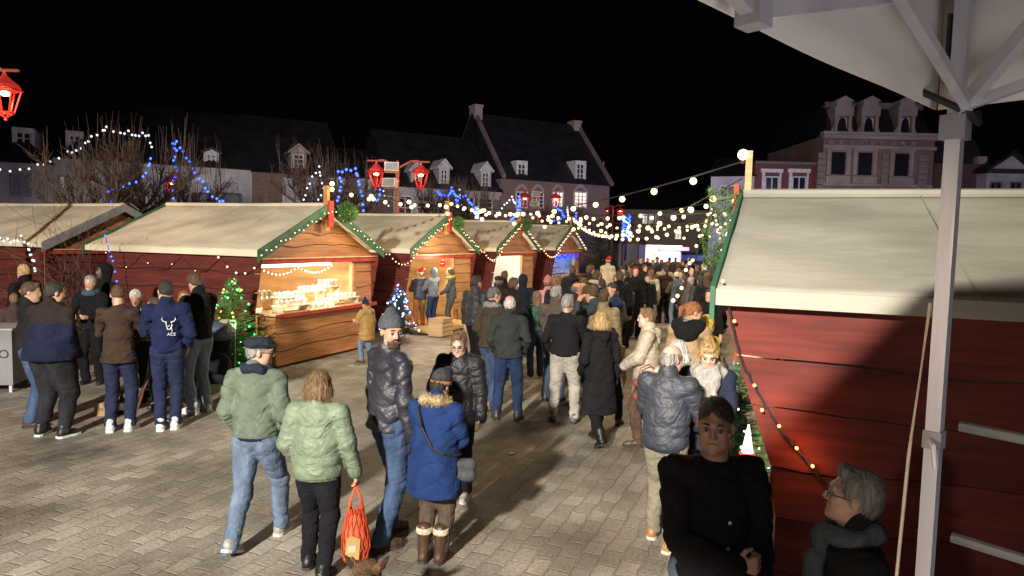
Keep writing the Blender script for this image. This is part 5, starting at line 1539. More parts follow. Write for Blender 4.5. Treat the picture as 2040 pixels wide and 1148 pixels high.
    wr = lambda X, Y, Z: (crease(X, Y, Z, ca, 62, 26, ph) if fine else 0) + amp * np.sin(19 * Z + 6 * X + 2.2 * np.sin(9 * X + 7 * Y + ph)) * np.sin(13 * Y + 9 * X + ph + 2 * np.sin(7 * Z)) + amp * .6 * np.sin(41 * Z + 13 * X * np.sign(X + 1e-6) + 3 * np.sin(15 * Y + ph))
    cuts = [((0, 0, 1), hz * s)] if stance != 'sit' else []
    tm = topmat or M({'puffer': 'shell', 'longpuffer': 'shell', 'sweater': 'knit', 'parka': 'fabric'}.get(kind, 'fabric'), tcol)
    nm = {'longpuffer': 'coat', 'parka': 'coat', 'longcoat': 'coat', 'puffer': 'padded_jacket', 'bomber': 'jacket'}.get(kind, kind)
    to = smesh(nm, T, h, tm, root, k=.035 * s, cuts=cuts, disp=wr)
    # open lower face of the garment is hidden by the legs; band at the hem
    if fine and h < .0115:
        for i in (0, 1):
            if arms[i] in ('pocket',): continue
            wt_, hd_ = wrists[i]
            smesh('cuff', [('c', wt_ - hd_ * .01, wt_ + hd_ * .006, (.044 + sl * .8) * s, (.043 + sl * .8) * s)], h, M('knit', tuple(x * .8 for x in tcol)), to)
    if kind in ('bomber', 'puffer', 'sweater', 'hoodie') and fine:
        smesh('hem_band', [('c', V3(0, ly(.92), hz - .012), V3(0, ly(.92), hz + .012), rh * .93 * s * g_, rh * .93 * s * g_, {'ys': .78})], h, M('knit', tuple(x * .6 for x in tcol) if 'navyband' not in extras else (.012, .015, .03)), to, cuts=[((0, 0, 1), (hz - .025) * s), ((0, 0, -1), -(hz + .012) * s)])
    lp = M(legmat if legmat else 'denim', legs[0])
    wl = lambda X, Y, Z: (crease(X, Y, Z, .012 * s, 78, 22, ph + 3) * (.35 + .9 * np.exp(-((Z - .13 * s) / (.15 * s)) ** 2) + .8 * np.exp(-((Z - .5 * s) / (.10 * s)) ** 2) + .6 * np.exp(-((Z - .85 * s) / (.1 * s)) ** 2)) if fine else 0) + .0055 * s * np.sin(24 * Z + 3 * np.sin(14 * X + ph) + 8 * Y) * (.4 + .6 * np.exp(-((Z - .12 * s) / (.16 * s)) ** 2) + .5 * np.exp(-((Z - .5 * s) / (.08 * s)) ** 2))
    smesh('trousers' if 'tights' not in extras else 'tights', LG, h, lp, root, k=.03 * s, disp=wl, cuts=[((0, 0, 1), (.055 if not boots else .1) * s)] )
    for an, fa, behind in feet:
        fr = Euler((R_(-24 if behind else 0), 0, R_(-fa))).to_matrix()
        base = Vector((an.x, an.y, 0))
        Q = lambda x, y, z: base + fr @ V3(x, y, z) + (Vector((0, 0, .055 * s)) if behind else Vector())
        shp = [('c', Q(0, -.035, .05), Q(0, .10, .036), .043 * s, .038 * s, {'k': .02}), ('c', Q(0, .10, .034), Q(0, .15, .03), .040 * s, .032 * s, {'k': .02}), ('c', Q(0, -.02, .05), Q(0, -.015, .12 if not boots else .1), .046 * s, .044 * s, {'k': .02})]
        if boots: shp += [('c', Q(0, -.01, .1), Q(0, -.005, boots[0]), .052 * s, .066 * s, {'k': .02})]
        so = smesh('boot' if boots else 'shoe', shp, max(h, .009) if fine else h, M('leather', shoes, rough=.45), root, k=.02, cuts=[(tuple(fr @ Vector((0, 0, 1))), (fr @ Vector((0, 0, 1))).dot(Q(0, 0, .012)))])
        sp = [(-.046, -.05), (-.03, -.078), (.03, -.078), (.046, -.05), (.045, .05), (.05, .11), (.036, .165), (.0, .188), (-.036, .165), (-.05, .11), (-.045, .05)]
        sm = MB(); v = [Q(x, y, z) for z in (.0, .024) for x, y in sp]; n = len(sp)
        sm.add(v, [tuple(range(n - 1, -1, -1)), tuple(range(n, 2 * n))] + [(i, (i + 1) % n, (i + 1) % n + n, i + n) for i in range(n)])
        if so: sm.build('sole', M('plain', sole or (.03, .028, .025)), so)
        if boots and len(boots) > 1 and so:
            smesh('boot_cuff', [('c', Q(0, -.005, boots[0] - .02), Q(0, -.005, boots[0] + .01), .074 * s, .074 * s)], h, M('fur', boots[1]), so, cuts=[((0, 0, 1), (boots[0] - .035) * s), ((0, 0, -1), -(boots[0] + .022) * s)])
    if gl:
        for half in (0, 1):
            HH = [p for p in HP if (p[1][0] < 0) == (half == 0)]
            if HH: smesh('glove', [p[:3] + (p[3] + .004, p[4] + .004) + p[5:] for p in HH], h, M('knit', (.02, .03, .07)), root, k=.006)
    # --- headgear
    if hat:
        hk, hco = hat[0], hat[1]; hh = max(h, .009) if fine else h
        if hk == 'beanie':
            ho = smesh('beanie', [E((0, -.020, .052), (.088, .104, .104)), Cc((0, -.03, .11), (0, -.04, .14), .06, .04)], hh, M('knit', hco), root, k=.02, cuts=(cut((0, -.22, .97), .028),), disp=(lambda X, Y, Z: .0025 * np.sin(90 * X + 60 * Y)) if fine else None)
            smesh('beanie_cuff', [E((0, -.020, .045), (.094, .110, .09))], hh, M('knit', tuple(x * 1.1 for x in hco)), ho, cuts=(cut((0, -.22, .97), .026), cut((0, .22, -.97), -.075)))
        elif hk == 'bobble':
            ho = smesh('beanie', [E((0, -.020, .052), (.090, .106, .104))], hh, M('knit', hco), root, k=.02, cuts=(cut((0, -.3, .95), .0),))
            smesh('pompom', [E((0, -.03, .185), (.042, .042, .042))], hh, M('fur', hat[2] if len(hat) > 2 else hco), ho)
        elif hk == 'flatcap':
            ho = smesh('flat_cap', [E((0, -.012, .085), (.095, .118, .045)), E((0, -.02, .06), (.086, .100, .06), k=.02), E((0, .10, .058), (.060, .048, .012), k=.02)], hh, M('fabric', hco), root, k=.02, cuts=(cut((0, -.12, 1), .040),))
        elif hk == 'cap':
            ho = smesh('cap', [E((0, -.018, .055), (.085, .100, .088)), E((0, .115, .052), (.052, .055, .009), k=.012)], hh, M('fabric', hco), root, k=.02, cuts=(cut((0, -.1, 1), .040),))
        elif hk == 'santa':
            ho = smesh('santa_hat', [E((0, -.018, .055), (.088, .104, .095)), Cc((0, -.03, .12), (.04, -.08, .20), .06, .03), Cc((.04, -.08, .20), (.09, -.12, .16), .03, .02)], hh, M('fur', (.55, .02, .02)), root, k=.02, cuts=(cut((0, -.15, 1), .035),))
            smesh('hat_brim', [E((0, -.018, .045), (.10, .115, .05))], hh, M('fur', (.75, .73, .7)), ho, cuts=(cut((0, -.15, 1), .02), cut((0, .15, -1), -.075)))
            smesh('pompom', [E((.1, -.125, .15), (.028, .028, .028))], hh, M('fur', (.75, .73, .7)), ho)
        elif hk == 'peaked':      # knitted cap with a broad pale brim seen on a bowed head
            ho = smesh('beanie', [E((0, -.015, .065), (.092, .108, .105)), Cc((0, .02, .12), (0, .06, .17), .06, .05)], hh, M('knit', hco), root, k=.03, cuts=(cut((0, -.3, .95), .03),))
            smesh('headband', [E((0, -.015, .05), (.098, .114, .10))], hh, M('fabric', hat[2]), ho, cuts=(cut((0, -.3, .95), .018), cut((0, .3, -.95), -.055)))
        elif hk == 'wool':
            ho = smesh('wool_hat', [E((0, -.018, .055), (.095, .11, .105))], hh, M('knit', hco), root, k=.02, cuts=(cut((0, -.3, .95), .0),))
        elif hk == 'hood_up':
            ho = smesh('hood', [E((0, -.030, .030), (.105, .125, .125)), Cc((0, -.04, -.06), (0, -.02, -.14), .09, .085)], hh, tm, root, k=.03, cuts=(cut((0, -1, .15), -.052),), disp=(lambda X, Y, Z: .004 * np.sin(40 * Z + 20 * X)) if fine else None)
    if hood:
        hm = tm if hood is True else M('fur', hood)
        pr = [('c', nk + V3(-.09, -.035, .0), nk + V3(0, -.10, -.03), .045 * s, .058 * s, {'k': .03}), ('c', nk + V3(.09, -.035, .0), nk + V3(0, -.10, -.03), .045 * s, .058 * s, {'k': .03}), ('c', nk + V3(0, -.10, -.02), nk + V3(0, -.125, -.13), .055 * s, .03 * s, {'k': .03})]
        if hood is not True: pr = [('c', nk + V3(-.13, .0, .02), nk + V3(-.07, -.11, .045), .036 * s, .04 * s), ('c', nk + V3(.13, .0, .02), nk + V3(.07, -.11, .045), .036 * s, .04 * s), ('c', nk + V3(-.07, -.11, .045), nk + V3(.07, -.11, .045), .04 * s, .04 * s)]
        smesh('hood' if hood is True else 'fur_trim', pr, h, hm, to, k=.03, disp=(lambda X, Y, Z: .006 * np.sin(120 * X + 3 * np.sin(50 * Z)) * np.sin(110 * Y + 60 * Z)) if hood is not True and fine else wr)
        if hood is not True:
            rnd = random.Random(5); fu = MB()
            for p in pr:
                a, b_ = Vector(p[1]), Vector(p[2])
                for k in range(900 if fine else 80):
                    dd = Vector((rnd.gauss(0, 1), rnd.gauss(0, 1), rnd.gauss(0, 1))).normalized(); q = a.lerp(b_, rnd.random()) + dd * p[3] * .95
                    w = dd.cross(Vector((0, .3, 1))).normalized() * .0022; e_ = q + dd * rnd.uniform(.012, .03) + Vector((0, 0, rnd.uniform(-.01, .01)))
                    fu.add([q - w, q + w, e_], [(0, 1, 2)])
            fu.build('fur_strands', hm, to)
    if scarf:
        sc = M('knit', scarf)
        pr = [('c', nk + V3(math.cos(a) * .088, math.sin(a) * .09 + .015, .015 - .02 * math.sin(a)), nk + V3(math.cos(a + .75) * .088, math.sin(a + .75) * .09 + .015, .015 - .02 * math.sin(a + .75)), .042 * s, .042 * s, {'k': .02}) for a in [k * .785 for k in range(8)]]
        if 'bigscarf' in extras:
            pr += [('c', nk + V3(-.06, .10, -.02), nk + V3(-.03, .165, -.28), .055 * s, .05 * s, {'k': .02}), ('c', nk + V3(.07, .10, -.02), nk + V3(.05, .165, -.34), .055 * s, .05 * s, {'k': .02}), ('c', nk + V3(-.12, .02, -.02), nk + V3(.0, .12, -.1), .05 * s, .05 * s), ('c', nk + V3(.12, .02, -.02), nk + V3(.0, .12, -.1), .05 * s, .05 * s)]
        if 'drape' in extras: pr += [('c', nk + V3(.03, .11, -.03), nk + V3(.02, .17, -.26), .05 * s, .035 * s, {'k': .02})]
        smesh('scarf', pr, h, sc, root, k=.02, disp=(lambda X, Y, Z: .007 * np.sin(45 * X + 30 * Z + 3 * np.sin(22 * Y)) + .004 * np.sin(70 * Z + 20 * X)) if fine else None)
    if 'glasses' in extras:
        gm = MB()
        for q in (-1, 1):
            ring = [TT((q * .032 + .021 * math.cos(a), .1035 - .004 * abs(math.cos(a)), .003 + .017 * math.sin(a))) for a in [k * PI / 7 for k in range(15)]]
            gm.tube(ring, .0018 * s, 5, False)
            gm.tube([TT((q * .053, .0985, .008)), TT((q * .078, .02, .010)), TT((q * .078, -.02, .006))], .0018 * s, 5)
        gm.tube([TT((-.011, .104, .006)), TT((0, .107, .009)), TT((.011, .104, .006))], .0018 * s, 5)
        gm.build('glasses', M('plain', (.02, .015, .012), rough=.2), root, True)
    root['_w'] = 0; del root['_w']
    root_info[root.name] = dict(root=root, wr=wrists, nk=nk, hc=hc, s=s, T=TT, top=to, rh=rh, hz=hz * s)
    return root
root_info = {}
def info(r): return root_info[r.name]
def wpt(r, p):
    return Vector(r.location) + Matrix.Rotation(r.rotation_euler[2], 3, 'Z') @ Vector(p)
def stand(px, fpy, hpy):
    """feet pixel, top-of-head pixel -> ground point and height"""
    g0 = gnd(px, fpy); H = aty(px, hpy, g0.y).z
    return g0, H
def byhead(px, hpy, H):
    p = gnd(px, hpy, H); p.z = 0
    return p
def atdist(px, hpy, Y):
    p = aty(px, hpy, Y); return Vector((p.x, p.y, 0)), p.z
# ------------------------------------------------------------ who stands where
NAVY = (.010, .013, .035); BLK = (.008, .008, .009); CHAR = (.028, .028, .03); JEAN = (.045, .075, .145); LJEAN = (.17, .22, .29); DJEAN = (.02, .035, .09)
WSH = (.62, .62, .60); BROWN = (.07, .035, .02)
def PP(px, fpy, hpy, label, yaw, hmax=1.92, hmin=.9, **k):
    g0, H = stand(px, fpy, hpy); H = min(hmax, max(hmin, H))
    bow = k.get('head', (0, 0))[1]
    return person(label, g0, yaw, H * (1.0 + max(0, -bow) * .0006), **k)
def PH(px, hpy, H, label, yaw, **k):
    return person(label, byhead(px, hpy, H), yaw, H, **k)
def PD(px, hpy, Y, label, yaw, **k):
    p, H = atdist(px, hpy, Y); return person(label, p, yaw, min(1.9, max(.8, H)), **k)

# --- the group round the high table at the left
dark = PP(108, 868, 560, 'heavy man in a dark navy jacket with brown shoulders, back turned at the far left', 80, top=('jacket', NAVY), legs=((.02, .02, .024),), shoes=(.01, .01, .01), sole=(.6, .6, .6), hair=('short', 'black'), arms=('front', 'pocketout'), stance='apart', head=(-28, -12), girth=1.72)
t_ = info(dark)
ym = M('fabric', NAVY).copy(); yn = ym.node_tree; yb = yn.nodes['Principled BSDF']
yz = yn.nodes.new('ShaderNodeSeparateXYZ'); yc = yn.nodes.new('ShaderNodeTexCoord'); yn.links.new(yc.outputs['Object'], yz.inputs[0])
y1 = yn.nodes.new('ShaderNodeMath'); y1.operation = 'GREATER_THAN'; y1.inputs[1].default_value = t_['nk'].z - .17; yn.links.new(yz.outputs['Z'], y1.inputs[0])
yx = yn.nodes.new('ShaderNodeMix'); yx.data_type = 'RGBA'; yn.links.new(y1.outputs[0], yx.inputs[0]); yn.links.new(yb.inputs['Base Color'].links[0].from_socket, yx.inputs[6]); yx.inputs[7].default_value = (.024, .017, .018, 1)
yn.links.new(yx.outputs[2], yb.inputs['Base Color']); t_['top'].data.materials[0] = ym
PP(62, 848, 560, 'man in a black jacket and blue jeans at the far left behind the heavy man', 30, top=('jacket', (.012, .012, .012)), legs=(JEAN,), shoes=BROWN, hair=('short', 'brown'), arms=('down', 'front'), stance='stand', head=(-10, -10))
PP(240, 858, 566, 'man in a brown wool blazer and navy trousers with white trainers, back turned', 104, top=('blazer', (.045, .028, .02)), legs=((.018, .024, .06),), shoes=WSH, sole=(.7, .7, .7), hair=('crop', 'brown'), arms=('front', 'front'), stance='stand', head=(14, -18), legmat='fabric')
navy = PP(335, 855, 557, 'young man in a navy jacket with a white bull emblem on its back', 110, top=('bomber', (.012, .018, .06)), legs=((.018, .024, .062),), shoes=WSH, sole=(.7, .7, .7), hair=('short', 'black'), arms=('front', 'pocketout'), stance='close', head=(25, -12), legmat='fabric')
PP(398, 821, 545, 'young man in a black hoodie and light blue jeans beside the pushchair', 150, top=('hoodie', BLK), legs=(LJEAN,), shoes=WSH, sole=(.7, .7, .7), hair=('volume', 'brown'), arms=('front', 'low'), stance='stand', head=(0, -28), hood=True, girth=.95)
PH(181, 546, 1.74, 'grey bearded man in a blue scarf facing the camera across the high table', -82, top=('jacket', BLK), legs=(BLK,), hair=('short', 'grey'), extras=('beard',), scarf=(.05, .07, .12), arms=('front', 'front'), head=(0, -6), skin=SKIN)
PD(207, 502, 11.2, 'figure in a black hood and face cover in the dark gap behind the bearded man', -120, top=('jacket', BLK), legs=(BLK,), hair=None, hat=('hood_up', BLK), arms=('down', 'down'), skin=(.05, .03, .025))
PP(275, 800, 575, 'white haired woman in a black coat at the far side of the high table', -70, top=('jacket', (.02, .016, .016)), legs=(BLK,), hair=('short', 'white'), arms=('front', 'front'), head=(0, -30), shoes=(.03, .012, .01), skin=SKIN2)
PD(312, 590, 9.3, 'woman with long brown hair raising her hand to her face behind the navy jacket', -150, top=('jacket', (.02, .015, .02)), legs=(BLK,), hair=('long', 'brown'), arms=('face', 'front'), head=(0, -10))
PD(366, 577, 9.9, 'woman with ginger brown hair half hidden behind the young man in the hoodie', -60, top=('jacket', BLK), legs=(BLK,), hair=('long', 'ginger'), arms=('front', 'down'))
ov = PD(48, 523, 11.2, 'balding man with a white and orange shoulder band by the red wall', 165, top=('jacket', BLK), legs=(BLK,), hair=('crop', 'blonde'), arms=('down', 'down'))
i_ = info(ov); pr = [('c', i_['nk'] + Vector((-.17, .06, -.05)), i_['nk'] + Vector((.02, .13, -.33)), .03, .03), ('c', i_['nk'] + Vector((-.17, .06, -.05)), i_['nk'] + Vector((-.1, -.13, -.2)), .03, .03)]
smesh('orange_band', pr, .014, M('plain', (.7, .16, .05)), ov); smesh('white_band', [(p[0], Vector(p[1]) + Vector((.05, .0, -.03)), Vector(p[2]) + Vector((.05, 0, -.02)), .03, .03) for p in pr], .014, M('plain', (.7, .68, .66)), ov)
PD(28, 583, 10.6, 'person with light brown hair sitting low at the left edge by the white stand', 120, top=('jacket', (.05, .03, .03)), legs=(BLK,), hair=('short', 'lbrown'))
# --- the four in front
PP(512, 1085, 668, 'man in a sage green bomber jacket and dark flat cap walking away in faded jeans', 82, top=('bomber', (.115, .145, .112)), legs=((.11, .15, .22),), shoes=(.28, .26, .23), sole=(.55, .52, .48), hair=('crop', 'grey'), hat=('flatcap', (.02, .026, .04)), arms=('pocket', 'pocket'), stance='walk', head=(-62, -4), girth=1.12, scarf=(.018, .026, .045), extras=('glasses', 'navyband'))
pg = PP(632, 1140, 738, 'woman in a pale green padded jacket with brown bobbed hair seen from behind', 84, top=('puffer', (.155, .20, .135)), legs=((.008, .008, .011),), shoes=(.01, .01, .01), hair=('bob', 'lbrown'), arms=('pocket', 'out'), stance='step', head=(-10, -8), girth=1.2, legmat='fabric')
bn = PP(772, 1078, 622, 'bearded man in a grey beanie and dark quilted jacket looking back at the camera', 40, top=('jacket', (.022, .022, .03)), legs=(JEAN,), shoes=(.05, .025, .015), hair=('crop', 'brown'), hat=('beanie', (.075, .08, .095)), arms=('down', 'down'), stance='step', head=(-98, -6), girth=1.08, extras=('beard', 'longbeard', 'gloves'), topmat=quilt_mat((.024, .024, .034)), face=True)
PP(912, 992, 657, 'teenager with round glasses and light brown hair in a black padded jacket facing the camera', -100, top=('puffer', (.010, .010, .013)), legs=(BLK,), shoes=(.35, .3, .25), sole=(.55, .5, .45), hair=('short', 'lbrown'), arms=('down', 'front'), stance='close', head=(0, -22), extras=('glasses',), girth=.95, skin=SKIN3, hood=True, face=True)
bc = PP(862, 1118, 744, 'woman in a long royal blue parka with a pale fur hood, back turned', 72, top=('parka', (.014, .045, .22)), legs=((.075, .055, .04),), shoes=(.06, .03, .018), hair=('short', 'black'), hat=('peaked', (.045, .05, .06), (.45, .22, .09)), arms=('front', 'low'), stance='close', head=(-6, -30), girth=1.18, hood=(.42, .33, .19), boots=(.30, (.62, .52, .38)), topmat=M('fabric', (.011, .030, .11)), legmat='knit', lean=.05)
PP(730, 722, 597, 'child in a mustard padded coat and jeans leaning beside the sweet stall counter', 150, top=('longpuffer', (.36, .21, .06)), legs=((.14, .22, .33),), shoes=(.16, .08, .03), hair=('short', 'brown'), hat=('bobble', (.02, .025, .05)), arms=('front', 'down'), stance='step', head=(20, -12), girth=1.25, hood=True)
# --- middle of the walkway
PP(944, 745, 548, 'young man in a long black padded coat with short dark hair near the third chalet', 55, top=('puffer', (.018, .02, .028)), legs=(BLK,), hair=('short', 'black'), arms=('down', 'pocket'), stance='step', head=(-15, -4), shoes=BLK)
PP(975, 813, 570, 'man in a brown fleece with grey collar, left of the white haired man', 52, top=('jacket', (.055, .04, .028)), legs=(JEAN,), shoes=(.22, .11, .05), hair=('crop', 'dgrey'), arms=('pocket', 'front'), stance='step', head=(-20, -10), girth=1.05, scarf=(.22, .22, .23))
PP(1010, 836, 587, 'white haired man with a bald crown in a charcoal jacket and blue jeans, back turned', 84, top=('jacket', (.032, .037, .036)), legs=(DJEAN,), shoes=(.06, .03, .02), hair=('fringe', 'white'), arms=('pocket', 'pocket'), stance='apart', head=(0, -8), girth=1.15, skin=SKIN3)
PP(1122, 840, 585, 'grey haired man in a black pullover and beige trousers, back turned', 78, top=('sweater', (.014, .013, .016)), legs=((.40, .37, .33),), shoes=(.12, .12, .13), hair=('short', 'grey'), arms=('pocket', 'front'), stance='apart', head=(-22, -8), girth=1.22, legmat='fabric')
PP(1100, 800, 568, 'man with grey hair in a brown grey coat between two others, back turned', 65, top=('jacket', (.10, .075, .06)), legs=((.05, .07, .11),), hair=('short', 'grey'), arms=('front', 'front'), girth=1.1, head=(-10, -10))
PH(1022, 551, 1.80, 'young man with short brown hair and dark jacket behind the fleece wearer', 70, top=('jacket', (.012, .014, .018)), legs=(BLK,), hair=('short', 'brown'), arms=('front', 'pocket'), head=(-15, -4))
PH(994, 548, 1.70, 'person in a dark brown flat cap behind the man in brown fleece', 80, top=('jacket', (.03, .02, .02)), legs=(BLK,), hair=('crop', 'dgrey'), hat=('flatcap', (.035, .02, .022)), arms=('front', 'pocket'))
PD(1005, 538, 15.5, 'man with dark hair standing against the white back sheet', 70, top=('jacket', BLK), legs=(BLK,), hair=('short', 'brown'))
PD(1042, 546, 14.0, 'person with a dark navy hood up before the third chalet', 95, top=('jacket', (.014, .018, .03)), legs=(BLK,), hair=None, hat=('hood_up', (.014, .018, .03)))
PP(1066, 752, 578, 'woman with long brown hair in a shiny dark green jacket and jeans', 100, top=('bomber', (.012, .06, .045)), legs=((.03, .05, .1),), shoes=(.015, .015, .015), sole=(.6, .6, .6), hair=('long', 'lbrown'), arms=('front', 'front'), topmat=M('shell', (.012, .06, .045)), girth=1.05)
PH(1146, 560, 1.74, 'bald man with a reddish head facing right among the grey haired men', 25, top=('jacket', (.03, .02, .02)), legs=(BLK,), hair=('fringe', 'dgrey'), arms=('front', 'front'), skin=(.5, .22, .14), head=(-10, -10))
PH(1163, 553, 1.68, 'person in an olive brimmed hat behind the bald man', -100, top=('jacket', (.09, .05, .02)), legs=(BLK,), hair=('short', 'dgrey'), hat=('wool', (.10, .07, .02)))
PH(1184, 566, 1.80, 'young man with thick brown hair holding a hand to his face, grey blue jacket', 170, top=('jacket', (.04, .05, .07)), legs=(DJEAN,), hair=('volume', 'brown'), arms=('face', 'face'), head=(-30, -20))
PD(1203, 574, 9.9, 'person in a yellowish padded jacket behind the young man with thick hair', 60, top=('puffer', (.20, .15, .07)), legs=(BLK,), hair=('short', 'brown'))
cupm = PH(1222, 560, 1.78, 'balding man in a long navy coat holding a white paper cup', -152, top=('coat', (.016, .026, .07)), legs=(BLK,), hair=('crop', 'black'), arms=('cup', 'cup'), head=(10, -8), girth=1.05)
PP(1190, 885, 618, 'blonde woman in a long black padded coat and black boots stepping left', 110, top=('longcoat', (.012, .012, .014)), legs=(BLK,), shoes=BLK, hair=('bob', 'blonde'), arms=('pocket', 'down'), stance='walk', head=(-35, -4), girth=1.12, boots=(.2,), extras=('gloves',), hood=True)
PP(1212, 852, 652, 'person in a beige jacket and black boots hidden behind the blonde woman', 60, top=('jacket', (.42, .33, .2)), legs=(BLK,), hair=('short', 'brown'), stance='walk', boots=(.18,))
bw = PP(1283, 886, 612, 'woman with short fair hair in a pale beige padded coat facing left', 168, top=('longpuffer', (.42, .36, .29)), legs=((.10, .06, .045),), shoes=(.08, .05, .03), hair=('short', 'lbrown'), arms=('low', 'low'), stance='step', head=(6, -4), extras=('tights', 'gloves'), hood=True, girth=1.1, boots=(.14,), skin=SKIN3, face=True)
bd = PP(1318, 1082, 684, 'bald man with glasses in a dark padded jacket and khaki trousers, back turned', 60, top=('puffer', (.035, .042, .06)), legs=((.22, .20, .145),), shoes=(.34, .17, .06), sole=(.55, .5, .4), hair=('fringe', 'grey'), arms=('front', 'front'), stance='step', head=(-28, -10), girth=1.12, extras=('glasses',), skin=SKIN3, legmat='fabric', face=True)
PD(1352, 676, 6.15, 'white haired person in a pale jacket half hidden behind the bald man', 70, top=('jacket', (.45, .40, .34)), legs=((.28, .29, .25),), shoes=(.45, .62, .55), sole=(.6, .7, .65), hair=('bob', 'white'), arms=('front', 'down'), stance='walk')
PD(1413, 670, 5.7, 'smiling blonde woman with a big grey scarf and navy coat facing the camera', -105, top=('coat', (.016, .022, .045)), legs=(BLK,), hair=('bun', 'blonde'), scarf=(.33, .32, .31), extras=('bigscarf',), head=(0, -22), arms=('low', 'low'), skin=SKIN3, face=True, girth=1.05)
pt = PD(1375, 597, 7.9, 'woman in a beige coat with a black hood round her shoulders and a fair ponytail', 60, top=('coat', (.36, .25, .14)), legs=((.3, .14, .1),), hair=('tail', 'ginger'), arms=('front', 'front'), head=(-50, -16), scarf=(.14, .17, .19))
smesh('black_hood', [('c', info(pt)['nk'] + Vector((-.12, -.03, -.0)), info(pt)['nk'] + Vector((.12, -.03, -.0)), .085, .085), ('e', info(pt)['nk'] + Vector((0, -.1, -.06)), (.15, .09, .12))], .0125, M('fur', (.01, .01, .012)), pt)
PD(1408, 628, 8.5, 'child in a yellow hooded coat beside the woman with the ponytail', 20, top=('puffer', (.62, .48, .08)), legs=(DJEAN,), hair=('short', 'blonde'), hat=('hood_up', (.6, .5, .1)), girth=1.2)
# --- foreground right
bm = person('man in a black overshirt with cropped dark hair looking left, close to the camera', (.935, 3.03), -88, 1.775, top=('overshirt', (.006, .006, .007)), legs=((.10, .12, .16),), hair=('crop', 'black'), arms=('pocket', 'belly'), stance='stand', head=(-24, -4), girth=1.03, face=True, skin=(.30, .175, .115), group=None)
i_ = info(bm); n_ = i_['nk']
for q in (-1, 1):
    smesh('collar', [('c', n_ + Vector((q * .062, -.05, .0)), n_ + Vector((q * .085, .03, -.012)), .022, .022), ('c', n_ + Vector((q * .085, .03, -.012)), n_ + Vector((q * .055, .125, -.085)), .022, .014)], .0075, M('fabric', (.006, .006, .007)), bm)
smesh('t_shirt', [('c', n_ + Vector((-.035, .03, -.055)), n_ + Vector((.035, .03, -.055)), .058, .058)], .0075, M('knit', (.01, .01, .011)), bm)
for k in range(4): MB().ball((0, 0, 0), .009, 8, 5, (1, .4, 1)).build('button', M('plain', (.45, .43, .4)), bm, True, (-.03, .155 - .008 * k, n_.z - .24 - .12 * k))
gh = person('grey haired person with glasses, blue grey scarf and black coat in the lower right corner', tuple(aty(1712, 926, 2.55).xy), 168, aty(1712, 926, 2.55).z + .0, top=('jacket', (.006, .007, .008)), legs=(BLK,), hair=('short', 'dgrey'), scarf=(.045, .06, .07), extras=('glasses', 'drape'), arms=('pocket', 'low'), head=(-14, 6), girth=1.12, face=True, skin=(.33, .20, .15), group=None)
# --- chalet customers
PP(836, 655, 536, 'person in a navy padded jacket and red santa hat at the second chalet', 118, top=('puffer', (.03, .04, .09)), legs=((.34, .19, .09),), hair=('short', 'white'), hat=('santa', None), arms=('front', 'front'), girth=1.1, hood=(.5, .38, .25))
PP(862, 656, 533, 'person in a blue grey jacket and dark jeans browsing at the second chalet', 140, top=('hoodie', (.13, .15, .19)), legs=(DJEAN,), shoes=(.3, .3, .3), hair=('short', 'brown'), hat=('hood_up', (.13, .15, .19)), arms=('front', 'low'))
PP(898, 657, 533, 'person with long dark hair and a grey jacket facing left in the second chalet doorway', 178, top=('jacket', (.07, .075, .09)), legs=((.05, .07, .07),), hair=('long', 'brown'), scarf=(.35, .28, .05), arms=('low', 'low'), head=(0, -15))
# --- towards the far end
PD(1092, 550, 13.2, 'child in a pink jacket in front of the blue lit chalet', 60, top=('jacket', (.5, .25, .25)), legs=(DJEAN,), hair=('short', 'lbrown'), hat=('beanie', (.4, .15, .15)))
PD(1108, 549, 13.0, 'boy with thick brown hair and a dark jacket beside the child in pink', 50, top=('jacket', (.02, .02, .03)), legs=(BLK,), hair=('volume', 'lbrown'))
PD(1142, 518, 15.2, 'tall man in a black hooded jacket before the blue tinsel', 75, top=('jacket', (.014, .016, .018)), legs=(BLK,), hair=('crop', 'brown'), hood=True)
PD(1176, 521, 15.8, 'man in a black jacket looking right beside the tall hooded man', 40, top=('jacket', (.018, .018, .022)), legs=(BLK,), hair=('short', 'brown'))
PD(1188, 537, 14.6, 'person with a cream fur collar and blue jacket among the dark coats', 60, top=('jacket', (.03, .05, .1)), legs=(BLK,), hair=('short', 'brown'), hood=(.5, .42, .25))
car = PD(1211, 537, 14.9, 'person in a blue jacket carrying a small child on the shoulders', 80, top=('jacket', (.02, .035, .085)), legs=(BLK,), hair=('short', 'brown'), arms=('shoulder', 'shoulder'))
ci = info(car); cp_ = wpt(car, ci['nk'] + Vector((0, -.06, .06)))
person('small child in a santa hat and cream coat carried on shoulders above the crowd', (cp_.x, cp_.y), 80, 1.05, top=('jacket', (.48, .40, .27)), legs=((.4, .35, .28),), hair=('short', 'lbrown'), hat=('santa', None), stance='sit', arms=('front', 'front'), z0=cp_.z - .30, girth=1.25, res=.016)
PD(1235, 539, 14.4, 'person in a black coat with curly hair, left of the red cap', 90, top=('coat', BLK), legs=(BLK,), hair=('volume', 'brown'))
PD(1266, 529, 17.0, 'woman in a dark red cap and black coat facing the camera', -90, top=('coat', BLK), legs=(BLK,), hair=('long', 'brown'), hat=('cap', (.14, .02, .02)))
PD(1268, 570, 17.6, 'small child in a dark jacket open over pink, standing in the crowd gap', -90, top=('jacket', (.06, .03, .04)), legs=(DJEAN,), hair=('short', 'brown'), scarf=(.5, .22, .25))
PD(1297, 536, 18.6, 'woman with brown hair in a long cream coat, back turned', 95, top=('longcoat', (.50, .45, .38)), legs=((.4, .35, .3),), hair=('long', 'lbrown'), stance='close')
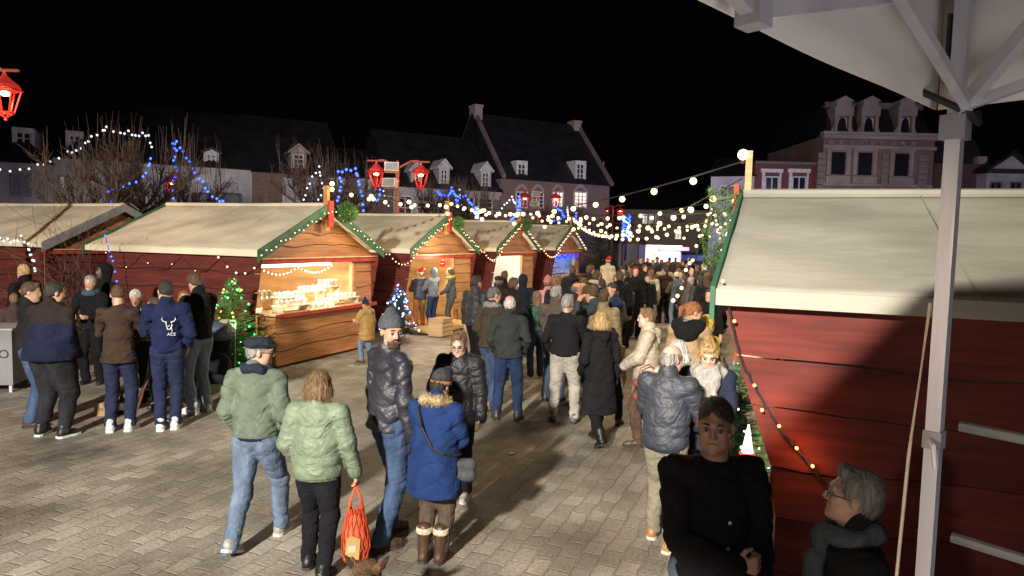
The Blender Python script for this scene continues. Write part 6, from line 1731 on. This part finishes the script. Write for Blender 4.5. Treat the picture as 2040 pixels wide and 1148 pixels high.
PP(1320, 643, 522, 'tall man with dark curly hair in a beige hoodie and pale jeans, back turned', 80, top=('hoodie', (.34, .27, .2)), legs=((.33, .36, .38),), hair=('volume', 'black'), hood=True, arms=('down', 'front'), legmat='fabric')
PP(1344, 655, 542, 'woman in a white woollen hat, olive jacket and light blue jeans, back turned', 100, top=('jacket', (.10, .09, .06)), legs=(LJEAN,), hair=('short', 'brown'), hat=('wool', (.6, .55, .5)), arms=('front', 'front'))
PD(1374, 549, 16.5, 'grey haired man in a grey wool coat walking right', 20, top=('coat', (.09, .085, .085)), legs=(BLK,), hair=('short', 'grey'), head=(0, -15))
PD(1377, 532, 19.5, 'bald man facing the camera in the crowd right of the white woollen hat', -80, top=('jacket', (.03, .03, .035)), legs=(BLK,), hair=None, skin=SKIN3)
PD(1396, 548, 16.0, 'person in a black padded coat near the green post of the right chalet', 100, top=('longpuffer', (.02, .02, .025)), legs=(BLK,), hair=('short', 'black'))
PD(1410, 542, 15.0, 'woman with long brown hair holding a brown bag right of the black padded coat', 60, top=('coat', (.015, .015, .018)), legs=(BLK,), hair=('long', 'brown'))
PD(1420, 560, 13.0, 'dark coated person half cut by the canvas edge of the right chalet', 60, top=('coat', BLK), legs=(BLK,), hair=('short', 'brown'))
# --- the dense crowd
rnd = random.Random(77); used_lb = set()
ORD9 = ('first', 'second', 'third', 'fourth', 'fifth', 'sixth', 'seventh', 'eighth', 'ninth')
far = [(1247, 519, 26, 'brown', (.012, .012, .014)), (1256, 524, 24, 'black', (.02, .02, .03)), (1263, 518, 30, 'brown', BLK), (1276, 512, 27, 'ginger', (.03, .02, .02)), (1284, 526, 22, 'brown', (.02, .016, .016)), (1240, 529, 19, 'black', BLK), (1222, 532, 20, 'brown', BLK), (1212, 545, 17.5, 'black', (.012, .012, .02)),
       (1301, 517, 30, 'brown', (.05, .02, .02)), (1310, 512, 34, 'black', BLK), (1318, 516, 28, 'lbrown', (.03, .03, .03)), (1331, 519, 24, 'ginger', (.05, .02, .03)), (1341, 521, 25, 'black', BLK), (1352, 523, 24, 'brown', BLK), (1360, 519, 30, 'black', (.02, .02, .03)), (1368, 525, 26, 'grey', BLK), (1382, 520, 30, 'brown', BLK), (1390, 526, 24, 'lbrown', (.10, .07, .05)),
       (1399, 519, 32, 'black', BLK), (1404, 527, 22, 'white', (.02, .02, .02)), (1412, 516, 28, 'black', (.012, .014, .03)), (1421, 519, 24, 'brown', BLK), (1430, 521, 27, 'black', BLK), (1438, 528, 20, 'black', BLK), (1327, 530, 20.5, 'black', (.03, .012, .012)), (1358, 537, 19, 'brown', (.02, .02, .02)), (1366, 548, 17.4, 'brown', (.06, .03, .03)), (1388, 537, 19, 'black', BLK), (1290, 545, 17.5, 'black', BLK),
       (1346, 512, 38, 'brown', BLK), (1373, 513, 38, 'grey', BLK), (1404, 512, 40, 'black', BLK), (1290, 513, 36, 'lbrown', (.03, .03, .04)), (1425, 512, 36, 'grey', BLK), (1232, 547, 17, 'brown', (.02, .012, .012)), (1250, 540, 18.5, 'black', BLK), (1200, 553, 13.6, 'black', BLK), (1226, 575, 12.6, 'brown', (.012, .012, .014)), (1247, 560, 15.5, 'black', BLK),
       (1415, 575, 12.0, 'black', BLK), (1432, 540, 17, 'brown', (.02, .02, .02)), (1308, 545, 20.5, 'brown', (.06, .05, .04)), (1334, 512, 33, 'black', (.02, .02, .04))]
HN = {'brown': 'brown', 'black': 'black', 'ginger': 'reddish', 'lbrown': 'light brown', 'grey': 'grey', 'white': 'white'}
for i, (x, y, Y, hc_, tc) in enumerate(far):
    y += 0
    k_ = rnd.choice(['jacket', 'jacket', 'coat', 'puffer', 'hoodie'])
    ht_ = rnd.choice(['short', 'short', 'volume', 'long', 'crop']); away = rnd.random() < .65
    kn = {'jacket': 'jacket', 'coat': 'long coat', 'puffer': 'padded jacket', 'hoodie': 'hooded top'}[k_]
    dn = 'rear' if Y > 27 else ('middle' if Y > 20.2 else 'front')
    sd = 'left' if x < 1295 else ('centre' if x < 1375 else 'right')
    for kn in (kn, 'jacket', 'long coat', 'hooded top', 'padded jacket'):
        lb = '%s haired person in a dark %s, %s, %s %s of the crowd' % (HN[hc_], kn, 'back turned' if away else 'facing the camera', dn, sd)
        if lb not in used_lb: break
    if i % 4 == 1: tc = rnd.choice([(.22, .17, .12), (.16, .15, .14), (.28, .24, .19), (.10, .12, .16)]); lb = lb.replace('in a dark', 'in a pale' if i % 8 == 1 else 'in a light coloured')
    used_lb.add(lb); k_ = {'jacket': 'jacket', 'long coat': 'coat', 'padded jacket': 'puffer', 'hooded top': 'hoodie'}[kn]
    PD(x, y, Y, lb, rnd.uniform(50, 130) if away else rnd.uniform(-130, -50), top=(k_, tc), legs=(BLK,), hair=(ht_, hc_), group='people in the dense crowd at the far end',
       arms=rnd.choice([('down', 'down'), ('pocket', 'pocket'), ('front', 'down'), ('cup', 'pocket')]), girth=rnd.uniform(.95, 1.2), stance=rnd.choice(['stand', 'close', 'step']))

# ------------------------------------------------------------ things carried
def rthing(r, name, label, cat): 
    t = thing(name, label, cat, tuple(r.location), r.rotation_euler[2]); return t
# net bag
w = wpt(pg, info(pg)['wr'][1][0] + Vector((0, .02, -.085)))
t = thing('net_bag', 'orange net shopping bag hanging from the hand of the woman in pale green', 'bag', (w.x, w.y, w.z), R_(15))
m = MB(); 
for q in (-1, 1): m.tube([(-.012 * q, 0, .0), (q * .035, .01, -.13), (q * .06, .01, -.30)], [.012, .012, .02], 6)
m.build('handle', M('fabric', (.5, .08, .03)), t, True)
nt_ = MB(); R0 = [(.045, -.20), (.075, -.28), (.10, -.40), (.105, -.50), (.085, -.58), (.03, -.62)]
for k in range(14):
    for q in (1, -1):
        pts = []
        for j, (r, z) in enumerate(R0):
            a = 2 * PI * k / 14 + q * j * .26; pts.append((r * math.cos(a), .55 * r * math.sin(a), z))
        nt_.tube(pts, .0042, 4, False)
nt_.build('netting', M('fabric', (.5, .06, .02)), t)
smesh('lining', [('e', (0, 0, -.45), (.092, .05, .15)), ('e', (0, 0, -.32), (.06, .035, .12))], .01, M('plain', (.42, .09, .04)), t)
t2 = thing('paper_bag', 'yellow packet inside the orange net bag', 'packet', (w.x - .015, w.y - .055, w.z - .47), R_(15))
MB().prism([(-.05, -.08), (.05, -.09), (.06, .06), (.0, .09), (-.04, .07)], -.012, .012).build('packet_body', M('plain', (.38, .24, .09)), t2); MB().box(-.03, .03, -.015, -.012, -.03, .02).build('print', M('plain', (.45, .38, .25)), t2)
# cross-body strap and grey bag of the blue coat woman
ib = info(bc); nk_ = ib['nk']
pts = [nk_ + Vector((x, y, z)) for x, y, z in ((-.10, .02, .03), (-.10, -.10, -.03), (-.04, -.165, -.15), (.05, -.17, -.30), (.13, -.15, -.33), (.19, -.07, -.36), (.20, .0, -.37))]
q = [wpt(bc, p) - Vector(bc.location) for p in pts]
t = thing('handbag', 'grey leather handbag on a black cross body strap worn by the woman in blue', 'bag', tuple(bc.location))
sb = MB(); 
for i in range(len(q) - 1): sb.tube([q[i], q[i + 1]], .011, 5)
sb.build('strap', M('leather', (.012, .012, .014)), t)
e_ = q[-1]; smesh('bag_body', [('c', e_ + Vector((-.05, .0, -.08)), e_ + Vector((.07, .04, -.09)), .045, .05), ('c', e_ + Vector((-.05, 0, -.15)), e_ + Vector((.07, .04, -.17)), .05, .05)], .011, M('leather', (.055, .06, .07)), t)
# red handbag of the beige woman
wb = wpt(bw, info(bw)['wr'][0][0]); wb = wpt(bw, Vector((-.30, -.02, .86)))
t = thing('handbag', 'reddish brown leather handbag on the arm of the woman in the beige padded coat', 'bag', (wb.x, wb.y, wb.z), bw.rotation_euler[2])
smesh('bag_body', [('c', (-.0, -.12, -.20), (0, .12, -.20), .06, .06), ('c', (0, -.13, -.05), (0, .13, -.05), .05, .05)], .0125, M('leather', (.22, .06, .04)), t)
MB().tube([(0, -.11, -.02), (0, -.09, .12), (0, 0, .17), (0, .09, .12), (0, .11, -.02)], .008, 6).build('handle', M('leather', (.25, .06, .04)), t, True)
# paper cup
wc = wpt(cupm, info(cupm)['wr'][1][0] + Vector((-.05, .10, .03)))
t = thing('paper_cup', 'white paper cup held by the balding man in navy', 'cup', tuple(wc)); MB().lathe([(.028, -.05), (.038, .05)], n=14).build('cup_body', M('plain', (.8, .78, .74)), t); MB().lathe([(.040, .05), (.040, .056)], n=14).build('rim', M('plain', (.85, .83, .8)), t)
# jacket emblem: bull head and letters
iN = info(navy); eb = []
def emb(mb, pts, r=.006): mb.tube(pts, r, 5)
mb = MB(); y0 = -.152
S_ = lambda x, z, dy=0: (x, y0 + dy + .10 * abs(x) ** 1.4, z)
zc = iN['nk'].z - .20; cx = .04
for q in (-1, 1):
    emb(mb, [S_(cx + q * .02, zc), S_(cx + q * .055, zc + .01), S_(cx + q * .075, zc + .035), S_(cx + q * .068, zc + .06)], .0055)
emb(mb, [S_(cx + .03, zc - .0), S_(cx + .035, zc - .04), S_(cx + .015, zc - .085), S_(cx - .012, zc - .085)], .006)
emb(mb, [S_(cx - .03, zc), S_(cx - .022, zc - .05), S_(cx - .012, zc - .085)], .005)
emb(mb, [S_(cx - .012, zc - .045), S_(cx + .0, zc - .05), S_(cx + .008, zc - .035)], .005)
emb(mb, [S_(cx + .03, zc - .05), S_(cx + .035, zc - .10), S_(cx + .03, zc - .14)], .004)
mb.build('bull_emblem', M('plain', (.7, .7, .68)), navy)
def text(body, size, mat, parent, loc, rot, name='lettering', ext=.003):
    cu = bpy.data.curves.new(name, 'FONT'); cu.body = body; cu.size = size; cu.extrude = ext; cu.align_x = 'CENTER'
    tmp = bpy.data.objects.new(name, cu); COL.objects.link(tmp)
    dg = bpy.context.evaluated_depsgraph_get(); me = bpy.data.meshes.new_from_object(tmp.evaluated_get(dg))
    bpy.data.objects.remove(tmp); me.materials.clear(); me.materials.append(mat)
    o = bpy.data.objects.new(name, me); COL.objects.link(o); o.parent = parent; o.location = loc; o.rotation_euler = rot
    return o
text('ACE', .05, M('plain', (.7, .7, .68)), navy, (cx + .03, y0 - .014, zc - .16), (R_(90), 0, 0))

# ------------------------------------------------------------ left group furniture
tb = gnd(225, 812); tb = Vector((-4.72, 8.85, 0))
t = thing('high_table', 'round black standing table on folding legs in the middle of the left group', 'table', tb)
MB().lathe([(.43, 1.06), (.44, 1.07), (.44, 1.09), (.43, 1.10)], n=28).build('table_top', M('plain', (.02, .02, .022), rough=.3), t)
MB().tube([(0, 0, .3), (0, 0, 1.06)], .03, 8).build('column', DARK, t)
for k in range(3):
    a = 2 * PI * k / 3 + .5
    MB().tube([(0, 0, .62), (.46 * math.cos(a), .46 * math.sin(a), .01)], .016, 6).build('leg', M('metal', (.12, .05, .03)), t)
MB().tube([(.3, .2, .3), (-.3, .2, .3)], .012, 5).build('stay', M('metal', (.2, .2, .2)), t)
for k, (x, y) in enumerate(((-.2, -.1), (.1, .2), (.22, -.15), (-.05, .1))):
    g2 = thing('wine_glass', ('leftmost', 'rear', 'rightmost', 'middle')[k] + ' glass of drink on the high table of the left group', 'glass', tb + Vector((x, y, 1.10)), 0, 'glasses on the high table')
    MB().lathe([(.03, 0), (.004, .008), (.004, .07), (.03, .1), (.034, .14), (.028, .17)], n=12).build('glass_body', M('plain', (.5, .32, .12), rough=.1), g2); MB().lathe([(.031, .0), (.031, .004)], n=12).build('foot', M('plain', (.4, .4, .4)), g2)
for k, (x, y) in enumerate(((-.32, -.12), (.3, .05))):
    g2 = thing('plate', ('white paper plate of food at the left of the high table', 'white paper plate of food at the right of the high table')[k], 'plate', tb + Vector((x * .9, y, 1.10)))
    MB().lathe([(.07, .001), (.10, .012), (.098, .014), (.068, .004)], n=18).build('plate_rim', M('plain', (.72, .7, .66)), g2); MB().ball((0, 0, .018), .045, 8, 5, (1, 1, .4)).build('food', M('plain', (.5, .3, .12)), g2)
bp_ = gnd(205, 829); t = thing('cardboard_box', 'brown cardboard box with faint printed letters on the cobbles under the high table', 'box', bp_, R_(4))
MB().box(-.11, .11, 0, .2, 0, .17).build('box_body', M('fabric', (.36, .24, .13)), t); MB().box(-.112, .112, .08, .12, .171, .173).build('tape', M('plain', (.42, .33, .2)), t)
text('BATI', .06, M('plain', (.16, .10, .05)), t, (0, -.004, .07), (R_(90), 0, 0))
bp_ = gnd(243, 825); t = thing('bottle', 'dark bottle with a white label standing beside the cardboard box', 'bottle', bp_)
MB().lathe([(.037, 0), (.038, .18), (.015, .25), (.014, .31)], n=12).build('glass', M('plain', (.01, .02, .01), rough=.1), t, True); MB().lathe([(.039, .06), (.039, .15)], n=12).build('bottle_label', M('plain', (.7, .68, .6)), t)
# white stand with lettering at the left edge
p0 = aty(-40, 700, 9.6); p1 = aty(24, 700, 9.9)
t = thing('white_stand', 'white cloth covered stand with black letters cut by the left edge', 'counter', (p1.x, p1.y, 0), R_(10))
MB().box(-1.6, 0, 0, .7, .12, .93).build('cloth_cover', M('cloth', (.22, .21, .23)), t); MB().box(-1.62, .02, -.02, .72, .932, .96).build('counter_top', M('plain', (.3, .3, .31)), t)
for x in (-1.5, -.08):
    for y in (.05, .6): MB().box(x, x + .04, y, y + .04, 0, .118).build('leg', ALU, t)
text('ECO', .18, M('plain', (.02, .02, .02)), t, (-.22, -.004, .52), (R_(90), 0, 0))
# pushchair
pp = gnd(437, 782); t = thing('pushchair', 'black folding pushchair parked in front of the green lit fir', 'pushchair', pp, R_(200))
fm = MB()
for sx in (-.22, .22):
    fm.tube([(sx, -.42, 1.05), (sx, -.30, .98), (sx, .0, .55), (sx, .32, .16)], .013, 6); fm.tube([(sx, -.36, .14), (sx, .0, .55), (sx, .12, .66)], .013, 6)
fm.tube([(-.22, -.42, 1.05), (.22, -.42, 1.05)], .017, 8)
fm.build('frame', M('metal', (.16, .16, .17)), t)
smesh('seat', [('c', (0, .05, .45), (0, .26, .50), .17, .16, {'ys': .5}), ('c', (0, .05, .45), (0, -.16, .86), .17, .18, {'ys': .45})], .016, M('fabric', (.012, .014, .02)), t)
smesh('sun_canopy', [('e', (0, -.10, .93), (.24, .30, .16))], .016, M('shell', (.07, .10, .14)), t, cuts=(((0, .4, 1), .80),))
smesh('storage_basket', [('c', (-.12, .0, .26), (.12, .0, .26), .13, .13)], .018, M('fabric', (.02, .02, .022)), t)
for sx in (-.25, .25):
    for y, r in ((.33, .10), (-.36, .14)):
        ring = [(sx, y + r * math.cos(a), r + r * math.sin(a) + .01) for a in [2 * PI * k / 20 for k in range(21)]]
        wl_ = MB().tube(ring, .016, 6, False).build('wheel', M('plain', (.02, .02, .02)), t, True)
        sp_ = MB()
        for k in range(5): sp_.tube([(sx, y, r + .01), (sx, y + r * math.cos(k * 1.257), r + .01 + r * math.sin(k * 1.257))], .006, 4)
        sp_.build('spokes', M('metal', (.5, .5, .5)), wl_)
t = thing('soft_toy', 'small tan soft toy perched on the pushchair canopy', 'toy', pp + Vector((0.05, .05, 1.07))); smesh('toy_body', [('e', (0, 0, 0), (.07, .05, .05)), ('e', (.06, 0, .03), (.03, .03, .03))], .01, M('fur', (.45, .33, .2)), t); MB().ball((.085, -.02, .035), .006).build('eye', DARK, t)
# dog at the bottom edge
dp = aty(735, 1112, 3.95); t = thing('dog', 'brown dog whose ears and crown just show at the bottom edge', 'dog', (dp.x, dp.y - .35, 0), 0)
hz_ = dp.z
FURB = M('fur', (.13, .075, .04))
smesh('body', [('c', (0, -.45, hz_ - .22), (0, .0, hz_ - .20), .13, .12), ('c', (0, .0, hz_ - .20), (0, .2, hz_ - .09), .10, .07), ('e', (0, .32, hz_ - .075), (.085, .10, .075)), ('c', (0, .38, hz_ - .10), (0, .50, hz_ - .12), .045, .03)] +
      [('c', (sx, y, hz_ - .25), (sx, y + .01, .03), .055, .03) for sx in (-.08, .08) for y in (-.45, .02)] + [('c', (0, -.55, hz_ - .2), (0, -.72, hz_ - .3), .03, .015)] +
      [('c', (sx, .30, hz_ - .03), (sx * 1.35, .30, hz_ + .02), .03, .012, {'k': .01}) for sx in (-.07, .07)], .012, FURB, t, disp=lambda X, Y, Z: .004 * np.sin(90 * X + 30 * Y) * np.sin(80 * Z + 40 * Y))
smesh('ear', [('c', (-.085, .30, hz_ - .02), (-.125, .29, hz_ + .035), .026, .010)], .009, M('fur', (.05, .03, .02)), t); smesh('ear', [('c', (.085, .30, hz_ - .02), (.125, .29, hz_ + .035), .026, .010)], .009, M('fur', (.05, .03, .02)), t)
# white cone with red foot beside the near right chalet
cpn = aty(1490, 880, 4.95); t = thing('cone_decoration', 'glowing white cone with a red foot between the fir and the near right chalet', 'decoration', (cpn.x, 4.95, 0))
zt_ = aty(1497, 846, 4.95).z; zb_ = aty(1490, 893, 4.95).z
MB().lathe([(.045, zb_ - .03), (.038, zb_), (.006, zt_)], n=16).build('cone', emit((1, .88, .84), .9), t, True); MB().lathe([(.06, zb_ - .10), (.055, zb_ - .032)], n=16).build('red_band', emit((1, .05, .04), .9), t); MB().tube([(0, 0, 0), (0, 0, zb_ - .12)], .02).build('stand', DARK, t)
# market goods around chalet two
for x, y, z, l in ((2.75, -.5, .0, 'plain wooden crate on the cobbles at the right of the second chalet'), (-.15, -1.15, .0, 'plain wooden crate on the cobbles at the left of the second chalet ramp')):
    t = thing('wooden_crate', l, 'crate', SL(1, x, y, z), ROT)
    for k in range(4): MB().box(0, .55, 0, .03, .03 + k * .11, .12 + k * .11).build('slat', PALEWOOD(), t) if k < 4 else None
    MB().box(.0, .55, .033, .4, .02, .45).build('box_body', PALEWOOD(), t)
t = thing('bauble', 'red glass bauble hanging in the doorway of the second chalet', 'bauble', SL(1, 1.75, -.1, 1.72)); MB().ball((0, 0, 0), .09, 16, 10).build('ball', M('plain', (.5, .02, .02), rough=.15), t, True); MB().lathe([(.02, .08), (.02, .11)], n=8).build('cap', M('metal', (.7, .6, .3)), t); MB().tube([(0, 0, .11), (0, 0, .25)], .003, 3).build('thread', DARK, t)
for k in range(5):
    t = thing('shelf_board', 'pine shelf board number %s from the floor on the back wall of the second chalet' % ('one', 'two', 'three', 'four', 'five')[k] if False else ('lowest', 'second lowest', 'middle', 'second highest', 'highest')[k] + ' pine shelf on the back wall of the second chalet', 'shelf', SL(1, .2, 2.9, .3 + k * .36), ROT)
    MB().box(0, 2.4, 0, .3, 0, .025).build('board', PALEWOOD(), t)
    for q in range(9):
        g2 = thing('wooden_ornament', '%s ornament from the left on the %s shelf of the second chalet' % (ORD9[q], ('lowest', 'second lowest', 'middle', 'second highest', 'highest')[k]), 'ornament', SL(1, .35 + q * .26, 3.02, .326 + k * .36), 0, 'ornaments on the shelves of the second chalet')
        cl = [(.6, .1, .08), (.7, .55, .3), (.2, .35, .15), (.75, .7, .65)][(q + k) % 4]
        MB().lathe([(.05, 0), (.045, .06), (.01, .15)], n=8).build('ornament_body', M('paint', cl), g2)
# blue tinsel and shelves on the last chalet
t = thing('tinsel_garland', 'bright blue tinsel garland swagged across the opening of the farthest chalet', 'garland', A0 + E1 * S0S[3], ROT)
gt = MB(); rnd = random.Random(11)
for k in range(1600):
    u = rnd.random(); x = .1 + 3.0 * u; z = 1.86 - .16 * abs(math.sin(u * PI * 4)); d = Vector((rnd.gauss(0, 1), rnd.gauss(0, .5), rnd.gauss(0, 1))).normalized() * rnd.uniform(.04, .10)
    c = Vector((x, -.15, z)); s2 = d.cross(Vector((0, 1, 0))).normalized() * .012; gt.add([c - s2, c + s2, c + d], [(0, 1, 2)])
gt.build('tinsel', emit((.03, .06, .9), .9), t); MB().tube([(.1, -.15, 1.86), (3.1, -.15, 1.86)], .006, 4).build('cord', DARK, t)  # tinsel is no lamp, its shine is put in as a glow
for k in range(3):
    t = thing('display_shelf', ('lower', 'middle', 'upper')[k] + ' blue cloth shelf of white figures in the farthest chalet', 'shelf', SL(3, .2, .3 + .2 * k, 1.02 + .22 * k), ROT)
    MB().box(0, 2.5, 0, .2, -.02, 0).build('board', M('fabric', (.05, .1, .5)), t)
    for q in range(9):
        g2 = thing('white_figure', '%s white figurine from the left on the %s shelf of the farthest chalet' % (ORD9[q], ('lower', 'middle', 'upper')[k]), 'figurine', SL(3, .35 + q * .28, .4 + .2 * k, 1.022 + .22 * k), 0, 'white figurines in the farthest chalet')
        MB().lathe([(.05, 0), (.03, .08), (.035, .12), (.015, .17)], n=8).build('figure_body', M('plain', (.75, .75, .78)), g2)
# bright food trailer at the far end
a = aty(1287, 500, 40); b2 = aty(1358, 500, 40); wd = b2.x - a.x; zt_ = aty(1320, 489, 40).z
t = thing('food_trailer', 'brightly lit white and pink food trailer beyond the crowd', 'trailer', (a.x, 40, 0))
MB().box(0, wd, .1, 2.2, .4, zt_).build('trailer_body', M('plain', (.7, .66, .68)), t)
MB().box(-.02, wd * .33, .0, .095, .9, zt_ - .15).build('picture_panel', emit((.9, .55, .5), 1.0), t)
pan = t.children[-1]
rn = random.Random(4)
for k in range(14):
    MB().ball((rn.uniform(.15, wd * .3), -.02, rn.uniform(1.0, zt_ - .4)), rn.uniform(.06, .14), 8, 5, (1, .2, 1)).build('printed_shape', emit(rn.choice([(.8, .05, .08), (.9, .8, .7), (.2, .45, .15), (.9, .3, .4)]), .8), t)
MB().box(wd * .38, wd - .1, .05, .095, 1.0, zt_ - .35).build('serving_hatch', emit((1, .72, .76), 1.1), t)
MB().box(wd * .34, wd + .3, -.5, .09, zt_ - .28, zt_ - .08).build('sign_band', emit((.9, .35, .45), .9), t)
MB().box(0, wd, -.05, -.0, zt_ - .07, zt_).build('light_strip', emit((1, .9, .95), 2.5), t)
MB().box(.2, wd - .2, .3, 2, 0, .39).build('chassis', DARK, t)
lamp('POINT', (a.x + wd / 2, 38.6, 2.2), 120, (1, .75, .8), .2)
cv = aty(1366, 512, 46); t = thing('parked_car', 'dark parked car with a pale windscreen beside the food trailer', 'car', (cv.x - 1.6, 46, 0))
smesh('car_body', [('c', (-.4, 0, .75), (3.5, 0, .75), .62, .55, {'ys': 1.2}), ('c', (.6, 0, 1.35), (2.6, 0, 1.35), .5, .45, {'ys': 1.3})], .06, M('paint', (.04, .05, .08), rough=.3), t)
MB().box(.3, 2.9, -.84, -.78, 1.25, 1.62).build('side_window', M('plain', (.25, .28, .33), rough=.1), t)
for x in (.1, 2.9):
    MB().tube([(x, -.85, .33), (x, -.6, .33)], .33, 16).build('wheel', DARK, t)
for x in (-1.0, 3.98):
    MB().box(x - .05, x + .05, -.5, -.3, .7, .85).build('headlight', M('plain', (.6, .6, .6)), t)
# far red shelf bracket and pushchair-like frame beyond the right chalet
t = thing('folded_buggy', 'grey folded buggy standing behind the festoon pole of the near right chalet', 'pushchair', aty(1452, 640, 8.9) * 1.0)
t.location.z = 0
MB().tube([(0, 0, .1), (.1, 0, .95)], .014).build('frame', M('metal', (.3, .3, .32)), t); MB().tube([(.2, 0, .1), (-.05, 0, .95)], .014).build('frame', M('metal', (.3, .3, .32)), t)
for x in (0, .2):
    MB().tube([(x, -.02, .1), (x, .02, .1)], .1, 14).build('wheel', DARK, t)
MB().box(.0, .15, -.1, .1, .25, .85).build('folded_seat', M('fabric', (.16, .17, .19)), t)

a_ = cR + ER1 * .55 - ER2 * .05
t = thing('shelf_board', 'small red edged fold down shelf on the walkway side of the near right chalet', 'shelf', a_ + Vector((0, 0, 1.27)), ROT + PI)
MB().box(-.4, .4, -.42, 0, 0, .03).build('board', PALEWOOD(), t); MB().box(-.4, .4, -.45, -.423, -.05, .04).build('edge_strip', REDP, t)

for k, (x, y, l) in enumerate(((583, 731, 'largest scrap of white paper on the ground before the sweet stall'), (592, 734, 'small torn paper scrap just right of the largest one by the sweet stall'), (700, 730, 'flattened white paper scrap on the paving below the child in mustard'), (1020, 905, 'lone pale paper scrap on the paving between the walking groups'))):
    t = thing('paper_scrap', l, 'litter', gnd(x, y), k * 1.3, 'paper scraps on the ground'); v, f = grid_sheet((-.04, -.03, .006), (.04, -.025, .006), (.045, .03, .006), (-.035, .025, .006), 4, 4, lambda u, w, p: p + Vector((0, 0, .012 * abs(math.sin(u * 7 + w * 4 + k)))))
    mkmesh('paper_sheet', v, f, M('plain', (.6, .58, .55)), t)
